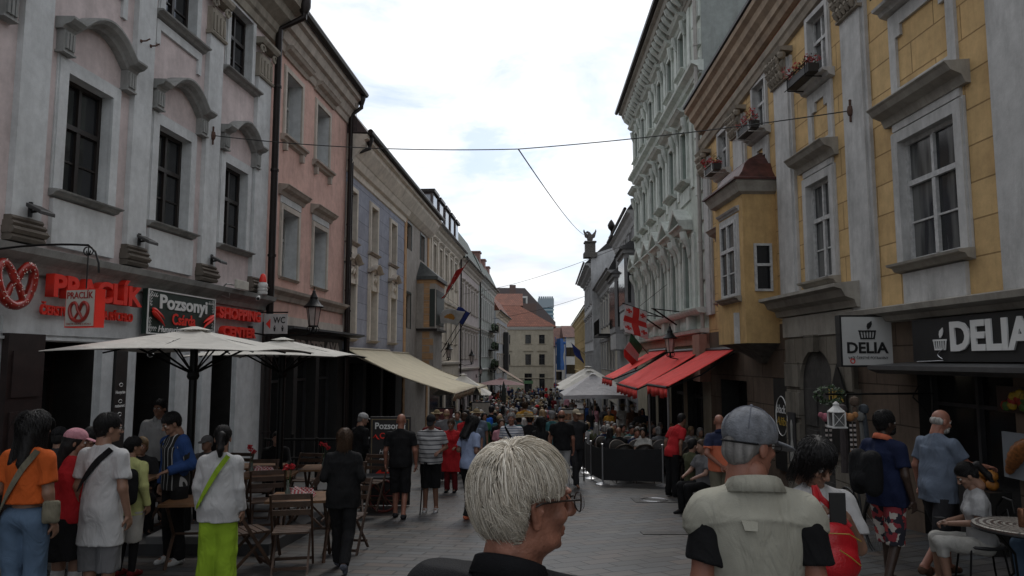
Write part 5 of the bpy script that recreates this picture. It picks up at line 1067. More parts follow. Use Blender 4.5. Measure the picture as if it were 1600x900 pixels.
# cross flag: pole leans out from the mint wall
t=at(974,474,25.5); b_=at(1040,491,26.6); w0=FR2.pt((Vector((0,27.2,0))-FR2.A).dot(FR2.u),b_.z-.15,.1)
pd=(t-w0).normalized(); e=flag('cross_flag',w0,pd,(t-w0).length,Vector((-.02,0,-1))*1.0,1.0,1.25,lambda u,v:georgia(u,v),[Wf,Rf],'white flag with one large and four small red crosses on the mint building',wave=.06,seg=(60,48))
t=at(962,517,29); w0=FR2.pt(9.5,t.z-1.1,.1)
t2=at(985,520,29)
e=flag('tricolour_flag',w0,(t2-w0),(t2-w0).length,Vector((-.35,-.1,-.95)),1.0,1.15,lambda u,v:0 if u<.33 else (1 if u<.68 else 2),[Gf,Wf,Rf],'green white and red tricolour flag drooping above the red awnings',wave=.07)
w0=FR6.pt(3,2.2,.2); e=flag('blue_flag',w0,Vector((-.7,-.2,.6)),2.4,Vector((.3,0,-1)),1.5,1.3,lambda u,v:0,[Bf],'small dark blue flag in front of the far yellow house',wave=.1,seg=(10,8))
# left: red flag, white and blue flags
def cyp(u,v): return 1 if ((u-.55)/.22)**2+((v-.5)/.16)**2<1 or (abs(v-.62)<.1 and abs(u-.4)<.12) else 0
w0=FL4.pt(6.0,at(694,462,41).z,.1); w0=Vector((at(694,466,41).x,41,at(694,466,41).z)); t=at(732,407,39)
e=flag('red_flag',w0,t-w0,(t-w0).length,Vector((-.75,.1,-.75)),1.15,1.7,lambda u,v:1 if (abs(v-.5)<.1 and .4<u<.75) else 0,[Rf,Wf],'red flag with a pale mark flying from a slanted pole above the oriel',wave=.14,sag=.1)
w0=at(688,552,41); t=at(728,486,39.4)
e=flag('white_flag',w0,t-w0,(t-w0).length,Vector((-.95,.1,.22)),1.25,1.0,cyp,[Wf,Of],'white flag with an orange emblem flying over the lantern',wave=.12,sag=.15)
w0=at(692,558,42.5); t=at(735,488,40.4)
e=flag('dark_blue_flag',w0,t-w0,(t-w0).length,Vector((-.6,.1,.35)),.75,.95,lambda u,v:0,[Bf],'blue flag half hidden behind the white flag',wave=.08)
# ================================================================ overhead wires
M_wire=mat('wire',(.02,.02,.02),.6)
def wire(a,b,sag,r,lab,n=20):
    a=Vector(a);b=Vector(b); p=MB(); p.tube([a.lerp(b,i/n)+Vector((0,0,-sag*4*(i/n)*(1-i/n))) for i in range(n+1)],r,5); return tag(p.build('overhead_wire',M_wire,root=a),lab,'cable')
a=FL1.pt(FL1o+15.44,6.7,.12); b=FR1.pt(RO+12.35,at(1336,172,12.3).z,.12); k=at(810,233,14.2)
wire(a,k,.12,.011,'main black wire spanning the street from the palace to the junction'); wire(k,b,.06,.011,'black wire running from the junction to the yellow palace'); wire(k,at(915,368,60),.3,.014,'thin wire slanting from the junction down the street')
wire(FL6.pt(2,7,0),FR2.pt(13,7.6,0),.4,.012,'farther wire across the street between the pale houses'); wire(FL7.pt(14,6.5,0),at(925,459,80),.3,.02,'distant wire high over the crowd')
wire(FL5.pt(3,6.2,0),FL7.pt(2,5.2,1.5),.3,.012,'wire strung along the left houses'); wire(at(1098,400,24),at(1000,478,30),.0,.01,'stay wire of the mint building flagpoles')
for (p_,lab) in ((a,'rusty wire anchor on the palace pilaster'),(b,'rusty wire anchor on the yellow palace pilaster')):
    p=MB(); p.ball(p_,.06,8,sz=1.8); p.tube([p_+Vector((0,0,-.2)),p_+Vector((0,0,.2))],.02,5); tag(p.build('wire_anchor',MATS['rusty_iron'],root=p_),lab,'anchor')
p=MB(); q=at(618,275,33); p.tube([q+Vector((-.05,0,-.7)),q,q+Vector((.02,0,.5)),q+Vector((.1,0,.62)),q+Vector((.16,0,.55))],.02,5); tag(p.build('roof_aerial',M_iron,root=q),'thin hooked aerial above the blue house gutter','aerial')
p=MB(); q=at(557,205,25); p.tube([q,q+Vector((-.02,0,.6)),q+Vector((-.05,0,1.1))],.01,4); tag(p.build('roof_aerial',M_iron,root=q),'thin straight wire aerial at the salmon house gutter end','aerial')
# manhole and drain in the paving
for (px,py,w_,l_,lab) in ((1022,777,.42,.35,'rectangular manhole cover with an oval ring in the paving'),(1055,821,.5,.14,'narrow dark drain slot beside the man in the vest')):
    D=14.9 if py<800 else 11.0; c=at(px,py,D); z=G(D)+.006; sl=-.065
    p=MB(); p.box(c.x-w_,c.x+w_,D-l_,D+l_,z-.03,z+.004); vs=[(x,y,zz+(G(y)-G(D))) for x,y,zz in p.v]; p.v=vs; e=p.build('drain_cover' if py>800 else 'manhole_cover',mat('worn_iron_cover',(.05,.048,.045),.5,.5,var=.4,scale=20,bump=.5,bscale=25),root=(c.x,D,z)); tag(e,lab,'manhole' if py<800 else 'drain')
    if py<800: q=MB(); q.tube([Vector((c.x+.26*math.cos(t),D+.28*math.sin(t),z+.006+G(D+.28*math.sin(t))-G(D))) for t in [k*math.pi/12 for k in range(25)]],.015,4); q.build('ring',M_steel,e)
# ================================================================ parasols
def wrinkle(m,sc=6.5,dist=.035):
    N,L=m.node_tree.nodes,m.node_tree.links; b=N['Principled BSDF']; tc=next(n for n in N if n.type=='TEX_COORD')
    mp=N.new('ShaderNodeMapping'); mp.inputs['Scale'].default_value=(1,1,.45); L.new(tc.outputs['Object'],mp.inputs[0])
    w_=N.new('ShaderNodeTexNoise'); w_.inputs['Scale'].default_value=sc; w_.inputs['Detail'].default_value=3; w_.inputs['Distortion'].default_value=1.6; L.new(mp.outputs[0],w_.inputs['Vector'])
    bp=N.new('ShaderNodeBump'); bp.inputs['Strength'].default_value=.9; bp.inputs['Distance'].default_value=dist; L.new(w_.outputs[0],bp.inputs['Height'])
    if b.inputs['Normal'].is_linked: L.new(b.inputs['Normal'].links[0].from_socket,bp.inputs['Normal'])
    L.new(bp.outputs[0],b.inputs['Normal']); return m
M_canvas=mat('off_white_canvas',(.60,.58,.53),.85,var=.08,scale=3,bump=.1); M_canvasg=mat('grey_canvas',(.46,.45,.46),.85,var=.08,scale=3); M_canvasy=mat('yellowed_canvas',(.50,.46,.35),.85,var=.1,scale=3)
M_pinkc=mat('dusty_pink_canvas',(.25,.15,.15),.85,var=.1)
def parasol(x,y,a,zr,rise,lab,rot=0,m=M_canvas,pole=.05,polem=None,group=None,sides=4,val=.0,vm=None,up=True):
    g=G(y)+(.16 if x<-2.5 and y<16 else 0); e=empty('parasol',(x,y,g),lab,'parasol',group)
    n=16*sides//4*2; top=Vector((x,y,zr+rise)); rings=[]
    def edge(t):   # point on polygon outline t in 0..sides
        i=int(t)%sides; f=t-int(t); c=[Vector((math.cos(rot+math.pi/sides*(2*k+1)),math.sin(rot+math.pi/sides*(2*k+1)),0)) for k in (i,i+1)]
        r=a/math.cos(math.pi/sides); return (c[0].lerp(c[1],f))*r
    N_=sides*8
    for q in (0.02,.2,.4,.6,.8,1.0):
        ring=[]
        for k in range(N_):
            t=k/8; f=t-int(t); p=edge(t)*q; z=zr+rise*(1-q)**1.0-.06*math.sin(math.pi*q)*rise*2*0-.10*math.sin(math.pi*f)*q*(1-q)*2 +.035*math.sin(math.pi*f)*q
            ring.append(Vector((x,y,z))+p)
        rings.append(ring)
    p=MB(); p.loft(rings,cap=False)
    if val: p.loft([rings[-1],[v+Vector((0,0,-val+.02*math.sin(i*1.7))) for i,v in enumerate(rings[-1])]],cap=False)
    o=p.build('canopy',m,e,False); so=o.modifiers.new('thickness','SOLIDIFY'); so.thickness=.008
    p=MB(); p.loft([[Vector((x,y,zr+rise+.0))+edge(k/4)*.13+Vector((0,0,-.01)) for k in range(sides*4)],[Vector((x,y,zr+rise+.035))+edge(k/4)*.02 for k in range(sides*4)]],cap=False); o=p.build('vent_cap',m,e)
    p=MB(); p.tube([(x,y,g),(x,y,zr+rise*.98)],pole,10); p.build('pole',polem or M_iron,e)
    for k in range(sides*2):
        q=edge(k/2); h=Vector((x,y,zr-.35+rise*.2)); r=MB(); tip=Vector((x,y,zr+.0))+q*.98+Vector((0,0,.0)); topv=Vector((x,y,zr+rise-.05)); r.tube([topv,topv.lerp(tip,.99)+Vector((0,0,-.015))],.011,4); mid=topv.lerp(tip,.5); r.tube([h,mid],.014,4); r.build('rib',polem or M_iron,e)
    p=MB(); p.lathe((x,y,zr-.42+rise*.2),[(.06,0),(.08,.04),(.07,.1)],10); p.build('hub',polem or M_iron,e)
    if up: p=MB(); p.box(x-.35,x+.35,y-.35,y+.35,g,g+.1); p.build('base',mat('concrete_base',(.12,.12,.12),.9),e,bevel=.01)
    return e
parasol(-4.18,9.55,1.24,1.93,.30,'nearest big off white square parasol over the first terrace tables',pole=.05)
parasol(-3.95,12.5,1.22,1.88,.30,'second off white parasol, overlapping the nearest one',pole=.06)
parasol(3.68,33,1.45,.30,.92,'pale grey parasol nearest on the right with a yellowed hem',m=M_canvasg,val=.16,polem=M_steel,pole=.03)
parasol(4.1,38.5,1.7,.35,.95,'white parasol directly behind the pale grey one',m=M_canvas,polem=M_steel,pole=.03)
parasol(4.6,44,1.8,.35,1.1,'third white parasol of the right hand terrace, farthest behind',m=M_canvas,polem=M_steel,pole=.03)
parasol(-2.25,33.5,1.3,.28,.9,'white parasol poking out behind the beige awning',m=M_canvas,polem=M_steel,pole=.03)
parasol(-1.05,66,2.1,-.35,.55,'dusty pink parasol far down the left side',m=M_pinkc,pole=.04)
parasol(8.4,95,1.6,-1.2,1.0,'small bright orange parasol in the far street opening',m=mat('orange_canvas',(.60,.16,.03),.8),pole=.04)
parasol(9.6,98,1.5,-1.3,.9,'small white parasol beside the far orange one',m=M_canvas,pole=.04)
c=at(787,600,52); p=MB(); p.lathe((c.x,52,G(52)),[(.04,0),(.04,1.0),(.16,1.2),(.17,1.9),(.10,2.6),(.02,2.95)],8); tag(p.build('closed_parasol',mat('dark_canvas',(.03,.035,.03),.9),root=(c.x,52,G(52))),'closed dark parasol standing in front of the dusty pink one','parasol')
for m_ in (M_canvas,M_canvasg,M_canvasy,M_pinkc): wrinkle(m_,2.2,.05)
# ================================================================ awnings
def awning(F,s0,s1,zt,zf,proj,m,lab,val=.18,stripe=None,name='awning',sag=.06,curl=0,fr=M_iron,d0=.1):
    e=empty(name,F.pt(s0,zt,d0),lab,'awning'); n=max(8,int((s1-s0)*3)); k=10; p=MB(); vs=[];fs=[];mi=[]
    for i in range(n+1):
        for j in range(k+1):
            t=j/k; s_=s0+(s1-s0)*i/n; z=zt+(zf-zt)*t-sag*math.sin(math.pi*t)-.02*math.sin(i*1.3)*t
            vs.append(F.pt(s_,z,d0+proj*t))
    for i in range(n):
        for j in range(k): a=i*(k+1)+j; fs.append((a,a+1,a+k+2,a+k+1)); mi.append((i%2) if stripe else 0)
    p.v=[tuple(v) for v in vs]; p.f=fs; p.mi=mi; o=p.build('canvas',[m]+([stripe] if stripe else []),e,True); o.modifiers.new('thickness','SOLIDIFY').thickness=.01
    q=MB(); q.tube([F.pt(s0,zf-.01,d0+proj),F.pt(s1,zf-.01,d0+proj)],.035,6); q.tube([F.pt(s0-.05,zt+.02,d0),F.pt(s1+.05,zt+.02,d0)],.06,6)
    for s_ in (s0+.05,s1-.05): q.tube([F.pt(s_,zt-.1,d0),F.pt(s_,(zt+zf)/2-.18,d0+proj*.5),F.pt(s_,zf-.03,d0+proj)],.022,5)
    q.build('arm',fr,e)
    p=MB(); m2=n*4; r0=[];r1_=[]
    for i in range(m2+1):
        s_=s0+(s1-s0)*i/m2; w_=.03*math.sin(i*.9); r0.append(F.pt(s_,zf-.02,d0+proj+.01)); r1_.append(F.pt(s_,zf-.02-val-(.05 if (i//6)%2 else 0),d0+proj+.01+w_+curl))
    p.add(r0+r1_,[(i,i+1,m2+2+i,m2+1+i) for i in range(m2)]); o=p.build('valance',m,e,True); o.modifiers.new('thickness','SOLIDIFY').thickness=.006
    return e
M_beige=mat('beige_awning_canvas',(.56,.50,.36),.85,var=.08,scale=2,bump=.15,bscale=6); M_redc=mat('red_awning_canvas',(.78,.055,.045),.8,var=.08,scale=3)
awning(FL3,.1,6.6,2.22,.68,3.85,M_beige,'long sagging beige awning of the blue grey house, nearer half',val=.22,sag=.16,fr=mat('beige_arm',(.35,.3,.22),.6),curl=-.1)
awning(FL3,6.7,10.6,2.15,.62,3.9,M_beige,'beige awning behind the longer one, its corner drooping',val=.3,sag=.2,fr=MATS['beige_arm'],curl=.12)
for m_ in (M_beige,M_redc): wrinkle(m_,1.8,.06)
awning(FR1,RO+18.7,RO+21.0,2.1,1.14,1.78,M_redc,'red awning nearest the camera, beside the copper hooded bay',val=.24,sag=.02)
awning(FR2,.5,5.6,2.12,.98,1.95,M_redc,'middle red awning, below the black lantern',val=.26,sag=.02)
awning(FR2,6.2,9.9,2.2,1.12,2.05,M_redc,'farthest of the three red awnings on the mint building',val=.22,sag=.02)
awning(FL7,12,15.5,1.5,-.6,3.4,mat('dull_cream_canvas',(.4,.35,.28),.85),'far striped awning leaning out below the corner house',stripe=mat('dull_red_canvas',(.2,.09,.07),.85),sag=.02)
for s_ in (RO+18.75,RO+20.9):
    p=MB(); g=G(19.5); p.tube([FR1.pt(s_,g,1.85),FR1.pt(s_,1.1,1.85)],.03,6); tag(p.build('awning_post',M_steel,root=FR1.pt(s_,g,1.85)),'slim metal post under the %s corner of the nearest red awning'%('near' if s_<RO+19 else 'far'),'post')
# ================================================================ rope-barrier posts with black fabric
posts=[(2.18,17.75),(2.05,19.1),(2.07,20.6),(2.12,22.1),(2.15,23.6),(2.2,25.2),(2.28,27.0),(3.55,17.35)]
words_=['at the near corner of the fabric fence','second along the fence from its near corner','third along the fabric fence','fourth along the fabric fence','fifth along the fabric fence','sixth along the fabric fence','farthest along the fabric fence','at the right end of the fence front']
P0=None
for (x,y),wd in zip(posts,words_):
    g=G(y); e=empty('barrier_post',(x,y,g),'steel barrier post with domed foot, '+wd,'barrier post','steel posts of the terrace barrier')
    MB().lathe((x,y,g),[(.17,0),(.17,.015),(.12,.035),(.05,.055),(.025,.07)],18).build('foot',M_steel,e,True); MB().lathe((x,y,g),[(.024,.06),(.024,.92),(.034,.925),(.034,.96),(.015,.97)],12).build('pole',M_steel,e,True)
M_fab=mat('black_mesh_fabric',(.010,.010,.011),.8,var=.2)
seq=[7,0,1,2,3,4,5,6]
for k in range(7):
    (x0,y0),(x1,y1)=posts[seq[k]],posts[seq[k+1]]; p=MB(); n=10; a=[];b=[]
    for i in range(n+1):
        t=i/n; x=x0+(x1-x0)*t; y=y0+(y1-y0)*t; a.append(Vector((x,y,G(y)+.86-.02*math.sin(math.pi*t)))); b.append(Vector((x,y,G(y)+.1)))
    p.add(a+b,[(i,i+1,n+2+i,n+1+i) for i in range(n)]); o=p.build('screen_fence',M_fab,root=(x0,y0,G(y0))); o.modifiers.new('thickness','SOLIDIFY').thickness=.012
    tag(o,'black fabric barrier panel '+('facing the camera at the front of the terrace' if k==0 else ['','nearest along the street side','second along the street side','third along the street side','fourth along the street side','fifth along the street side','farthest along the street side'][k]),'barrier','black fabric panels between the posts')
# ================================================================ rattan chairs and tables of the right terrace
M_rat=mat('dark_rattan',(.02,.015,.012),.6,var=.4,scale=60,bump=.6,bscale=90); M_ratr=mat('rattan_rim',(.08,.06,.045),.5,var=.3,scale=40)
def rattan(label,group):
    e=empty('rattan_chair',(0,0,0),label,'chair',group); 
    p=MB(); p.lathe((0,0,.42),[(.22,0),(.235,.02),(.22,.045)],16); p.build('seat',M_rat,e,True)
    p=MB(); r=[[],[]]
    for k in range(13):
        a=math.pi*(k/12); x,y=.25*math.cos(a),-.06-.2*math.sin(a); h=.12+.36*math.sin(a)**.6
        r[0].append(Vector((x,y,.47))); r[1].append(Vector((x*1.02,y*1.15,.47+h)))
    p.add(r[0]+r[1],[(i,i+1,14+i,13+i) for i in range(12)]); o=p.build('backrest',M_rat,e,True); o.modifiers.new('thickness','SOLIDIFY').thickness=.02
    MB().tube(r[1],.019,6).build('rim',M_ratr,e,True)
    for sx in(-1,1):
        for sy in(-1,1): MB().tube([(sx*.17,sy*.16,.43),(sx*.22,sy*.2,0)],.013,6).build('leg',M_ratr,e)
    return e
rc=[]
rr=random.Random(12); spots=[]
for r_i,Y in enumerate((18.25,19.05,20.3,21.1,22.4,23.2,24.6,25.4)):
    for X in np.arange(2.75,5.3,.56): spots.append((X+rr.uniform(-.06,.06),Y+rr.uniform(-.06,.06),rr.uniform(-.35,.35)+(0 if r_i%2==0 else math.pi),r_i,int((X-2.7)/.56)))
colw=['nearest the street','second from the street','third from the street','fourth from the street','nearest the wall']
roww=['front row','second row','third row','fourth row','fifth row','sixth row','seventh row','back row']
proto=None
for (x,y,a,r_i,c_i) in spots:
    lab='dark rattan cafe chair of the %s inside the barrier, %s'%(roww[r_i],colw[min(4,c_i)])
    if proto is None: proto=o=rattan(lab,'rattan chairs on the right terrace')
    else: o=copy_tree(proto)
    tag(o,lab); o.location=(x,y,G(y)); o.rotation_euler=(0,0,a)
def cafe_table(x,y,lab,group,r=.32,m=M_dkmetal):
    e=empty('cafe_table',(x,y,G(y)),lab,'table',group); b=Vector((x,y,G(y)))
    MB().lathe(b,[(r,.70),(r,.73),(r-.01,.74)],20).build('tabletop',m,e); MB().lathe(b,[(.2,0),(.2,.02),(.03,.05),(.025,.7)],12).build('pedestal',M_iron,e); return e
for k,(x,y) in enumerate(((3.0,18.7),(4.2,18.65),(5.2,18.75),(3.1,20.75),(4.3,20.7),(3.2,22.8),(4.5,22.85),(3.3,25),(4.6,25))):
    cafe_table(x,y,'small round table on the right terrace, '+['front row by the street','front row middle','front row by the wall','second row by the street','second row middle','third row by the street','third row by the wall','back row by the street','back row by the wall'][k],'round tables on the right terrace')
# ================================================================ left terrace: deck, railing, folding chairs, tables
M_wood=mat('dark_teak',(.065,.034,.02),.55,var=.35,scale=8,streak=1,bump=.2); M_woodt=mat('varnished_tabletop',(.17,.085,.038),.45,var=.3,scale=6,bump=.1)
p=MB(); y0,y1=9.2,16.5
p.hexa([(-6.9,y0,G(y0)-.1),(-3.0,y0,G(y0)-.1),(-3.0,y1,G(y1)-.1),(-6.3,y1,G(y1)-.1),(-6.9,y0,G(y0)+.14),(-3.0,y0,G(y0)+.14),(-3.0,y1,G(y1)+.14),(-6.3,y1,G(y1)+.14)]); tag(p.build('terrace_deck',M_dark2,root=(-5,12,G(12))),'low dark wooden deck under the left terrace tables','deck')
p=MB()
for x,y in ((-4.9,14.6),(-3.9,14.7),(-2.95,14.8),(-4.9,16.4),(-3.0,16.4)):
    p.tube([(x,y,G(y)),(x,y,G(y)+1.25)],.035,6)
for z in (1.22,.85,.45): p.tube([(-4.9,14.6,G(14.6)+z),(-2.95,14.8,G(14.8)+z)],.025,6); p.tube([(-2.95,14.8,G(14.8)+z),(-3.0,16.4,G(16.4)+z)],.025,6)
tag(p.build('terrace_railing',M_iron,root=(-4,14.7,G(14.7))),'black railing behind the left terrace tables','railing')
def wtable(w,d,label):
    e=empty('wooden_table',(0,0,0),label,'table','wooden tables on the left terrace'); p=MB()
    for k in range(7): y=-d/2+d*k/7; p.box(-w/2,w/2,y+.004,y+d/7-.004,.715,.745)
    p.build('tabletop',M_woodt,e)
    for sx in(-1,1): 
        MB().tube([(sx*(w/2-.08),-d/2+.06,.71),(sx*(w/2-.08),d/2-.06,0)],.02,4).build('leg',M_wood,e); MB().tube([(sx*(w/2-.08),d/2-.06,.71),(sx*(w/2-.08),-d/2+.06,0)],.02,4).build('leg',M_wood,e)
    p=MB(); p.tube([(-w/2+.08,0,.36),(w/2-.08,0,.36)],.014,4); p.build('stretcher',M_wood,e); return e
def fchair(label):
    e=empty('folding_chair',(0,0,0),label,'chair','folding chairs on the left terrace')
    p=MB()
    for k in range(5): p.box(-.2,.2,-.18+k*.078,-.115+k*.078,.435,.455)
    p.build('seat',M_wood,e)
    for sx in(-1,1):
        p=MB(); p.hexa([(sx*.215-.012,.24,0),(sx*.215+.012,.24,0),(sx*.215+.012,.28,0),(sx*.215-.012,.28,0),(sx*.215-.012,-.3,.88),(sx*.215+.012,-.3,.88),(sx*.215+.012,-.26,.88),(sx*.215-.012,-.26,.88)]); p.build('back_leg',M_wood,e)
        p=MB(); p.hexa([(sx*.185-.012,-.28,0),(sx*.185+.012,-.28,0),(sx*.185+.012,-.24,0),(sx*.185-.012,-.24,0),(sx*.185-.012,.18,.44),(sx*.185+.012,.18,.44),(sx*.185+.012,.22,.44),(sx*.185-.012,.22,.44)]); p.build('front_leg',M_wood,e)
    p=MB()
    for z in (.66,.76,.85): t=(z)/.88; y=.26-.54*t; p.box(-.205,.205,y-.012,y+.008,z-.03,z+.03)
    p.build('backrest',M_wood,e)
    p=MB(); p.box(-.2,.2,.215,.24,.06,.09); p.box(-.18,.18,-.25,-.23,.07,.1); p.build('stretcher',M_wood,e); return e
tp=None
tabs=[(-2.53,8.95,.72,.62,.1,0,'wooden table nearest the walking woman in black, with checked napkin and carnation'),(-3.55,10.7,.8,.62,.05,.14,'second wooden table on the deck with a red flower vase'),(-4.3,12.6,.8,.62,.0,.14,'wooden table at the back of the deck near the railing'),(-3.1,12.3,.8,.6,.1,.14,'wooden table behind with a flower vase, close to the railing'),(-3.6,8.6,.72,.6,.1,0,'wooden table end just right of the woman in white'),(-5.2,9.9,.8,.6,.1,.14,'wooden table beside the waiter behind the tourists')]
for k,(x,y,w_,d_,a,dz,lab) in enumerate(tabs):
    if tp is None: tp=o=wtable(.76,.62,lab)
    else: o=copy_tree(tp)
    tag(o,lab); o.location=(x,y,G(y)+dz); o.rotation_euler=(0,0,a)
cp=None
chs=[(-2.95,8.25,-.9,0,'folding chair turned sideways in front of the nearest table'),(-2.45,8.3,.2,0,'folding chair pushed under the nearest table'),(-2.1,9.5,3.0,0,'folding chair on the far side of the nearest table'),(-3.3,10.0,.3,.14,'folding chair before the second table'),(-3.0,10.9,1.6,.14,'folding chair right of the second table'),(-3.9,11.4,3.2,.14,'folding chair behind the second table'),(-2.6,11.9,.3,.14,'folding chair near the corner of the deck'),(-2.45,12.9,2.9,.14,'folding chair beside the black sign board'),(-4.9,12.0,.2,.14,'folding chair in the middle of the deck'),(-5.0,13.3,3,.14,'folding chair at the back of the deck by the wall'),(-3.7,13.2,3,.14,'folding chair against the black railing'),(-4.7,10.2,1.4,.14,'folding chair beside the standing waiter')]
for (x,y,a,dz,lab) in chs:
    if cp is None: cp=o=fchair(lab)
    else: o=copy_tree(cp)
    tag(o,lab); o.location=(x,y,G(y)+dz); o.rotation_euler=(0,0,a)
def gingham(name):
    m,N,L,b=_nt(name); tc=N.new('ShaderNodeTexCoord'); ck=N.new('ShaderNodeTexChecker'); ck.inputs['Scale'].default_value=45; ck.inputs['Color1'].default_value=(.5,.45,.43,1); ck.inputs['Color2'].default_value=(.38,.03,.04,1); L.new(tc.outputs['Object'],ck.inputs[0]); L.new(ck.outputs[0],b.inputs['Base Color']); b.inputs['Roughness'].default_value=.9; return m
M_ging=gingham('red_gingham'); M_stem=mat('green_stem',(.03,.07,.02),.6)
for k,(x,y,dz,lab) in enumerate(((-2.62,8.85,0,'on the nearest table'),(-3.7,10.65,.14,'on the second table'),(-3.05,12.2,.14,'on the table by the railing'))):
    b=Vector((x,y,G(y)+dz+.745)); p=MB(); 
    for j in range(5):
        a=j*.5-.2; p.add([b,b+Vector((.28*math.cos(a),.18*math.sin(a),.02)),b+Vector((.24*math.cos(a+.25),.18*math.sin(a+.3),.09)),b+Vector((.05,0,.06+.05))],[(0,1,2,3)])
    p.add([b+Vector((-.03,-.08,.004)),b+Vector((.26,-.1,.004)),b+Vector((.24,.1,.004)),b+Vector((-.03,.08,.004)),b+Vector((.02,0,.13))],[(0,1,4),(1,2,4),(2,3,4),(3,0,4)]); tag(p.build('checked_napkin',M_ging,root=b),'folded red and white checked napkin '+lab,'napkin','checked napkins on the wooden tables')
    v=b+Vector((-.08,.06,0)); e=empty('flower_vase',v,'slim glass vase with red carnations '+lab,'vase','flower vases on the wooden tables'); MB().lathe(v,[(.03,0),(.035,.05),(.015,.1),(.02,.15)],10).build('vase',mat('clear_green_glass',(.12,.15,.13),.1),e,True)
    p=MB(); rr=random.Random(k); heads=[v+Vector((rr.uniform(-.06,.06),rr.uniform(-.04,.04),rr.uniform(.3,.4))) for _ in range(3)]
    for h in heads: p.tube([v+Vector((0,0,.05)),h],.004,4)
    p.build('stem',M_stem,e); p=MB()
    for h in heads: foliage(p,h,.035,.035,.03,30,.02,rr)
    p.build('carnation',M_flo,e)
# black restaurant board with arrow
bc=at(609,720,14.1); g=G(14.1); e=empty('restaurant_board',(bc.x,14.1,g),'tall black restaurant board with red lettering and a red arrow behind the bald man','sign board')
MB().box(bc.x-.39,bc.x+.39,14.1,14.16,g+.02,g+1.68).build('board',mat('blackboard',(.02,.018,.018),.6),e)
p=MB()
for q in ((-.36,-.345,.1,1.62),(.345,.36,.1,1.62)): p.box(bc.x+q[0],bc.x+q[1],14.09,14.1,g+q[2],g+q[3])
for z in (.1,1.62): p.box(bc.x-.36,bc.x+.36,14.09,14.1,g+z,g+z+.015)
p.build('border_line',mat('gold_line',(.2,.15,.08),.6),e)
X=lambda x,z:Vector((bc.x+x,14.085,g+z))
text(e,'Pozsonyi',X(-.29,1.45),(1,0,0),(0,0,1),.17,M_letw,.003,.58,.02); text(e,'Csárda',X(-.2,1.27),(1,0,0),(0,0,1),.15,M_red,.003,.42,.02)
text(e,'Hungarian',X(-.2,.98),(1,0,0),(0,0,1),.12,M_letw,.003,.42,.0,shear=.3); text(e,'restaurant',X(-.2,.84),(1,0,0),(0,0,1),.12,M_letw,.003,.42,.0,shear=.3); text(e,'1.p.',X(-.06,.72),(1,0,0),(0,0,1),.09,M_letw,.003,.13,.0,shear=.3)
p=MB(); p.prism([X(-.28,.6),X(-.16,.70),X(-.16,.64),X(.22,.64),X(.22,.56),X(-.16,.56),X(-.16,.5)],(0,-.004,0)); p.build('arrow',M_red,e)
for s_ in(-1,1):
    p=MB(); p.tube([X(s_*.34-s_*.02,1.28),X(s_*.28,1.33),X(s_*.24,1.27),X(s_*.2,1.25)],[.006,.022,.018,.004],5); p.build('pepper',M_red,e)
# wooden menu crate beside the board with wheel
cx_=at(596,770,13.3); g=G(13.3); e=empty('flower_cart',(cx_.x,13.3,g),'low dark wooden cart with one spoked wheel under the restaurant board','cart')
MB().box(cx_.x-.45,cx_.x+.4,13.3,13.75,g+.38,g+.62).build('box',M_dark2,e,bevel=.01)
p=MB(); wc_=Vector((cx_.x+.05,13.24,g+.3)); p.tube([wc_+Vector((.27*math.cos(t),0,.27*math.sin(t))) for t in [k*math.pi/12 for k in range(25)]],.022,6)
for k in range(8): a=k*math.pi/4; p.tube([wc_,wc_+Vector((.27*math.cos(a),0,.27*math.sin(a)))],.012,4)
p.build('wheel',mat('dull_red_wheel',(.12,.02,.015),.6),e); p=MB()
for x in (-.4,.35): p.tube([(cx_.x+x,13.5,g),(cx_.x+x,13.5,g+.4)],.025,5)
p.build('leg',M_dark2,e)
# picture menu stand on the right, A-boards on the left
def standboard(px,py0,py1,D,w_,lab,face,pics=0,mf=M_iron):
    c=at(px,py0,D); g=G(D); e=empty('menu_stand',(c.x,D,g),lab,'menu board'); z1=c.z; z0=at(px,py1,D).z
    MB().box(c.x-w_/2,c.x+w_/2,D,D+.05,z0,z1).build('frame',mf,e); MB().box(c.x-w_/2+.04,c.x+w_/2-.04,D-.01,D,z0+.04,z1-.04).build('sheet',face,e)
    p=MB(); p.tube([(c.x-w_/2+.04,D+.03,g),(c.x-w_/2+.04,D+.03,z0)],.02,5); p.tube([(c.x+w_/2-.04,D+.03,g),(c.x+w_/2-.04,D+.03,z0)],.02,5); p.build('leg',mf,e)
    if pics:
        p=MB(); rr=random.Random(int(px)); 
        for i in range(pics):
            for j in range(2):
                x=c.x-w_/4+(w_/2)*j; z=z1-.2-(z1-z0-.25)*i/pics; p.lathe((x,D-.014,z),[(w_*.17,-.004),(w_*.17,.004)],12) if False else p.box(x-w_*.19,x+w_*.19,D-.02,D-.01,z-.09,z+.07)
        p.build('food_picture',mat('food_photo',(.22,.10,.05),.6,var=.6,scale=25),e)
    return e
M_sheet=mat('printed_menu',(.34,.31,.27),.6,var=.25,scale=18)
standboard(895,638,690,18.6,.62,'white picture menu stand with food photographs beside the man in black',M_sheet,3)
standboard(752,628,662,27,.75,'framed dark bordered menu board behind the straw hat man',mat('pale_board',(.28,.26,.22),.6,var=.2))
standboard(695,637,690,24,.6,'dark red cafe board under the beige awning',mat('dark_red_board',(.10,.02,.02),.6,var=.3,scale=10))
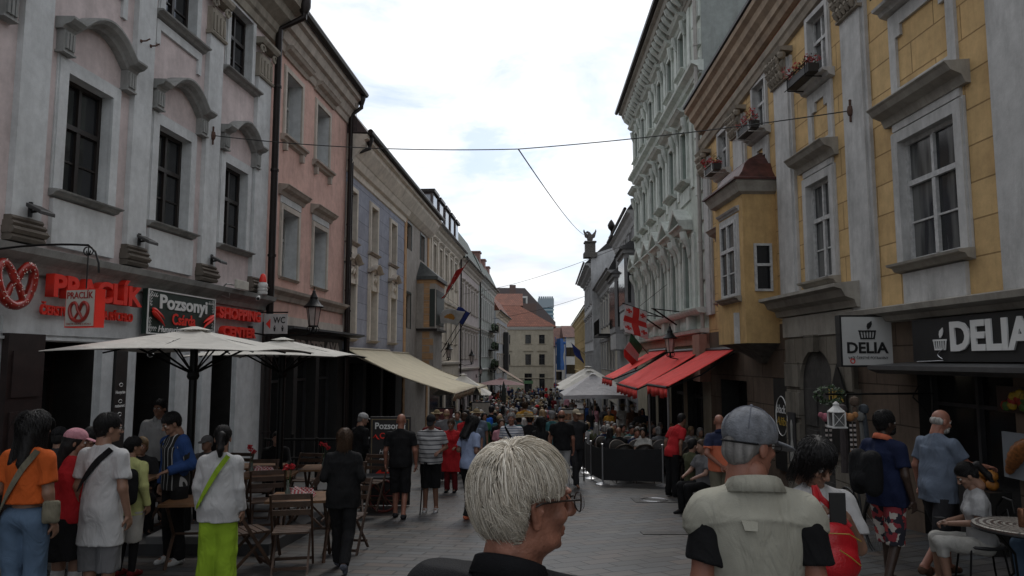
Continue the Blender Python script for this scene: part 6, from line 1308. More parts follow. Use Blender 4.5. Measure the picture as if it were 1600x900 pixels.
c=at(903,700,19.8); p=MB(); g=G(19.8); p.tube([(c.x-.2,19.8,g+1.35),(c.x+.16,19.8,g+1.7)],.04,4); p.tube([(c.x,19.8,g),(c.x,19.8,g+1.5)],.02,6); p.lathe((c.x,19.8,g),[(.2,0),(.2,.02),(.03,.03)],12); tag(p.build('lectern_stand',M_iron,root=(c.x,19.8,g)),'slim black stand with a slanted plate at the terrace corner','stand')
# ================================================================ mosaic table, chair, can, bicycle at the lower right
ty=6.7; tx=at(1592,800,ty).x+.02; g=G(ty); e=empty('mosaic_table',(tx,ty,g),'round wrought iron table with a mosaic top at the bottom right corner','table')
def mosaic():
    m,N,L,b=_nt('mosaic_stone'); tc=N.new('ShaderNodeTexCoord'); v=N.new('ShaderNodeTexVoronoi'); v.feature='DISTANCE_TO_EDGE'; v.inputs['Scale'].default_value=26; L.new(tc.outputs['Object'],v.inputs['Vector'])
    v2=N.new('ShaderNodeTexVoronoi'); v2.inputs['Scale'].default_value=26; L.new(tc.outputs['Object'],v2.inputs['Vector'])
    w_=N.new('ShaderNodeTexWave'); w_.wave_type='RINGS'; w_.rings_direction='Z'; w_.inputs['Scale'].default_value=5.5; L.new(tc.outputs['Object'],w_.inputs['Vector'])
    r=N.new('ShaderNodeValToRGB'); r.color_ramp.elements[0].color=(.09,.06,.05,1); r.color_ramp.elements[1].color=(.36,.34,.30,1); r.color_ramp.interpolation='CONSTANT'; r.color_ramp.elements[1].position=.45; L.new(w_.outputs[0],r.inputs[0])
    g_=N.new('ShaderNodeMath'); g_.operation='GREATER_THAN'; g_.inputs[1].default_value=.05; L.new(v.outputs['Distance'],g_.inputs[0])
    mi=N.new('ShaderNodeMix'); mi.data_type='RGBA'; mi.inputs[6].default_value=(.05,.05,.05,1); L.new(g_.outputs[0],mi.inputs[0]); L.new(r.outputs[0],mi.inputs[7]); L.new(mi.outputs[2],b.inputs['Base Color']); b.inputs['Roughness'].default_value=.35; return m
b=Vector((tx,ty,g)); MB().lathe(b,[(.38,.715),(.39,.72),(.39,.738),(.37,.745)],40).build('tabletop',mosaic(),e); MB().tube([b+Vector((.385*math.cos(t),.385*math.sin(t),.71)) for t in [k*math.pi/20 for k in range(41)]],.012,6).build('rim',M_iron,e)
for k in range(4):
    a=k*math.pi/2+.4; u=Vector((math.cos(a),math.sin(a),0)); MB().tube([b+u*.33+Vector((0,0,.71)),b+u*.12+Vector((0,0,.5)),b+u*.1+Vector((0,0,.3)),b+u*.3+Vector((0,0,.06)),b+u*.36+Vector((0,0,.01))],.011,6).build('leg',M_iron,e)
cb=Vector((tx-.05,ty-.08,g+.745)); MB_=MB().lathe(cb,[(.027,0),(.032,.01),(.033,.145),(.027,.16),(.025,.162)],16); tag(MB_.build('drink_can',mat('bronze_can',(.20,.09,.05),.35,.7,var=.3,scale=30),root=cb,smooth=True),'bronze coloured drink can standing on the mosaic table','can')
cb=Vector((tx+.1,ty+.02,g+.745)); tag(MB().lathe(cb,[(.05,0),(.065,.02),(.06,.022)],16).build('ashtray',M_steel,root=cb,smooth=True),'small metal ashtray behind the drink can','ashtray')
def ironchair(x,y,a,lab):
    g=G(y); e=empty('iron_chair',(0,0,0),lab,'chair'); 
    MB().lathe((0,0,.44),[(.2,0),(.21,.015),(.2,.03)],20).build('seat',M_dark2,e)
    for sx in(-1,1):
        for sy in(-1,1): MB().tube([(sx*.14,sy*.14,.44),(sx*.17,sy*.17,.2),(sx*.19,sy*.2,0)],.01,6).build('leg',M_iron,e)
    p=MB(); p.tube([(-.18,-.16,.44),(-.19,-.24,.8),(-.1,-.26,.9),(.1,-.26,.9),(.19,-.24,.8),(.18,-.16,.44)],.012,6); p.tube([(-.12,-.22,.7),(0,-.25,.8),(.12,-.22,.7)],.008,5); p.build('backrest',M_iron,e)
    e.location=(x,y,g); e.rotation_euler=(0,0,a); return e
SEATX,SEATY=at(1532,830,7.35).x,7.35
ironchair(SEATX,SEATY,R_(78),'thin iron chair under the seated woman with the phone'); ironchair(tx+.15,6.2,.4,'iron chair at the right edge behind the mosaic table')
# bicycle leaning at the portal
bxp=at(1322,770,9.9); g=G(9.9); e=empty('bicycle',(bxp.x,9.9,g),'dark bicycle parked by the portal behind the man with floral shorts','bicycle')
for k,dy in enumerate((-.5,.5)):
    c=Vector((bxp.x+.15+k*.1,9.9+dy,g+.34)); W=MB().tube([c+Vector((0,.33*math.cos(t),.33*math.sin(t))) for t in [q*math.pi/16 for q in range(33)]],.018,6).build('wheel',M_iron,e); p=MB()
    for q in range(14): a=q*math.pi/7; p.tube([c,c+Vector((0,.32*math.cos(a),.32*math.sin(a)))],.003,3)
    p.build('spokes',M_steel,W)
c0=Vector((bxp.x+.2,9.9,g)); p=MB(); A_,B_,C_,D_=c0+Vector((-.05,-.5,.34)),c0+Vector((0,0,.3)),c0+Vector((0,.1,.85)),c0+Vector((-.05,-.35,.85))
p.tube([A_,D_],.016,6); p.tube([D_,B_],.018,6); p.tube([B_,C_],.016,6); p.tube([C_,D_],.016,6); p.tube([B_,c0+Vector((.05,.5,.34)),C_],.012,6); p.tube([D_,D_+Vector((0,-.03,.2))],.014,6); p.build('frame',M_dark2,e)
p=MB(); p.tube([D_+Vector((-.25,.05,.2)),D_+Vector((0,-.03,.2)),D_+Vector((.25,.05,.2))],.012,6); p.build('handlebar',M_steel,e); MB().lathe(C_+Vector((0,.05,.08)),[(.05,0),(.09,.03),(.05,.06)],10).build('saddle',M_dark,e)
# ================================================================ people: implicit bodies meshed with surface nets
V3=lambda *a: np.array(a,float)
class SD:
    def __init__(s,k=.03): s.p=[]; s.k=k; s.cuts=[]; s.subs=[]
    def cone(s,a,b,ra,rb,k=None): s.p.append(('c',V3(*a),V3(*b),ra,rb,None,k)); return s
    def flat(s,a,b,ra,rb,k=None): s.p.append(('f',V3(*a),V3(*b),ra,rb,None,k)); return s
    def tub(s,c0,c1,r0,r1,k=None): s.p.append(('g',V3(*c0),V3(*c1),(r0,r1),0,None,k)); return s
    def ell(s,c,r,R=None,k=None): s.p.append(('e',V3(*c),V3(*r),0,0,R,k)); return s
    def cut(s,n,d): s.cuts.append((V3(*n),d)); return s      # removes n.p > d
    def sub(s,c,r,R=None,k=.01): s.subs.append((V3(*c),V3(*r),R,k)); return s
    def field(s,h,disp=None):
        lo=np.full(3,1e9); hi=-lo; B=[]
        for q in s.p:
            m=(q[6] or s.k)+2*h
            if q[0]=='e': r=np.full(3,q[2].max()) if q[5] is not None else q[2]; a,b=q[1]-r-m,q[1]+r+m
            elif q[0]=='g': r=np.array([max(q[3][0][0],q[3][1][0]),max(q[3][0][1],q[3][1][1]),0]); a,b=np.minimum(q[1],q[2])-r-m,np.maximum(q[1],q[2])+r+m
            else: r=max(q[3],q[4]); a,b=np.minimum(q[1],q[2])-r-m,np.maximum(q[1],q[2])+r+m
            B.append((a,b)); lo=np.minimum(lo,a); hi=np.maximum(hi,b)
        n=np.ceil((hi-lo)/h).astype(int)+1; v=np.full(n,.2,np.float32)
        for q,(a,b) in zip(s.p,B):
            i0=np.maximum(0,((a-lo)/h).astype(int)); i1=np.minimum(n,np.ceil((b-lo)/h).astype(int)+1)
            ax=[lo[k]+h*np.arange(i0[k],i1[k]) for k in range(3)]; P=np.stack(np.meshgrid(*ax,indexing='ij'),-1)
            if q[0]=='e': d=_ell(P,q[1],q[2],q[5])
            elif q[0]=='g':
                c0,c1=q[1],q[2]; r0,r1_=q[3]; Rm=.03; z=P[...,2]; t=np.clip((c0[2]-z)/(c0[2]-c1[2]),0,1); rx=r0[0]+(r1_[0]-r0[0])*t; ry=r0[1]+(r1_[1]-r0[1])*t
                cx=c0[0]+(c1[0]-c0[0])*t; cy=c0[1]+(c1[1]-c0[1])*t; kk=np.sqrt(((P[...,0]-cx)/rx)**2+((P[...,1]-cy)/ry)**2); d=np.maximum((kk-1)*np.minimum(rx,ry),np.maximum(z-c0[2],c1[2]-z))
            else:
                A,Bv=q[1],q[2]; ab=Bv-A; L2=ab@ab; t_=((P-A)@ab)/L2; t=np.clip(t_,0,1); r=q[3]+(q[4]-q[3])*t
                if q[0]=='c': d=np.linalg.norm(P-A-t[...,None]*ab,axis=-1)-r
                else:
                    rad=np.linalg.norm(P-A-np.maximum(t_,0)[...,None]*ab,axis=-1)-r; d=np.maximum(rad,(t_-1)*math.sqrt(L2))
            sl=tuple(slice(i0[k],i1[k]) for k in range(3)); u=v[sl]; k=q[6] or s.k
            hh=np.clip(.5+.5*(u-d)/k,0,1); v[sl]=u+(d-u)*hh-k*hh*(1-hh)
        if s.subs or s.cuts or disp:
            ax=[lo[k]+h*np.arange(n[k]) for k in range(3)]; P=np.stack(np.meshgrid(*ax,indexing='ij'),-1)
            if disp is not None: v=v+disp(P)
            for c,r,R,k in s.subs:
                d=-_ell(P,c,r,R); hh=np.clip(.5-.5*(v-d)/k,0,1); v=v+(d-v)*hh+k*hh*(1-hh)
            for nn,d in s.cuts: v=np.maximum(v,P@nn-d)
        return v,lo
    def mesh(s,h,disp=None):
        v,lo=s.field(h,disp); return nets(v,lo,h)
def _ell(P,c,r,R):
    Q=P-c
    if R is not None: Q=Q@R
    k0=np.linalg.norm(Q/r,axis=-1); k1=np.linalg.norm(Q/(r*r),axis=-1); return k0*(k0-1)/np.maximum(k1,1e-6)
def nets(v,lo,h):
    n=np.array(v.shape)-1; off=[(0,0,0),(1,0,0),(0,1,0),(1,1,0),(0,0,1),(1,0,1),(0,1,1),(1,1,1)]
    C=[v[o[0]:o[0]+n[0],o[1]:o[1]+n[1],o[2]:o[2]+n[2]] for o in off]; ins=sum((c<0).astype(np.int8) for c in C); act=(ins>0)&(ins<8)
    ijk=np.argwhere(act)
    if len(ijk)==0: return np.zeros((0,3)),np.zeros((0,4),int)
    vals=np.stack([c[act] for c in C],1); pos=np.zeros((len(ijk),3)); cnt=np.zeros(len(ijk))
    for a in range(8):
        for b in range(a+1,8):
            if bin(a^b).count('1')!=1: continue
            fa,fb=vals[:,a],vals[:,b]; m=(fa<0)!=(fb<0); t=np.where(m,fa/np.where(m,fa-fb,1),0)
            oa,ob=np.array(off[a],float),np.array(off[b],float); pos+=np.where(m[:,None],oa+t[:,None]*(ob-oa),0); cnt+=m
    V=lo+h*(ijk+pos/cnt[:,None]); idx=np.full(act.shape,-1); idx[act]=np.arange(len(ijk)); F=[]
    for ax in range(3):
        b,c=(ax+1)%3,(ax+2)%3
        s0=[slice(1,None)]*3; s1=[slice(1,None)]*3
        A=np.take(v,range(0,v.shape[ax]-1),ax); Bv=np.take(v,range(1,v.shape[ax]),ax); m=(A<0)!=(Bv<0); e=np.argwhere(m)
        ok=(e[:,b]>0)&(e[:,c]>0)&(e[:,b]<n[b])&(e[:,c]<n[c]); e=e[ok]
        if len(e)==0: continue
        db=np.zeros(3,int); db[b]=1; dc=np.zeros(3,int); dc[c]=1; g=lambda q: idx[q[:,0],q[:,1],q[:,2]]
        q=np.stack([g(e-db-dc),g(e-dc),g(e),g(e-db)],1); sgn=A[tuple(e.T)]<0; q=np.where(sgn[:,None],q,q[:,::-1]); F.append(q)
    F=np.concatenate(F); F=F[(F>=0).all(1)]; return V,F
def npmesh(name,parts,mats,parent=None,loc=None):
    """parts: list of (V,F,matindex)"""
    me=bpy.data.meshes.new(name); vs=np.concatenate([p[0] for p in parts]); fs=[];mi=[];o=0
    for V,F,m in parts: fs.append(F+o); mi+= [m]*len(F); o+=len(V)
    fs=np.concatenate(fs); me.vertices.add(len(vs)); me.vertices.foreach_set('co',vs.astype(np.float32).ravel())
    me.loops.add(fs.size); me.loops.foreach_set('vertex_index',fs.astype(np.int32).ravel()); me.polygons.add(len(fs)); me.polygons.foreach_set('loop_start',np.arange(0,fs.size,4,dtype=np.int32)); me.polygons.foreach_set('loop_total',np.full(len(fs),4,np.int32))
    me.polygons.foreach_set('use_smooth',np.ones(len(fs),bool)); me.polygons.foreach_set('material_index',np.array(mi,np.int32))
    for m in mats: me.materials.append(m)
    me.update(calc_edges=True); me.validate(); ob=bpy.data.objects.new(name,me); COL.objects.link(ob)
    if parent is not None: ob.parent=parent
    if loc is not None: ob.location=loc
    return ob
def rotm(yaw,pitch=0,roll=0):
    """yaw clockwise seen from above, pitch down"""
    y,p,r=-R_(yaw),-R_(pitch),R_(roll)
    Rz=np.array([[math.cos(y),-math.sin(y),0],[math.sin(y),math.cos(y),0],[0,0,1]]); Rx=np.array([[1,0,0],[0,math.cos(p),-math.sin(p)],[0,math.sin(p),math.cos(p)]]); Ry=np.array([[math.cos(r),0,math.sin(r)],[0,1,0],[-math.sin(r),0,math.cos(r)]])
    return Rz@Rx@Ry
def skin(tone):
    t={'fair':(.33,.185,.13),'red':(.31,.135,.09),'tan':(.22,.11,.07),'dark':(.045,.025,.017),'asian':(.27,.15,.10)}[tone]; return mat('skin_'+tone,t,.5,var=.12,scale=14,bump=.15,bscale=120)
def cloth(name,c,var=.14):
    m=mat('cloth_'+name,c,.88,var=var,scale=5,bump=.35,bscale=220,spec=.2); return wrinkle(m)
def wrinkle(m,sc=6.5,dist=.035):
    N,L=m.node_tree.nodes,m.node_tree.links; b=N['Principled BSDF']; tc=next(n for n in N if n.type=='TEX_COORD')
    mp=N.new('ShaderNodeMapping'); mp.inputs['Scale'].default_value=(1,1,.45); L.new(tc.outputs['Object'],mp.inputs[0])
    w_=N.new('ShaderNodeTexNoise'); w_.inputs['Scale'].default_value=sc; w_.inputs['Detail'].default_value=3; w_.inputs['Distortion'].default_value=1.6; L.new(mp.outputs[0],w_.inputs['Vector'])
    bp=N.new('ShaderNodeBump'); bp.inputs['Strength'].default_value=.9; bp.inputs['Distance'].default_value=dist; L.new(w_.outputs[0],bp.inputs['Height'])
    if b.inputs['Normal'].is_linked: L.new(b.inputs['Normal'].links[0].from_socket,bp.inputs['Normal'])
    L.new(bp.outputs[0],b.inputs['Normal']); return m
HAIRC={'black':(.010,.009,.009),'brown':(.05,.028,.016),'grey':(.22,.21,.20),'blond':(.28,.19,.10),'white':(.42,.40,.37),'red':(.14,.05,.02)}
def hairm(c): return mat('hair_'+c,HAIRC[c],.6,var=.5,scale=30,bump=.35,bscale=90,streak=.12,spec=.3)
def folds(seed,amp,fr=14):
    r=np.random.default_rng(seed); D=r.normal(size=(6,3)); D[:,2]*=.45; D/=np.linalg.norm(D,axis=1)[:,None]; ph=r.uniform(0,6.28,6); fq=fr*r.uniform(.7,1.8,6)
    def f(P):
        o=0
        for d,p,q in zip(D,ph,fq): o=o+np.abs(np.sin(P@d*q+p+.6*np.sin(P[...,2]*9+p)))-.6
        return (o*amp/3).astype(np.float32)
    return f
def hand(wrist,dirv,palm,side,curl,size=1.0,h=.0042,point=False):
    """palm, four bent fingers of unequal length and a thumb from the side of the palm"""
    d=np.array(dirv,float); d/=np.linalg.norm(d); pn=np.array(palm,float); pn-=d*(pn@d); pn/=np.linalg.norm(pn); sx=np.cross(d,pn)*side
    w=np.array(wrist,float); S=size; s=SD(.008)
    R=np.stack([sx,d,pn],1); s.ell(w+d*.045*S,(.040*S,.052*S,.016*S),R); s.cone(w-d*.03,w+d*.02*S,.024*S,.024*S)
    for i,(o,L_,r) in enumerate(((-.028,.068,.0082),(-.0095,.078,.0088),(.0095,.072,.0086),(.027,.056,.0076))):
        p=w+d*.082*S+sx*o*S*1.0; c=R_(curl)*(1+.08*i); a=0; dd=d
        for j,f in enumerate((.45,.32,.23)):
            a+=c*(.6 if j==0 else .8); q=p+(d*math.cos(a)+pn*math.sin(a))*L_*f*S+sx*o*.12*f; s.cone(p,q,r*S*(1-.08*j),r*S*(.94-.1*j),k=.006); p=q
    p=w+d*.025*S-sx*.034*S; q=p+(d*.6-sx*.62+pn*.3)*.038*S; e=q+(d*.9-sx*.05+pn*(.2+.5*math.sin(R_(curl))))*.032*S
    s.cone(w+d*.015-sx*.015*S,p,.018*S,.014*S); s.cone(p,q,.0125*S,.0105*S); s.cone(q,e,.010*S,.008*S); return s.mesh(h)
def head_sdf(c,R,k,det,female=False,beard=False):
    T=lambda x,y,z: np.array(c)+R@(V3(x,y,z)*k); s=SD(.022 if det else .03)
    E=lambda p,r,kk=None: s.ell(T(*p),V3(*r)*k,R,kk)
    E((0,-.008,.035),(.073,.094,.090)); E((0,.022,-.035),(.057,.068,.078)); E((0,.052,-.078),(.034,.032,.028)); s.cone(T(0,-.03,-.05),T(0,-.035,-.14),.052*k,.056*k)
    if det:
        s.cone(T(0,.088,.018),T(0,.116,-.022),.009*k,.0125*k,k=.012); E((-.012,.104,-.028),(.010,.011,.008),.008); E((.012,.104,-.028),(.010,.011,.008),.008)
        E((0,.082,.030),(.048,.014,.010),.014); E((-.036,.066,-.018),(.022,.022,.018),.015); E((.036,.066,-.018),(.022,.022,.018),.015)
        s.cone(T(-.019,.089,-.056),T(.019,.089,-.056),.0065*k,.0065*k,k=.006); s.cone(T(-.015,.087,-.067),T(.015,.087,-.067),.0075*k,.0075*k,k=.006); E((0,.082,-.088),(.018,.016,.014),.012)
        for sx in(-1,1):
            s.sub(T(sx*.031,.098,.012),V3(.017,.015,.010)*k,R,.012); E((sx*.075,-.006,-.006),(.010,.021,.033),.008)
    else:
        s.cone(T(0,.088,.01),T(0,.112,-.022),.01*k,.014*k,k=.015)
        for sx in(-1,1): E((sx*.075,-.004,-.006),(.011,.02,.03),.008)
    return s
def hair_sdf(c,R,k,st,rs=0):
    T=lambda x,y,z: np.array(c)+R@(V3(x,y,z)*k); s=SD(.02); E=lambda p,r,kk=None: s.ell(T(*p),V3(*r)*k,R,kk)
    P0=T(0,0,0)
    def plane(n,p): n=R@V3(*n); n/=np.linalg.norm(n); s.cut(n,n@T(*p))
    if st=='short': E((0,-.012,.044),(.083,.104,.095)); E((0,-.06,-.02),(.066,.05,.06)); plane((0,.66,-.75),(0,.072,.055))
    elif st=='balding': E((0,-.045,.0),(.078,.066,.055)); plane((0,.6,.8),(0,-.02,.035)); plane((0,.9,-.4),(0,.01,.0))
    elif st=='bob': E((0,-.012,.045),(.090,.108,.098)); E((0,-.035,-.035),(.092,.085,.09)); plane((0,.9,-.45),(0,.062,.035)); plane((0,0,-1),(0,0,-.105))
    elif st=='long':
        E((0,-.012,.045),(.088,.108,.097)); E((0,-.04,-.03),(.092,.078,.11)); s.cone(T(-.04,-.06,-.05),T(-.05,-.085,-.26),.055*k,.05*k); s.cone(T(.04,-.06,-.05),T(.05,-.085,-.27),.055*k,.05*k); plane((0,.93,-.36),(0,.058,.035))
    elif st=='pony':
        E((0,-.012,.042),(.083,.104,.094)); E((0,-.06,-.02),(.062,.05,.06)); plane((0,.7,-.7),(0,.07,.05)); s.cone(T(0,-.10,.06),T(0,-.155,.04),.022*k,.034*k); s.cone(T(0,-.155,.04),T(0,-.17,-.10),.036*k,.034*k); s.cone(T(0,-.17,-.10),T(0,-.15,-.22),.034*k,.01*k)
    return s
HAIR_M={}
def strand_mat(c):
    if c in HAIR_M: return HAIR_M[c]
    m,N,L,b=_nt('strands_'+c); b.inputs['Roughness'].default_value=.45; b.inputs['Specular IOR Level'].default_value=.35
    at_=N.new('ShaderNodeAttribute'); at_.attribute_name='tone'; r=N.new('ShaderNodeValToRGB'); e=r.color_ramp.elements
    if c=='silver':
        e[0].color=(.11,.085,.06,1); e[1].color=(.86,.81,.71,1); q=e.new(.4); q.color=(.42,.365,.285,1); q=e.new(.75); q.color=(.70,.635,.53,1)
    else: h=HAIRC[c]; e[0].color=C4([x*.5 for x in h]); e[1].color=C4([min(.8,x*1.9+.004) for x in h])
    L.new(at_.outputs['Fac'],r.inputs[0]); L.new(r.outputs[0],b.inputs['Base Color']); HAIR_M[c]=m; return m
def strands(hc,HR,K,style,n,col,seed,par,wd=.0011,SEG=9,base=None,name='hair_strands'):
    R=np.random.default_rng(seed); c0=V3(0,-.012,.04); rr=V3(.080,.100,.094); u=R.normal(size=(n*4,3)); u/=np.linalg.norm(u,axis=1)[:,None]; r=c0+u*rr
    zmin={'short':-.055,'lady':-.055,'bob':-.03,'long':-.03,'pony':-.05}[style]
    ok=(r[:,2]>zmin)&~(((r[:,1]-.074)*.70-(r[:,2]-.056)*.71)>-.004)&~((abs(r[:,0])>.05)&(r[:,1]>-.035)&(r[:,2]<.028))
    r=r[ok][:n]; n=len(r); rnd=R.random((n,4)); top=V3(.012,-.045,.135); d=r-top; d[:,2]=0; fl=d/(np.linalg.norm(d,axis=1)[:,None]+1e-6)
    if style=='pony': t_=V3(0,-.115,.05)-r; fl=t_/np.linalg.norm(t_,axis=1)[:,None]
    az=np.arctan2(d[:,1],d[:,0]); cl=np.sin(az*19+2.5*np.sin(r[:,2]*55)+1.3*np.sin(r[:,1]*80))*.5+.5
    Ln=dict(short=.032,lady=.095,bob=.15,long=.30,pony=.10)[style]+dict(short=.018,lady=.05,bob=.05,long=.10,pony=.03)[style]*rnd[:,0]
    if style=='lady':
        Ln=np.where(r[:,2]<0,.055+.035*rnd[:,1],Ln); Ln=np.where((r[:,1]>0)&(abs(r[:,0])<.05),.055+.03*rnd[:,1],Ln); Ln=np.where((abs(r[:,0])>.036)&(r[:,1]>-.045)&(r[:,1]<.08),np.maximum(.018,(r[:,2]-.022)*(.95+.25*rnd[:,1])),Ln)
    if style in('bob','long'): Ln=np.where(r[:,1]>.045,.05+.03*rnd[:,1],Ln)
    nr=(r-c0)/rr**2; nr/=np.linalg.norm(nr,axis=1)[:,None]; st=rnd[:,2]<(.035 if style=='lady' else .012); Ln=np.where(st,Ln*.55,Ln)
    dv=fl+nr*np.where(st,.7,.16+.30*rnd[:,3])[:,None]+R.normal(size=(n,3))*(np.where(r[:,2]>.07,.17,.08)[:,None] if style=='lady' else .07); sd=np.stack([-fl[:,1],fl[:,0],np.zeros(n)],1)*((cl-.5)*.6)[:,None]
    sh=V3(.080,.1015,.0965)+((.002+(.017 if style=='lady' else .012)*R.random(n)**.8*(.35+.65*cl))*np.where(r[:,1]>.03,.6,1.15)+(.006*np.clip(-r[:,1]*12,0,1) if style=='lady' else 0))[:,None]*V3(1,1,.75 if style=='lady' else 1); c1=V3(0,-.012,.038); p=r.copy(); P=[p.copy()]
    for k in range(SEG-1):
        dv/=np.linalg.norm(dv,axis=1)[:,None]; p=p+dv*(Ln/(SEG-1))[:,None]; q=p-c1; s_=sh.copy(); low=q[:,2]<0; qq=q/s_
        if style in('bob','long'): qq[:,2]=np.where(low,qq[:,2]*.0,qq[:,2])
        else: qq[:,2]=np.where(low,qq[:,2]/1.3,qq[:,2])
        el=np.linalg.norm(qq,axis=1)+1e-6; f_=min(1,(k+1)/3.0); sc=(1-f_)+f_/el
        if style in('bob','long'): pn=q*sc[:,None]; pn[:,2]=np.where(low,q[:,2],pn[:,2])
        else: pn=q*sc[:,None]
        p=np.where((st&(el>1))[:,None],p,c1+pn)
        if style in('lady','short'): ax=abs(p[:,0]); z_=p[:,2]; y_=p[:,1]; stop=((ax>.045)&(y_>-.032)&(y_<=.02)&(z_<.016))|((ax>.03)&(y_>.02)&(z_<.030-.25*rnd[:,1]*.1))|((y_>.066)&(z_<.046+.012*rnd[:,3]))|(z_<-.088+.02*rnd[:,1]); p=np.where((stop&(k>0))[:,None],P[-1],p)
        nn=q/np.linalg.norm(q,axis=1)[:,None]
        if style in('bob','long'): nn[:,2]=np.where(low,0,nn[:,2]); nn/=np.linalg.norm(nn,axis=1)[:,None]+1e-9
        g=V3(0,0,-1.0)-nn*(-nn[:,2])[:,None]
        gw=.0 if style=='pony' else (.30 if style=='lady' else .22 if style=='short' else .5)
        dv=dv+g*np.where(st,gw*.3,gw)[:,None]+sd*.12+R.normal(size=(n,3))*.014; dv=dv-nn*np.maximum(0,(dv*nn).sum(1))[:,None]*.7
        if style=='pony': t_=V3(0,-.115,.05)-p; dv=t_/(np.linalg.norm(t_,axis=1)[:,None]+.01)+R.normal(size=(n,3))*.03
        P.append(p.copy())
    P=np.stack(P,1); W=hc+(P*K)@HR.T; 
    if base is not None: W=W-base
    tg=np.gradient(W,axis=1)+1e-7; tg/=np.linalg.norm(tg,axis=2)[...,None]+1e-9; a=np.cross(tg,V3(.3,.5,.8)); a/=np.linalg.norm(a,axis=2)[...,None]+1e-9; b_=np.cross(tg,a)
    wk=(wd*(.7+.6*R.random(n)))[:,None]*np.linspace(1.15,.3,SEG)[None]; V=np.stack([W+(a*math.cos(t)+b_*math.sin(t))*wk[...,None] for t in (0,2.094,4.189)],1)  # n,3,SEG,3
    i0=(np.arange(n)*3*SEG)[:,None,None]; A_=np.arange(3)[None,:,None]; k=np.arange(SEG-1)[None,None]; B_=(A_+1)%3
    F=np.stack([i0+A_*SEG+k,i0+B_*SEG+k,i0+B_*SEG+k+1,i0+A_*SEG+k+1],-1).reshape(-1,4)
    tone=np.clip(.04+.40*cl+.55*R.random(n)+np.where(r[:,2]>.08,.08,-.02),0,1); o=npmesh(name,[(V.reshape(-1,3),F,0)],[strand_mat(col)],par); t=o.data.attributes.new('tone','FLOAT','POINT'); t.data.foreach_set('value',np.repeat(tone,3*SEG).astype(np.float32)); return o  # strands rooted near the crown toned lighter: light from above painted into the colour
def cap_parts(par,c,R,k,kind,m,scale=1.0):
    T=lambda x,y,z: np.array(c)+R@(V3(x,y,z)*k)
    if kind=='cap':
        s=SD(.015); s.ell(T(0,-.008,.05),V3(.086,.107,.088)*k,R); n=R@V3(0,.0,-1); s.cut(n,n@T(0,0,.035)); V,F=s.mesh(.008)
        q=SD(.01); q.ell(T(0,.125,.040),V3(.066,.075,.010)*k,R@rotm(0,14)); n=R@V3(0,-1,0); q.cut(n,n@T(0,.075,0)); V2,F2=q.mesh(.005)
        o=npmesh('cap',[(V,F,0)],[m],par); npmesh('visor',[(V2,F2,0)],[m],o) if False else None
        v=npmesh('cap',[(V,F,0),(V2,F2,0)],[m],par); bpy.data.objects.remove(o); return v
    if kind=='straw':
        s=SD(.012); s.ell(T(0,-.005,.075),V3(.088,.105,.085)*k,R); n=R@V3(0,0,-1); s.cut(n,n@T(0,0,.05)); s.ell(T(0,0,.062),V3(.19,.2,.012)*k,R@rotm(0,4)); V,F=s.mesh(.009); return npmesh('hat',[(V,F,0)],[m],par)
LEGS={'stand':(((-.085,.01,.49),(-.10,-.03,.08)),((.085,.02,.49),(.10,-.02,.08))),
 'wide':(((-.12,.01,.49),(-.16,-.03,.08)),((.12,.02,.49),(.16,-.02,.08))),
 'walk':(((-.09,.16,.50),(-.09,.20,.09)),((.09,-.03,.49),(.09,-.33,.17))),
 'walk2':(((-.09,-.03,.49),(-.09,-.33,.17)),((.09,.16,.50),(.09,.20,.09))),
 'step':(((-.09,.08,.49),(-.09,.08,.08)),((.09,.0,.49),(.09,-.16,.10))),
 'sit':(((-.11,.42,.50),(-.11,.36,.08)),((.11,.42,.50),(.11,.40,.08)))}
ARMS={'down':((.24,-.03,1.14),(.25,.04,.90)),'swingf':((.24,.05,1.15),(.23,.2,.95)),'swingb':((.25,-.1,1.15),(.26,-.2,.93)),'bent':((.25,-.06,1.16),(.16,.18,1.10)),
 'phone':((.235,.06,1.17),(.085,.24,1.37)),'lap':((.22,.05,1.17),(.07,.30,1.13)),'close':((.225,-.05,1.15),(.215,.06,.93)),'back':((.26,-.12,1.16),(.06,-.19,.98)),'hip':((.30,-.05,1.16),(.17,.06,1.02)),'table':((.24,.12,1.18),(.14,.36,1.08)),'cross':((.25,.05,1.17),(.02,.2,1.16)),'reach':((.25,.12,1.2),(.26,.38,1.17)),'up':((.24,.1,1.22),(.14,.16,1.42))}
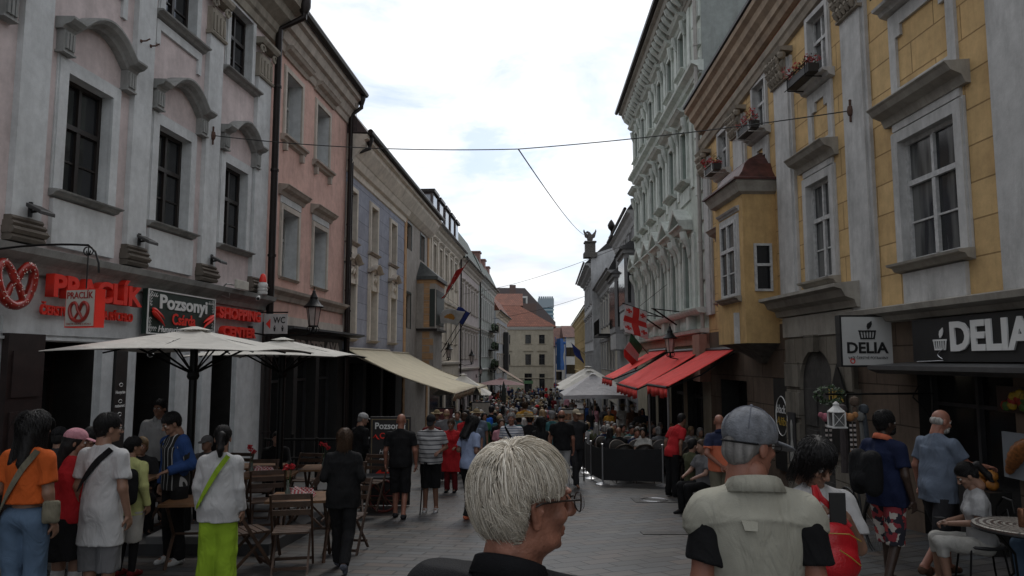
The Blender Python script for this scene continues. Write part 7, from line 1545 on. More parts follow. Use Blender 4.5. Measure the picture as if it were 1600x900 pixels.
def person(x,y,heading,h,label,top=('short','white',.84),bottom=('trousers','black'),hair=('short','black'),tone='fair',legs='stand',arms=('down','down'),headrot=(0,0),female=False,belly=0,hat=None,shoes='black',det=1,vox=None,slim=1.0,group=None,name='person',zoff=0,tilt=(0,0),hcurl=35,beard=None,glasses=False,ease=.018,strand=True,socks=None,collar=None,lean=0,raw=None):
    K=h/1.75; g=G(y)+zoff; hw=.095; seed=int(abs(x*1000+y*77))%9999; vox=vox or (.013 if det else .024)
    z0=0 if legs!='sit' else 0
    dz=-.44 if legs=='sit' else 0
    sw=.156*slim if female else .178*slim; hw=.095
    up=lambda p: (p[0],p[1]+lean*max(0,(p[2]-.95)),p[2]+dz)
    hip=[(-hw,0,.92+dz),(hw,0,.92+dz)]
    L_=[[hip[0],LEGS[legs][0][0],LEGS[legs][0][1]],[hip[1],LEGS[legs][1][0],LEGS[legs][1][1]]]
    sh=[up((-sw,-.01,1.395)),up((sw,-.01,1.395))]; A=[]
    for i,s_ in ((0,-1),(1,1)):
        e,wr=ARMS[arms[i]]; ks=sw/.185; A.append([sh[i],up((s_*e[0]*ks,e[1],e[2])),up((s_*wr[0]*ks,wr[1],wr[2]))])
    wz=.04; bel=belly
    def torso(s,e,low=True):
        s.ell(up((0,-.005,1.30)),((.148*slim if female else .165*slim)+e,.098+e,.17+e*.5)); s.ell(up((0,.004+bel*.4,1.10)),((.118*slim if female else .138*slim)+e+bel*.5,.088+e+bel,.17))
        s.ell(up((0,-.004,.95)),((.160 if female else .150)*slim+e+bel*.3,.108+e+bel*.5,.12+e))
        for q in(-1,1): s.cone(up((q*.025,-.02,1.450)),up((q*(sw-.02),-.01,1.385)),.044+e,.052+e)
        s.cone(up((0,-.025,1.38)),up((0,-.012,1.45)),.070+e,.052+e)
        if female:
            for q in (-1,1): s.ell(up((q*.065,.075,1.27)),(.06+e,.05+e,.06+e))
    hc=np.array(up((0,.03,1.625))); HR=rotm(*headrot)
    parts=[]; s=SD(.035); torso(s,-.010); s.cone(up((0,-.015,1.43)),tuple(hc+V3(0,-.035,-.09)),.058 if not female else .05,.05 if not female else .044)
    pass
    for a in A: s.cone(a[0],a[1],.052,.040,k=.02); s.cone(a[1],a[2],.040,.026,k=.02)
    for l in L_: s.cone(l[0],l[1],.085,.056); s.cone(l[1],l[2],.055,.036,k=.025); f=V3(*l[2]); s.cone(tuple(f),tuple(f+V3(0,.13,-.045)),.036,.03,k=.02)
    if legs!='sit': pass
    V,F=s.mesh(vox); parts.append((V,F,0))
    hs=head_sdf(hc,HR,1.0,det>0,female); V,F=hs.mesh(.0062 if det>=1 else .014); parts.append((V,F,0))
    if det>=1:
        for i,s_ in ((0,-1),(1,1)):
            a=A[i]; d=V3(*a[2])-V3(*a[1]); d/=np.linalg.norm(d); palm=V3(-s_,0,0) if abs(d[2])>.6 else V3(0,0,1 if arms[i] in('phone',) else -1)
            if arms[i]=='back': palm=V3(0,-1,0)*1.0; 
            V,F=hand(a[2],d,palm,s_*(1 if abs(d[2])>.6 else -1) ,hcurl,.95 if not female else .88,.0045 if det>1 else .006); parts.append((V,F,0))
    for q in range(len(parts)): parts[q]=(parts[q][0]*K,parts[q][1],parts[q][2])
    ob=npmesh(name,parts,[skin(tone)],None,(x,y,g)); ob.rotation_euler=(R_(tilt[0]),R_(tilt[1]),-R_(heading)); tag(ob,label,'person',group)
    def add(nm,s,m,disp=None,vx=None,mats=None):
        V,F=s.mesh(vx or vox*.85,disp); return npmesh(nm,[(V*K,F,0)],mats or [m],ob)
    seed=int(abs(x*1000+y*77))%9999; fa=.015 if det else 0; dfold=folds(seed,fa) if fa else None
    # trousers, shorts, skirt
    bk,bc=bottom[0],bottom[1]; bm=bc if not isinstance(bc,str) else CL[bc]
    s=SD(.03); s.ell(up((0,-.004,.95)),((.165 if female else .155)*slim+.012+bel*.3,.116+bel*.5,.12))
    if bk in('trousers','jeans','wide'):
        ex=.016 if bk!='wide' else .05
        for l in L_: s.cone(l[0],l[1],.09+.012,.060+ex); s.flat(l[1],(l[2][0],l[2][1],l[2][2]-.02),.062+ex,.050+ex,k=.02)
    elif bk=='shorts':
        for l in L_:
            a,b=V3(*l[0]),V3(*l[1]); e=b+(V3(*l[2])-b)*.12; s.flat(tuple(a),tuple(e),.105,.092)
    elif bk=='capri':
        for l in L_: s.cone(l[0],l[1],.10,.072); b=V3(*l[1]); e=b+(V3(*l[2])-b)*.35; s.flat(tuple(b),tuple(e),.07,.06,k=.02)
    elif bk=='skirt': s.flat(up((0,0,.98)),up((0,.02,.58)),.15,.21)
    s.cut((0,0,1),(1.03 if legs=='sit' else min(1.03,top[2]+.05))+dz); add({'trousers':'trousers','jeans':'jeans','wide':'trousers','shorts':'shorts','capri':'trousers','skirt':'skirt'}[bk],s,bm,dfold)
    # shirt
    tk,tcn,hem=top; tm=tcn if not isinstance(tcn,str) else CL[tcn]; s=SD(.032); e=ease
    torso(s,e); 
    w0=(.150 if not female else .140)*slim+e+bel*.4; s.tub(up((0,bel*.25,1.34)),up((0,bel*.3,hem)),(w0*.97,.088+e+bel*.5),(max(w0,(.172 if female else .162)*slim+e+bel*.3+max(0,.86-hem)*.16),.118+e+bel*.6),k=.05)
    if tk=='dress': s.flat(up((0,0,1.0)),up((0,.02,hem)),.15,.24)
    if not tk in('tank','vest'):
        for a in A: s.cone(a[0],tuple(V3(*a[0])+(V3(*a[1])-V3(*a[0]))*.2),.062,.064)
    for a in A:
        if tk in('short','polo'): b=V3(*a[0])+(V3(*a[1])-V3(*a[0]))*.72; s.flat(a[0],tuple(b),.068,.070,k=.02)
        elif tk=='long': s.cone(a[0],a[1],.066,.056,k=.02); s.flat(a[1],a[2],.056,.044,k=.02)
        elif tk in('vest','tank','dress'): pass
    s.cut((0,lean*0,-1),-(hem+dz)); s.cut((0,.4,1),1.498+dz+lean*.4); sh_=add('dress' if tk=='dress' else {'short':'t_shirt','polo':'polo_shirt','long':'long_sleeve_top','vest':'vest','tank':'tank_top'}[tk],s,tm,dfold)
    if collar: collar_ring(up,K,CL[collar],sh_,ob)
    if hair and hair[0]!='bald':
        s=hair_sdf(hc,HR,1.0,hair[0]); fr=lambda P:(.0016*np.sin(P[...,0]*150+3*np.sin(P[...,2]*25))).astype(np.float32)
        if hat: n_=HR@V3(0,0,1); s.cut(n_,n_@(hc+HR@V3(0,0,.045)))
        ho=add('hair',s,hairm(hair[1]),fr if det else None,.0062 if det else .014)
        if det>=1 and strand and not hat and hair[0] in('short','bob','long','pony'): strands(hc*K,HR,K*1.02,hair[0],{'short':2600,'bob':2600,'long':2600,'pony':2200}[hair[0]],hair[1],seed,ho,.0016)
    if beard:
        s=SD(.015); T=lambda a,b,c: tuple(hc+HR@V3(a,b,c)); s.ell(T(0,.055,-.078),(.056,.05,.042),HR); s.cone(T(-.025,.092,-.045),T(.025,.092,-.045),.010,.010); n=HR@V3(0,.0,1); s.cut(n,n@V3(*T(0,0,-.038))); add('beard',s,hairm(beard),None,.006)
    if hat: cap=cap_parts(ob,hc*K,HR,K,hat[0],CL[hat[1]] if isinstance(hat[1],str) else hat[1])
    if det>=1:
        T=lambda a,b,c: Vector(tuple((hc+HR@V3(a,b,c))*K))
        for sx in(-1,1):
            p=MB(); p.ball(T(sx*.031,.079,.012),.0135*K,8); e_=p.build('eye',[mat('eye_white',(.5,.48,.45),.3)],None,True); e_.parent=ob
            p=MB(); p.ball(T(sx*.031,.089,.012),.0065*K,6); q=p.build('pupil',[mat('dark_iris',(.02,.012,.008),.2)],None,True); q.parent=e_
        p=MB(); 
        for sx in(-1,1): p.tube([T(sx*.014,.094,.030),T(sx*.032,.094,.036),T(sx*.048,.082,.030)],.0035*K,5)
        q=p.build('eyebrow',[hairm(hair[1] if hair and hair[0]!='bald' else 'grey')],None,True); q.parent=ob
        if glasses:
            p=MB(); c0=[]
            for sx in(-1,1): p.tube([T(sx*.032+.024*math.cos(t),.106,.008+.018*math.sin(t)) for t in [k*math.pi/8 for k in range(17)]],.0022*K,5); p.tube([T(sx*.056,.104,.012),T(sx*.078,.03,.012),T(sx*.078,-.01,.008)],.0022*K,5)
            p.tube([T(-.008,.108,.01),T(.008,.108,.01)],.002*K,4); q=p.build('glasses',[M_letk],None,True); q.parent=ob
    # shoes
    if shoes:
        for l in L_:
            f=V3(*l[2]); s=SD(.02); hl=f+V3(0,-.02,-.03); t=f+V3(0,.15,-.055)
            if f[2]>.12: t=f+V3(0,.10,-.12)
            s.cone(tuple(hl),tuple(f+V3(0,.07,-.03)),.045,.038); s.cone(tuple(f+V3(0,.05,-.04)),tuple(t),.042,.034); s.cut((0,0,-1),-(.0) if f[2]<.12 else .3)
            add('shoe',s,CL[shoes] if isinstance(shoes,str) else shoes,None,.011 if det else .02)
    if socks:
        for l in L_:
            s=SD(.015); a,b=V3(*l[1]),V3(*l[2]); s.cone(tuple(a+(b-a)*.15),tuple(b),.06,.042); add('sock',s,CL[socks],None,.012)
    ob['_J']=[float(v) for v in (np.array([*A[0][2],*A[1][2],*A[0][0],*A[1][0],*hc])*K).ravel()]
    return ob,dict(A=A,hc=hc*K,HR=HR,K=K,up=up)
CL={n:cloth(n,c) for n,c in dict(white=(.48,.48,.48),offwhite=(.42,.41,.38),black=(.012,.012,.013),charcoal=(.03,.03,.033),navy=(.012,.018,.05),orange=(.52,.10,.02),red=(.42,.02,.025),darkred=(.12,.012,.015),lightgrey=(.36,.36,.36),grey=(.15,.15,.155),blue=(.025,.06,.18),paleblue=(.30,.36,.52),teal=(.04,.12,.13),green=(.03,.13,.06),lime=(.27,.42,.03),paleyellow=(.46,.48,.20),mustard=(.40,.20,.025),pink=(.50,.24,.28),coral=(.55,.15,.08),beige=(.34,.29,.21),khaki=(.18,.165,.12),brown=(.08,.045,.03),denim=(.10,.155,.235),denimdark=(.03,.05,.10),greyblue=(.13,.16,.21),olive=(.07,.075,.04),stone=(.35,.355,.28),purple=(.10,.03,.12),straw=(.19,.145,.08)).items()}
def striped(name,c1,c2,w_,axis=2,duty=.25):
    m,N,L,b=_nt(name); tc=N.new('ShaderNodeTexCoord'); sp=N.new('ShaderNodeSeparateXYZ'); L.new(tc.outputs['Object'],sp.inputs[0])
    a=N.new('ShaderNodeMath'); a.operation='MULTIPLY'; a.inputs[1].default_value=1/w_; L.new(sp.outputs[axis],a.inputs[0]); f=N.new('ShaderNodeMath'); f.operation='FRACT'; L.new(a.outputs[0],f.inputs[0]); g_=N.new('ShaderNodeMath'); g_.operation='LESS_THAN'; g_.inputs[1].default_value=duty; L.new(f.outputs[0],g_.inputs[0])
    mi=N.new('ShaderNodeMix'); mi.data_type='RGBA'; mi.inputs[6].default_value=C4(c1); mi.inputs[7].default_value=C4(c2); L.new(g_.outputs[0],mi.inputs[0]); L.new(mi.outputs[2],b.inputs['Base Color']); b.inputs['Roughness'].default_value=.9; return m
def twotone(name,c1,c2,z):
    m,N,L,b=_nt(name); tc=N.new('ShaderNodeTexCoord'); sp=N.new('ShaderNodeSeparateXYZ'); L.new(tc.outputs['Object'],sp.inputs[0]); g_=N.new('ShaderNodeMath'); g_.operation='GREATER_THAN'; g_.inputs[1].default_value=z; L.new(sp.outputs[2],g_.inputs[0])
    mi=N.new('ShaderNodeMix'); mi.data_type='RGBA'; mi.inputs[6].default_value=C4(c1); mi.inputs[7].default_value=C4(c2); L.new(g_.outputs[0],mi.inputs[0]); L.new(mi.outputs[2],b.inputs['Base Color']); b.inputs['Roughness'].default_value=.9; return m
def floral(name,base,cols,scale=16):
    m,N,L,b=_nt(name); tc=N.new('ShaderNodeTexCoord'); v=N.new('ShaderNodeTexVoronoi'); v.inputs['Scale'].default_value=scale; nz=N.new('ShaderNodeTexNoise'); nz.inputs['Scale'].default_value=20; L.new(tc.outputs['Object'],nz.inputs['Vector']); mx=N.new('ShaderNodeMix'); mx.data_type='VECTOR'; mx.inputs[0].default_value=.06; L.new(tc.outputs['Object'],mx.inputs[4]); L.new(nz.outputs['Color'],mx.inputs[5]); L.new(mx.outputs[1],v.inputs['Vector'])
    sp=N.new('ShaderNodeSeparateColor'); L.new(v.outputs['Color'],sp.inputs[0]); r=N.new('ShaderNodeValToRGB'); r.color_ramp.interpolation='CONSTANT'; e=r.color_ramp.elements; e[0].color=C4(base); e[1].position=.35; e[1].color=C4(cols[0])
    for i,c in enumerate(cols[1:]): q=e.new(.35+.6*(i+1)/len(cols)); q.color=C4(c)
    L.new(sp.outputs[0],r.inputs[0]); L.new(r.outputs[0],b.inputs['Base Color']); b.inputs['Roughness'].default_value=.9; return m
def strap(ob,pts,w_,m,nm='strap',t=.006):
    p=MB(); P=[Vector(q) for q in pts]; rings=[]
    for i,q in enumerate(P):
        tt=(P[min(i+1,len(P)-1)]-P[max(0,i-1)]).normalized(); out=Vector((q.x,q.y,0)).normalized() if Vector((q.x,q.y,0)).length>.01 else Vector((0,-1,0)); sd_=tt.cross(out).normalized()
        rings.append([q-sd_*w_/2,q+sd_*w_/2,q+sd_*w_/2+out*t,q-sd_*w_/2+out*t])
    p.loft(rings); o=p.build(nm,m,None,True); o.parent=ob; return o
def diag(ob,J,sgn=1,front=False,w_=.04,m=None,r=(.20,.135),z0=1.47,z1=.95,nm='bag_strap'):
    """a strap running diagonally across the back from one shoulder to the other hip"""
    K=J['K']; n=14; y=-1 if not front else 1
    pts=[]
    for i in range(n+1):
        t=i/n; xx=sgn*(.13-.30*t); z=z0-(z0-z1)*t; rx,ry=(r[0]-.03*math.sin(math.pi*t),r[1])
        yy=math.sqrt(max(.02,1-(xx/ (rx+.03))**2))*ry*(.62+.38*min(1,(t+.1)*3) if True else 1); q=J['up']((xx,y*yy,z)); pts.append((q[0]*K,q[1]*K,q[2]*K+ (.44*K*0)))
    return strap(ob,pts,w_,m,nm)
def sdfobj(nm,build,h,m,loc,rz=0,parent=None):
    s=SD(.02); build(s); V,F=s.mesh(h); o=npmesh(nm,[(V,F,0)],[m],parent,loc); o.rotation_euler=(0,0,rz); return o
def collar_ring(up,K,m,par,ob,r=.062,w=.9):
    rows=[]
    for (rr_,z) in ((r+.012,1.475),(r+.002,1.512),(r+.006,1.522),(r+.016,1.515),(r+.036,1.468)):
        rows.append([Vector(tuple(np.array(up((rr_*1.08*math.cos(a),-.018+rr_*math.sin(a),z-.022*math.sin(a)-.004)))*K)) for a in np.linspace(math.pi*.6,math.pi*2.4,26)])
    p=MB(); p.loft(rows,close=False); q=p.build('collar',[m],None,True); q.parent=par; q.modifiers.new('thickness','SOLIDIFY').thickness=.004; return q
def PX(px,D): return at(px,563,D).x
def HT(pytop,D,dz=0): return at(800,pytop,D).z-G(D)-dz
# ================================================================ named people of the near and middle ground
def P(px,top_,D,heading,label,h=None,dz=0,**k):
    hh=h or HT(top_,D,dz); return person(PX(px,D),D,heading,hh,label,zoff=dz,**k)
def packs(s,a,b,c):
    for x in(-1,1):
        for z in(-1,1): s.cone((x*a*.75,0,z*c*.8),(x*a*.75,0,z*c*.2),b*1.25,b*1.35)
    s.ell((0,0,0),(a,b*1.5,c*1.1)); s.ell((0,-b*1.1,-c*.35),(a*.8,b*.7,c*.5))
# left group of tourists
o,J=P(57,645,5.8,8,'young woman in a cropped orange t-shirt and light blue jeans, seen from behind',top=('short','orange',1.06),bottom=('jeans','denim'),hair=('long','black'),tone='asian',female=True,headrot=(15,5),arms=('bent','down'),det=1)
diag(o,J,1,w_=.045,m=CL['khaki'])
s=sdfobj('shoulder_bag',lambda s:packs(s,.05,.02,.08),.01,CL['khaki'],(PX(92,5.7),5.72,at(92,800,5.72).z),.2); tag(s,'beige shoulder bag hanging beside the orange t-shirt','bag')
o,J=P(122,671,6.4,10,'girl in a red hooded jacket and black skirt with a pink cap',top=('long','red',.9),bottom=('skirt','black'),hair=('long','black'),tone='asian',female=True,hat=('cap','pink'),headrot=(55,10),socks='white',shoes='white',slim=.95)
o,J=P(99,668,8.0,-10,'person in a dark hat mostly hidden behind the girl with the pink cap',top=('long','charcoal',.9),bottom=('trousers','black'),hair=('short','black'),tone='asian',hat=('cap','black'),det=0)
o,J=P(155,668,7.4,200,'dark haired child facing the camera between the pink cap and the white t-shirt',top=('long','black',.9),bottom=('trousers','black'),hair=('bob','black'),tone='asian',headrot=(-15,5),female=True,slim=.9)
o,J=P(172,648,6.3,12,'tall boy in a long white t-shirt and grey shorts with a black diagonal strap',top=('short','white',.66),bottom=('shorts',CL['grey']),hair=('short','black'),tone='asian',headrot=(30,5),glasses=True,slim=.95,shoes='white')
diag(o,J,1,w_=.05,m=CL['black'],z1=1.12)
o,J=P(214,684,8.0,15,'child in a pale yellow hooded jacket and white shorts',top=('long','paleyellow',.78),bottom=('shorts','offwhite'),hair=('short','black'),tone='asian',headrot=(30,0),shoes='darkred',socks='black')
s=sdfobj('backpack',lambda s:packs(s,.10,.055,.15),.012,CL['black'],(PX(206,7.8),7.78,at(206,760,7.8).z),-.2); tag(s,'small black backpack worn by the child in the yellow jacket','backpack')
o,J=P(283,645,8.7,215,'young man in a blue jacket over a black patterned t-shirt, head bowed to the left',top=('short',striped('black_white_dashes',(.012,.012,.012),(.35,.35,.35),.06,0,.18),.86),bottom=('trousers','black'),hair=('short','black'),tone='asian',headrot=(10,25),shoes='white',arms=('bent','down'),lean=.08)
J_=J; s=SD(.03); up=J['up']; K=J['K']
for sx in(-1,1): s.ell(up((sx*.13,-.02,1.25)),(.075,.12,.26)); a=J['A'][0 if sx<0 else 1]; s.cone(a[0],a[1],.08,.068,k=.02); s.flat(a[1],a[2],.068,.055,k=.02)
s.ell(up((0,-.07,1.22)),(.17,.07,.28)); s.cut((0,0,-1),-.86); V,F=s.mesh(.012,folds(5,.006)); npmesh('open_jacket',[(V*K,F,0)],[CL['blue']],o)
o,J=P(351,667,7.0,5,'woman in a sheer white long sleeved top and bright lime trousers, seen from behind',top=('long','white',.80),bottom=('wide','lime'),hair=('pony','black'),tone='asian',female=True,slim=1.1,belly=.02,headrot=(-20,5),glasses=True,shoes='white')
diag(o,J,1,w_=.045,m=CL['lime'],r=(.235,.165))
o,J=P(254,625,10.9,165,'waiter in a pale short sleeved shirt standing among the terrace tables',top=('short','lightgrey',.9),bottom=('trousers','black'),hair=('short','black'),tone='tan',arms=('bent','down'),dz=.14,headrot=(20,0),collar='lightgrey')
def seated(x,y,heading,label,hgt=1.7,dz=0,**k):
    k.setdefault('det',0); k.setdefault('arms',('table','table')); return person(x,y,heading,hgt,label,legs='sit',zoff=dz,**k)
seated(PX(228,10.3),10.3,150,'seated blonde woman with a red glass at the tourists terrace table',dz=.14,female=True,hair=('bob','blond'),top=('long','charcoal',.9),headrot=(0,15))
seated(PX(330,11.6),11.6,190,'seated guest in a grey trilby behind the young man in the blue jacket',dz=.14,hair=('short','grey'),hat=('cap','grey'),top=('long','grey',.9))
seated(PX(436,13.6),13.6,160,'seated dark haired guest at the back table of the left terrace',dz=.14,hair=('short','black'),top=('long','black',.9))
# middle ground left
o,J=P(541,671,8.3,-2,'woman all in black walking away past the terrace chairs',top=('long','black',.78),bottom=('trousers','black'),hair=('bob','brown'),tone='fair',female=True,legs='walk',arms=('bent','bent'),slim=1.1,belly=.03,shoes=mat('navy_white_trainers',(.10,.11,.14),.7,var=.6,scale=30))
o,J=P(563,646,14.6,40,'person in a light grey cap behind the walking woman in black',top=('long','black',.8),bottom=('trousers','black'),hair=('short','grey'),hat=('cap','lightgrey'),lean=.1,headrot=(30,15))
o,J=P(628,647,12.6,2,'bald man in a black t-shirt and black shorts walking away',top=('short','black',.86),bottom=('shorts','black'),hair=('bald',''),tone='red',legs='step',arms=('down','down'),belly=.03,slim=1.08,shoes='charcoal')
o,J=P(675,648,13.3,182,'man in a striped polo shirt, dark cap and black shorts leaning on a cane',top=('short',striped('striped_polo',(.34,.34,.34),(.03,.03,.04),.075,2,.22),.88),bottom=('shorts','black'),hair=('short','grey'),hat=('cap','black'),tone='tan',belly=.07,slim=1.1,arms=('bent','down'),headrot=(0,25),shoes='lightgrey')
x0,y0=PX(664,13.05),13.05; tag(MB().tube([(x0+.06,y0+.1,G(y0)+.86),(x0+.02,y0,G(y0)+.9),(x0,y0,G(y0)+.84),(x0-.05,y0-.05,G(y0))],.012,6).build('walking_cane',M_iron,root=(x0,y0,G(y0))),'thin black cane held by the man in the striped polo','cane')
o,J=P(706,655,16.2,190,'woman in a long red top standing behind the man with the cane',top=('long','red',.5),bottom=('trousers','darkred'),hair=('short','brown'),tone='tan',female=True,arms=('bent','bent'),slim=1.15,det=1)
o,J=P(734,651,12.6,40,'woman with a black ponytail in a pale blue shirt and black trousers',top=('short','paleblue',.86),bottom=('trousers','black'),hair=('long','black'),tone='tan',female=True,headrot=(15,25),arms=('bent','bent'),legs='step',lean=.08,shoes='coral')
o,J=P(676,650,17.6,0,'person in dark red standing left of the striped polo man',top=('long','darkred',.8),bottom=('trousers','black'),hair=('short','black'),det=0)
o,J=P(799,645,15.6,185,'grey haired man facing the camera in a striped shirt and black bag straps',top=('short',striped('white_blue_stripe',(.5,.5,.52),(.10,.13,.2),.05,2,.3),.86),bottom=('trousers','denimdark'),hair=('short','grey'),tone='red',belly=.03)
diag(o,J,1,front=True,w_=.05,m=CL['black'])
o,J=P(745,640,19,178,'man in a straw hat and grey blue shirt coming up the street',top=('short','greyblue',.8),bottom=('trousers','khaki'),hair=('short','grey'),hat=('straw','straw'),belly=.06,slim=1.15,tone='tan')
o,J=P(741,652,17.9,180,'bald boy just in front of the straw hat man',top=('short','greyblue',.86),bottom=('shorts','khaki'),hair=('short','blond'),det=0,slim=.9)
o,J=P(715,642,20.5,175,'woman in teal standing to the left of the straw hat man',top=('short','teal',.86),bottom=('trousers','teal'),hair=('pony','brown'),female=True,det=0)
o,J=P(768,634,22,10,'man in black with a bright blue backpack',top=('short','black',.86),bottom=('trousers','charcoal'),hair=('short','black'),det=0)
s=sdfobj('backpack',lambda s:packs(s,.12,.06,.17),.02,cloth('brightblue',(.02,.12,.5)),(PX(762,21.8),21.75,at(762,663,21.8).z)); tag(s,'bright blue backpack on the man behind the straw hat','backpack')
o,J=P(820,628,24,0,'person with brown hair in a mustard yellow t-shirt walking away',top=('short','mustard',.86),bottom=('trousers','denimdark'),hair=('short','brown'),det=1)
o,J=P(847,640,19.5,0,'blonde woman in black beside the mustard t-shirt',top=('short','black',.86),bottom=('trousers','black'),hair=('long','blond'),female=True,det=0)
o,J=P(845,652,15.4,10,'woman with long dark hair in a sleeveless black top near the foreground head',top=('tank','black',.86),bottom=('trousers','black'),hair=('long','black'),tone='tan',female=True)
o,J=P(862,642,17.8,0,'man in a grey cap and dark teal t-shirt walking away',top=('short','teal',.86),bottom=('trousers','grey'),hair=('short','grey'),hat=('cap','grey'),det=1)
o,J=P(784,655,17,175,'woman with pink sleeves and brown hair beside the grey haired man',top=('short','pink',.86),bottom=('trousers','charcoal'),hair=('long','brown'),female=True,det=0)
o,J=P(877,641,16.2,3,'balding man in a black t-shirt and pale grey trousers by the barrier',top=('short','black',.9),bottom=('trousers','lightgrey'),hair=('balding','brown'),tone='red',belly=.02,slim=1.05,legs='step')
o,J=P(762,820,7.2,0,'x',h=1.6) if False else (None,None)
# right side
o,J=P(1122,648,11.5,-4,'bald man in a navy and orange polo shirt with his hands clasped behind his back',top=('short',twotone('navy_orange_polo',(.60,.16,.08),(.012,.018,.05),1.27),.88),bottom=('trousers','khaki'),hair=('bald',''),tone='red',arms=('back','back'),belly=.03,slim=1.05,headrot=(20,0),collar='navy',glasses=True)
o,J=P(1375,643,7.5,68,'dark bearded man in a navy polo and red floral shorts with a black backpack',top=('short','navy',.82),bottom=('shorts',floral('floral_shorts',(.02,.02,.03),[(.35,.04,.04),(.45,.42,.38),(.25,.03,.04)])),hair=('short','black'),tone='dark',beard='black',belly=.06,slim=1.1,headrot=(12,0),collar='coral',arms=('down','down'),legs='step')
s=sdfobj('backpack',lambda s:packs(s,.11,.07,.17),.012,CL['black'],(PX(1343,7.3),7.28,at(1336,735,7.4).z),-1.2); tag(s,'black backpack on the man in the floral shorts','backpack')
o,J=P(1452,641,7.9,72,'elderly man with a white beard in a faded blue grey t-shirt and cargo shorts',top=('short','greyblue',.80),bottom=('shorts','charcoal'),hair=('balding','white'),tone='red',beard='white',arms=('down','reach'),legs='walk',belly=.04,slim=1.05,headrot=(12,15),lean=.12,shoes='brown')
px_=SEATX;py_=SEATY
o,J=person(px_+.02,py_,-72,1.64,'seated woman in a grey top and pale trousers looking down at her phone',legs='sit',female=True,top=('short','lightgrey',.9),bottom=('capri','offwhite'),hair=('pony','black'),tone='asian',headrot=(0,35),arms=('lap','lap'),lean=.12,glasses=False,shoes='brown',det=1,slim=.95,hcurl=50)
q=Matrix.Rotation(R_(72),3,'Z')@Vector((0,.345,.70))+Vector((px_,py_,G(py_))); tag(MB().box(q.x-.05,q.x+.04,q.y-.035,q.y+.04,q.z-.02,q.z-.008).build('mobile_phone',M_letk,root=q),'dark phone held by the seated woman','phone')
person(at(1612,820,6.9).x+.42,7.0,-95,1.75,'person in blue jeans sitting at the mosaic table, cut off by the right edge',legs='sit',top=('short','navy',.9),bottom=('jeans','denim'),arms=('table','table'),hair=('short','brown'),det=0)
# right terrace guests and waiter
o,J=P(1046,660,15.5,60,'waiter in a red t-shirt bending over a table in the shade',top=('short','red',.86),bottom=('trousers','black'),hair=('short','black'),tone='tan',lean=.45,det=0,h=1.7)
gl=[(965,652,19.6,0,'bald','','black','tan','bald guest in black seated with his back to us behind the fabric'),(1003,664,19.35,200,'bob','black','offwhite','asian','woman in a pale top facing us at a shaded table'),(930,640,24.5,20,'short','grey','khaki','fair','grey haired guest in khaki on the street side of the terrace'),(948,646,22.6,30,'short','white','lightgrey','fair','white haired guest in a pale shirt seated among the rattan chairs'),(1078,690,13.6,70,'short','black','olive','fair','seated guest in olive leaning on the table behind the orange polo man'),(1095,695,13.2,250,'short','brown','grey','fair','seated guest opposite the guest in olive'),(985,640,24,150,'short','black','darkred','fair','seated guest in dark red deep under the red awnings'),(1020,655,21.5,180,'bob','black','black','fair','seated woman in black facing us under the middle red awning'),(915,638,26.2,200,'short','brown','brown','tan','seated guest in brown at the back corner of the barrier'),(955,636,26,170,'short','grey','grey','fair','seated guest in grey below the pale parasol'),(1000,642,23,10,'long','brown','charcoal','fair','long haired guest seen from behind under the awnings')]
for (px,tp_,D,hd,hs,hc_,cc,tn,lab) in gl: seated(PX(px,D),D,hd,lab,1.72,hair=(hs,hc_),top=('short' if cc!='charcoal' else 'long',cc,.9),tone=tn,female=hs in('bob','long'))
sp_=[]; Rs=np.random.default_rng(3)
for kd,(hr_,fem) in enumerate((('short',False),('bob',True),('long',True))):
    o,J=person(0,0,0,1.7,'x',legs='sit',hair=(hr_,'black'),top=('short','white',.9),arms=('table','down'),det=0,female=fem,shoes=None,vox=.026)
    for ob in [o]+list(o.children):
        for sl_ in ob.material_slots: sl_.link='OBJECT'; sl_.material=ob.data.materials[0]
    sp_.append([o,False])
gc=['black','charcoal','khaki','grey','navy','darkred','brown','olive','denimdark','teal','beige','purple','offwhite','lightgrey']; used_s=set()
for k in range(30):
    while True:
        a_=(Rs.integers(3),gc[Rs.integers(14)],['black','brown','grey','blond'][Rs.integers(4)])
        if a_ not in used_s: used_s.add(a_); break
    kd,tc_,hc_=a_; pr=sp_[kd]
    if not pr[1]: o=pr[0]; pr[1]=True
    else: o=copy_tree(pr[0])
    yy=19.6+ (k//4)*1.15+Rs.uniform(-.2,.2); xx=2.6+(k%4)*.85+Rs.uniform(-.2,.2); o.location=(xx,yy,G(yy)); o.rotation_euler=(0,0,R_(Rs.uniform(-40,40)+(180 if k%2 else 0)))
    tag(o,'seated %s with %s hair in %s, right terrace row %s'%(('man','woman with bob','long haired woman')[kd].replace('woman with bob','bobbed woman'),hc_,{'darkred':'dark red','denimdark':'dark denim','offwhite':'cream','lightgrey':'light grey'}.get(tc_,tc_),['one','two','three','four','five','six','seven','eight'][k//4]),'person','guests seated on the right terrace')
    o.material_slots[0].material=skin(['fair','red','tan','asian'][k%4])
    for ch in o.children:
        nm=ch.name.split('.')[0]
        if nm=='t_shirt': ch.material_slots[0].material=CL[tc_]
        if nm=='hair': ch.material_slots[0].material=hairm(hc_)
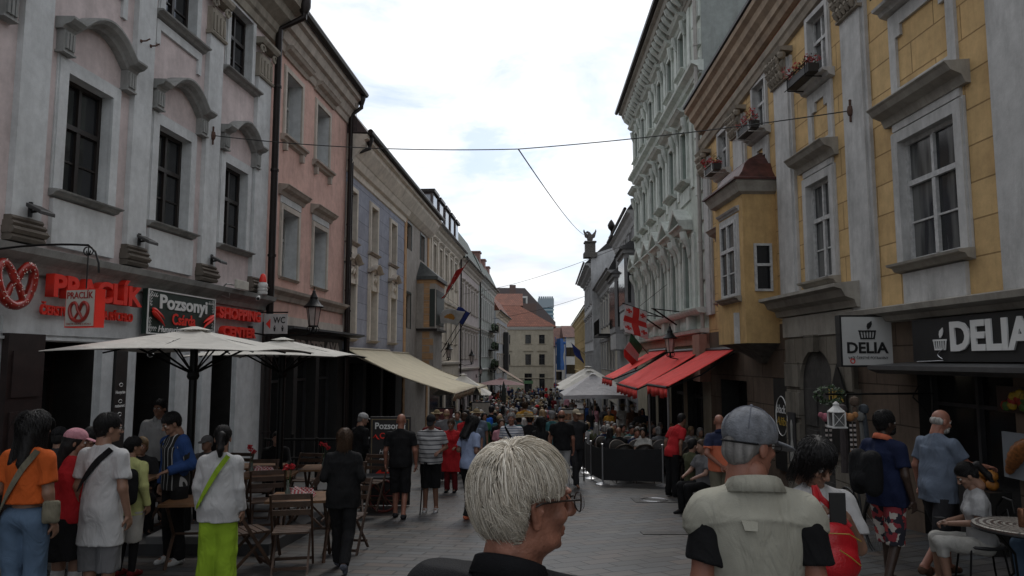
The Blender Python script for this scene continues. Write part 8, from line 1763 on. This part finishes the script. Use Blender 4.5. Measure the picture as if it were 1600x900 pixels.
# phone woman with the red bag
o,J=P(1262,688,3.9,-62,'woman with short black hair looking down at her phone beside the man in the vest',top=('short','white',.8),bottom=('trousers','black'),hair=('bob','black'),tone='asian',female=True,headrot=(18,38),arms=('phone','phone'),hcurl=55,det=2,vox=.009) if False else P(1266,686,3.9,184,'woman with short black hair looking down at her phone beside the man in the vest',top=('short','white',.8),bottom=('trousers','black'),hair=('bob','black'),tone='asian',female=True,headrot=(-22,34),arms=('phone','phone'),hcurl=55,det=2,vox=.009)
hw_=o.location; Rz=Matrix.Rotation(-R_(184),3,'Z'); W=lambda v: Rz@Vector(v)+hw_; K=J['K']
diag(o,J,1,front=True,w_=.045,m=CL['red'],r=(.2,.16))
pc=W((0.0,.325*K,1.43*K)); e=MB(); bx(e,pc,Rz@Vector((1,0,0)),Rz@Vector((0,-1,0)),.078,.15,.009); tag(e.build('mobile_phone',M_letk,root=pc,bevel=.002),'black phone held up in both hands by the woman with the red bag','phone')
bagp=at(1303,858,3.6); M_leather=mat('red_leather',(.48,.012,.02),.38,var=.12,scale=6,bump=.3,bscale=90)
s=SD(.03); s.ell((0,0,0),(.125,.07,.13)); s.ell((0,0,-.07),(.14,.085,.09)); s.ell((0,-.065,-.06),(.10,.035,.08)); V,F=s.mesh(.007,folds(8,.006,22)); b=npmesh('handbag',[(V,F,0)],[M_leather],None,bagp); b.rotation_euler=(.1,.1,.3); tag(b,'bulging red leather handbag at the hip of the phone woman','bag')
p=MB(); p.tube([(-.06,-.105,.03),(0,-.112,.0),(.07,-.105,-.04)],.003,5); p.tube([(-.1,-.05,.09),(0,-.085,.1),(.1,-.06,.06)],.003,5); q=p.build('zip',[MATS['gold_lettering']],None); q.parent=b
p=MB(); p.tube([(-.08,0,.12),(-.085,.02,.17),(-.09,.05,.22),(-.085,.08,.28)],.009,6,flat=2); p.tube([(.08,0,.11),(.02,.03,.17),(-.06,.06,.23),(-.085,.08,.28)],.008,6,flat=2); q=p.build('handle',[M_leather],None,True); q.parent=b
# ================================================================ the man in the vest
D=2.8; VX=PX(1170,D)
vm=wrinkle(mat('pale_olive_vest_cotton',(.37,.36,.30),.9,var=.12,scale=4,bump=.5,bscale=260,spec=.15),7,.03)
o,J=person(VX,D,6,HT(646,D)+.0,'man in a pale olive vest over a black t-shirt with a grey cap',top=('short','black',.86),bottom=('trousers','khaki'),hair=('short','grey'),tone='red',headrot=(56,8),belly=.035,slim=.93,ease=.012,strand=False,det=2,vox=.009,arms=('close','close'),glasses=True,shoes='black')
up=J['up']; K=J['K']
s=SD(.035); e=.026; s.ell(up((0,-.005,1.30)),(.152+e,.100+e,.18)); s.cone(up((0,-.025,1.38)),up((0,-.012,1.45)),.070+e*1.3,.052+e*1.3); s.tub(up((0,.0,1.38)),up((0,.02,.84)),(.150+e,.095+e),(.172+e,.135+e),k=.05)
for sx in(-1,1): s.cone(up((sx*.03,-.025,1.445)),up((sx*.160,-.01,1.385)),.070,.079); s.cone(up((sx*.160,-.01,1.385)),up((sx*.196,-.01,1.352)),.079,.068)
for sx in(-1,1): s.sub(up((sx*.295,-.0,1.12)),(.115,.19,.165),None,.02)
s.cut((0,0,-1),-.86); s.cut((0,.4,1),1.512)
f0=folds(21,.007,7)
def vf(P):
    yk=1.392-.5*np.abs(P[...,0])**1.6; bk=(P[...,1]<0)
    return f0(P)*(.5+.5*(P[...,2]<1.36))-(.0045*np.exp(-((P[...,2]-yk)/.007)**2)*bk).astype(np.float32)+(.010*np.sin(P[...,0]*34+P[...,2]*5)*np.clip((1.3-P[...,2])*2,0,1)*bk).astype(np.float32)*.6
V,F=s.mesh(.0072,vf); vest=npmesh('vest',[(V*K,F,0)],[vm],o)
collar_ring(up,K,vm,vest,o,.072)
p=MB(); z=1.385*K; yb=-.138*K
p.add([(-.028,yb-.004,z),(.028,yb-.004,z),(.022,yb-.022,z-.03),(-.022,yb-.022,z-.028),(-.028,yb+.02,z),(.028,yb+.02,z),(.022,yb+.02,z-.03),(-.022,yb+.02,z-.028)],[(0,1,2,3),(4,5,6,7),(0,1,5,4),(1,2,6,5),(2,3,7,6),(3,0,4,7)]); q=p.build('loop_tab',[vm],None); q.parent=vest
for v_ in q.data.vertices: v_.co.x-=.045
seam=MB()
for zz,dd in ((1.376,.0),):
    pts=[Vector((x_*K,-(.142-.9*x_*x_)*K-.004,(zz-.10*abs(x_))*K)) for x_ in np.linspace(-.2,.2,15)]
    seam.tube(pts,.0022,4)
# denim look baseball cap with strap gap
hc,HR=J['hc'],J['HR']; T=lambda a,b,c: Vector(tuple(hc+HR@(V3(a,b,c)*K)))
cm=mat('faded_blue_grey_cap',(.17,.18,.20),.85,var=.3,scale=30,bump=.6,bscale=140)
s=SD(.014); c_=lambda a,b,c:tuple(hc/K+HR@V3(a,b,c)); s.ell(c_(0,-.006,.052),(.094,.114,.096),HR); n=HR@V3(0,.10,-1); s.cut(n,n@V3(*c_(0,-.11,.004))); s.sub(c_(0,-.125,-.002),(.036,.04,.030),HR,.006)
V,F=s.mesh(.0055,lambda P:(.0015*np.sin(P[...,0]*60+P[...,2]*35)).astype(np.float32)); cap=npmesh('cap',[(V*K,F,0)],[cm],o)
s=SD(.008); Rv=HR@rotm(0,12); s.ell(c_(0,.128,.018),(.074,.085,.012),Rv); n=HR@V3(0,-1,0); s.cut(n,n@V3(*c_(0,.085,0))); V,F=s.mesh(.004); npmesh('visor',[(V*K,F,0)],[cm],cap)
p=MB(); p.tube([T(.086*math.sin(t),-.006-.104*math.cos(t),.012) for t in np.linspace(-1.2,1.2,20)],.008,6,flat=.5); q=p.build('cap_strap',[CL['black']],None,True); q.parent=cap
p=MB()
for k in range(6):
    a=k*math.pi/3+.3; p.tube([T(.097*math.sin(b)*math.cos(a),-.006+.117*math.sin(b)*math.sin(a),.052+.099*math.cos(b)) for b in np.linspace(.05,1.45,12)],.0016,4)
p.ball(T(0,-.006,.150),.008,8); q=p.build('seam',[mat('cap_seam',(.13,.14,.17),.9)],None,True); q.parent=cap
# ================================================================ the grey haired woman in front of the camera
D=1.5; LX=PX(820,D)
HZt=at(812,686,D).z                      # crown of the head
K=.90; HC=V3(LX+.0,D,HZt-.142*K); yaw=66; HR=rotm(yaw,2)
Tn=lambda a,b,c: HC+HR@(V3(a,b,c)*K); T=lambda a,b,c: Vector(tuple(Tn(a,b,c)))
s=SD(.014); E=lambda p_,r,k=None: s.ell(Tn(*p_),V3(*r)*K,HR,k)
E((0,-.008,.035),(.074,.096,.092)); E((0,.02,-.03),(.060,.070,.078)); E((0,.05,-.083),(.033,.032,.024),.018); E((-.03,.03,-.075),(.028,.04,.022),.02); E((.03,.03,-.075),(.028,.04,.022),.02)
s.cone(Tn(0,.091,.022),Tn(0,.119,-.018),.0085,.0115,k=.010); s.ell(Tn(0,.113,-.024),(.0115,.0125,.0095),HR,.007)
for sx in(-1,1):
    E((sx*.013,.101,-.027),(.0075,.009,.0065),.006); E((sx*.03,.086,.030),(.024,.011,.008),.012); E((sx*.039,.064,-.022),(.022,.022,.020),.016); s.sub(Tn(sx*.031,.099,.012),V3(.017,.014,.010)*K,HR,.010)
    E((sx*.031,.080,.012),(.0135,.0125,.0115),.003); 
    # ear: outer rim, bowl, lobe
    s.cone(Tn(sx*.077,.008,.018),Tn(sx*.083,-.012,.026),.006,.006,k=.006); s.cone(Tn(sx*.083,-.012,.026),Tn(sx*.085,-.024,.006),.006,.006,k=.005); s.cone(Tn(sx*.085,-.024,.006),Tn(sx*.079,-.012,-.022),.006,.0065,k=.005); E((sx*.077,-.004,-.032),(.006,.010,.012),.006); E((sx*.075,-.006,-.002),(.006,.016,.024),.006); E((sx*.079,.006,-.006),(.006,.005,.007),.004)
s.cone(Tn(-.02,.088,-.055),Tn(.02,.088,-.055),.0055,.0055,k=.005); s.cone(Tn(0,.093,-.054),Tn(0,.0935,-.0545),.006,.006,k=.006); s.cone(Tn(-.016,.086,-.0665),Tn(.016,.086,-.0665),.0068,.0068,k=.005); s.ell(Tn(0,.0905,-.0665),(.008,.005,.006),HR,.006); s.sub(Tn(0,.102,-.0605),(.02,.010,.0016),HR,.004)
E((0,.079,-.092),(.017,.014,.012),.010)
nb=V3(HC[0]-.030,HC[1]-.01,HC[2]-.118); s.cone(Tn(0,-.022,-.06),nb,.054,.058,k=.03)
sx_=V3(math.cos(R_(-25)),math.sin(R_(-25)),0); fw=V3(-sx_[1],sx_[0],0)
s.ell(nb+V3(0,0,-.11),(.10,.07,.08),None,.04); s.cone(nb+sx_*.16+V3(0,0,-.075),nb-sx_*.16+V3(0,0,-.075),.05,.05,k=.05); s.ell(nb+V3(0,0,-.25),(.15,.10,.2),None,.05); s.ell(nb+V3(0,0,-.5),(.15,.10,.2),None,.05); s.ell(nb+V3(0,0,-.62),(.17,.12,.14),None,.05)
feet=[]
for q in (-1,1):
    sh=nb+sx_*q*.165+V3(0,0,-.08); el=sh+sx_*q*.06+V3(0,0,-.27); wr=el+fw*.08+V3(0,0,-.23); s.cone(sh,el,.05,.038,k=.03); s.cone(el,wr,.038,.026,k=.02)
    hp=nb+sx_*q*.09+V3(0,0,-.62); kn=hp+V3(0,0,-.4); an=V3(kn[0],kn[1],G(D)+.07); s.cone(hp,kn,.085,.055,k=.03); s.cone(kn,an,.054,.036,k=.03); s.cone(an,an+fw*.13+V3(0,0,-.035),.035,.03,k=.02); feet.append((hp,kn,an)); 
    globals()['LW%d'%(q+1)]=(el,wr,sh)
wrin=folds(3,.0006,90)
V,F=s.mesh(.0042,lambda P: wrin(P)*(P[...,2]<HC[2]+.03)); base=V3(LX,D,G(D)); HP=[(V-base,F,0)]
for q in(-1,1):
    el,wr,sh=globals()['LW%d'%(q+1)]; d=wr-el; d/=np.linalg.norm(d); V2,F2=hand(wr,d,-sx_*q,q,35,.9,.006); HP.append((V2-base,F2,0))
M_old=mat('weathered_fair_skin',(.33,.145,.095),.48,var=.3,scale=22,bump=.35,bscale=110)
lady=npmesh('person',HP,[M_old],None,base); tag(lady,'grey haired woman with round glasses and a black jacket, large in the foreground, looking right','person')
# jacket with stand collar
s=SD(.03); s.ell(nb+V3(0,0,-.10),(.135,.10,.085)); s.cone(nb+V3(0,0,-.045),nb-sx_*.165+V3(0,0,-.082),.064,.070); s.cone(nb+V3(0,0,-.045),nb+sx_*.165+V3(0,0,-.082),.064,.070); s.ell(nb+V3(0,0,-.27),(.19,.13,.22)); s.ell(nb+V3(0,0,-.5),(.19,.135,.22)); s.ell(nb+V3(0,0,-.64),(.205,.15,.12))
for q in(-1,1):
    el,wr,sh=globals()['LW%d'%(q+1)]; s.cone(sh,el,.068,.055,k=.03); s.flat(el,wr,.055,.045,k=.02)
s.cut((0,0,1),nb[2]-.012)
V,F=s.mesh(.008,folds(4,.005,10)); jm=mat('black_jacket_wool',(.012,.012,.014),.8,var=.15,bump=.5,bscale=300,spec=.2); jk=npmesh('jacket',[(V-base,F,0)],[jm],lady)
p=MB(); R2=[]
for (r,z,th) in ((.066,-.04,0),(.060,-.002,0),(.0585,.010,0),(.064,.008,0),(.075,-.024,0)):
    R2.append([Vector(tuple(nb+V3(0,-.004,0)-base+sx_*r*1.12*math.cos(a)+fw*(r*1.05*math.sin(a))+V3(0,0,z-.028*math.sin(a)))) for a in np.linspace(math.pi*.62,math.pi*2.38,30)])
p.loft(R2,close=False); q=p.build('collar',[jm],None,True); q.parent=jk; q.modifiers.new('thickness','SOLIDIFY').thickness=.004
s=SD(.03)
for hp,kn,an in feet: s.cone(hp,kn,.098,.068); s.flat(kn,an,.068,.05)
V,F=s.mesh(.014); npmesh('trousers',[(V-base,F,0)],[CL['charcoal']],lady)
for hp,kn,an in feet:
    s=SD(.02); s.cone(an+V3(0,-.02,-.02),an+fw*.15+V3(0,0,-.03),.045,.038); s.cut((0,0,-1),-(G(D)+.002)); V,F=s.mesh(.01); npmesh('shoe',[(V-base,F,0)],[CL['black']],lady)
# eye and lashes, brow
for sx in(-1,1):
    p=MB(); p.ball(T(sx*.031,.0845,.012)-Vector(tuple(base)),.0062,8); q=p.build('iris',[mat('dark_iris',(.02,.012,.008),.2)],None,True); q.parent=lady
# glasses
M_gl=mat('dark_spectacle_frame',(.02,.012,.010),.3,var=.1)
gm_=bpy.data.materials.new('spectacle_lens'); gm_.use_nodes=True; gb=gm_.node_tree.nodes['Principled BSDF']; gb.inputs['Transmission Weight'].default_value=1; gb.inputs['Roughness'].default_value=.02; gb.inputs['IOR'].default_value=1.1; gb.inputs['Base Color'].default_value=(.8,.82,.85,1)
p=MB(); B0=Vector(tuple(base))
for sx in(-1,1):
    p.tube([T(sx*.034+.0245*math.cos(t),.121-.010*abs(math.cos(t))*(1 if math.cos(t)*sx>0 else .0),.004+.0215*math.sin(t))-B0 for t in [k*math.pi/14 for k in range(29)]],.0017,6)
    p.tube([T(sx*.0585,.111,.012)-B0,T(sx*.066,.10,.014)-B0,T(sx*.080,.05,.016)-B0,T(sx*.087,.0,.014)-B0,T(sx*.086,-.02,.006)-B0],.0021,6)
p.tube([T(-.010,.121,.008)-B0,T(0,.126,.012)-B0,T(.010,.121,.008)-B0],.0018,6); gl_=p.build('glasses',[M_gl],None,True); gl_.parent=lady
for sx in(-1,1):
    p=MB(); p.loft([[T(sx*.034+.0235*math.cos(t),.1195+yy,.004+.0205*math.sin(t))-B0 for t in [k*math.pi/12 for k in range(24)]] for yy in (0,.0012)]); q=p.build('lens',[gm_],None); q.parent=gl_
# hair: scalp shell and several thousand strands falling from the crown
s=SD(.02); s.ell(Tn(0,-.012,.040),V3(.0785,.0995,.0945)*K,HR); s.ell(Tn(0,-.05,-.02),V3(.064,.057,.06)*K,HR); n=HR@V3(0,.70,-.71); n/=np.linalg.norm(n); s.cut(n,n@Tn(0,.072,.058)); s.sub(Tn(.085,.0,-.02),V3(.02,.028,.04)*K,HR); s.sub(Tn(-.085,.0,-.02),V3(.02,.028,.04)*K,HR)
V,F=s.mesh(.006); scalp=npmesh('hair',[(V-base,F,0)],[mat('hair_roots',(.17,.145,.11),.7,var=.4,scale=40)],lady)
strands(HC,HR,K,'lady',12500,'silver',11,scalp,.00105,10,base)
# ================================================================ the crowd
def crowd_proto(kind):
    leg,sex,hr,hat,sl=kind
    o,J=person(0,0,0,1.72,'x',top=('long' if sl else 'short','white',.84),bottom=('trousers' if leg!='skirt' else 'skirt','black'),hair=(hr,'black'),legs={'a':'walk','b':'walk2','c':'stand','skirt':'stand'}[leg],arms=('swingf','swingb') if leg=='a' else (('swingb','swingf') if leg=='b' else ('down','bent')),female=sex=='f',det=0,hat=(hat,'white') if hat else None,vox=.026,shoes=None)
    for ob in [o]+list(o.children):
        for sl_ in ob.material_slots: sl_.link='OBJECT'; sl_.material=ob.data.materials[0]
    return o
kinds=[('a','m','short',None,0),('b','m','short','cap',0),('c','m','balding',None,0),('a','f','long',None,0),('b','f','bob',None,1),('c','f','pony',None,0),('c','m','short','straw',0),('skirt','f','long',None,0),('b','m','short',None,1),('a','f','bob','cap',0)]
words_c={('a','m','short',None,0):'man',('b','m','short','cap',0):'man in cap',('c','m','balding',None,0):'balding man',('a','f','long',None,0):'long haired woman',('b','f','bob',None,1):'woman with bob',('c','f','pony',None,0):'woman with ponytail',('c','m','short','straw',0):'man in straw hat',('skirt','f','long',None,0):'woman in skirt',('b','m','short',None,1):'long sleeved man',('a','f','bob','cap',0):'woman in cap'}
tops=['black','charcoal','navy','white','lightgrey','grey','red','darkred','blue','paleblue','teal','green','pink','beige','khaki','brown','coral','offwhite','mustard','denimdark']; tw=np.array([8,6,6,3,3,5,2.0,3,2,1.5,2,1,1.5,2,3,4,1,1.5,.4,3]); tw/=tw.sum()
nicen=dict(black='black',charcoal='charcoal',navy='navy',white='white',lightgrey='light grey',grey='grey',red='bright red',darkred='dark red',blue='blue',paleblue='pale blue',teal='teal',green='green',pink='pink',beige='beige',khaki='khaki',brown='brown',coral='coral',offwhite='cream',mustard='mustard',denimdark='dark denim')
hairs=['black','brown','grey','blond','white']; bots=['black','charcoal','denimdark','khaki','navy','beige']
used_p={}; Rc=np.random.default_rng(5); used=set(); placed=[]; cnt=0
def place_crowd(n,y0,y1,xr,near):
    global cnt; tries=0; k=0
    while k<n and tries<n*40:
        tries+=1; y=y0+(y1-y0)*Rc.random()**1.0; lo,hi=xr(y); x=lo+(hi-lo)*Rc.random()
        if any(abs(x-a)<.42 and abs(y-b)<.5 for a,b in placed[-420:]): continue
        kd=kinds[Rc.integers(len(kinds))]; tp_=tops[Rc.choice(len(tops),p=tw)]; hr=hairs[Rc.integers(5)]; bt=bots[Rc.integers(6)]; hd=0 if Rc.random()<.55 else 180
        key=(kd,tp_,hr,bt,hd,near)
        if key in used: continue
        used.add(key); placed.append((x,y))
        if kd not in used_p: used_p[kd]=o=crowd_proto(kd)
        else: o=copy_tree(used_p[kd])
        o.location=(x,y,G(y)); o.rotation_euler=(0,0,R_(-hd+Rc.uniform(-25,25))); sc=Rc.uniform(.93,1.06) if kd[1]=='m' else Rc.uniform(.89,1.0); o.scale=(sc,sc,sc)
        tag(o,'%s, %s hair, %s top, %s %s, %s, %s'%(words_c[kd].replace('man in straw hat','straw hat man'),hr,nicen[tp_],'denim' if bt=='denimdark' else bt,'skirt' if kd[0]=='skirt' else 'trousers','seen from behind' if hd==0 else 'facing us',near),'person','people in the crowd filling the street')
        o.material_slots[0].material=skin(['fair','red','tan','tan','asian','dark'][Rc.integers(6)])
        for ch in o.children:
            nm=ch.name.split('.')[0]
            m=CL[tp_] if nm in('t_shirt','long_sleeve_top') else (CL[bt] if nm in('trousers','skirt') else (hairm(hr) if nm=='hair' else (CL[['beige','white','navy','red','straw'][Rc.integers(5)]] if nm in('cap','hat') else None)))
            if nm=='hat': m=CL['straw']
            if m: ch.material_slots[0].material=m
        k+=1
placed+=[(o_.location.x,o_.location.y) for o_ in bpy.data.objects if o_.get('category')=='person']
place_crowd(16,17,21.5,lambda y:(-2.2,1.5),'front of crowd')
place_crowd(46,21.5,34,lambda y:(-2.5,1.75),'near crowd')
place_crowd(70,34,55,lambda y:(-2.6,2.2),'middle of crowd')
place_crowd(70,55,88,lambda y:(-2.4,5.2),'far crowd')
place_crowd(52,88,150,lambda y:(-1.0 if y<116 else 7.6,8.5 if y<116 else 10.5),'farthest crowd')
place_crowd(22,27.5,46,lambda y:(2.4,5.4),'under right parasols')
bpy.context.view_layer.update()
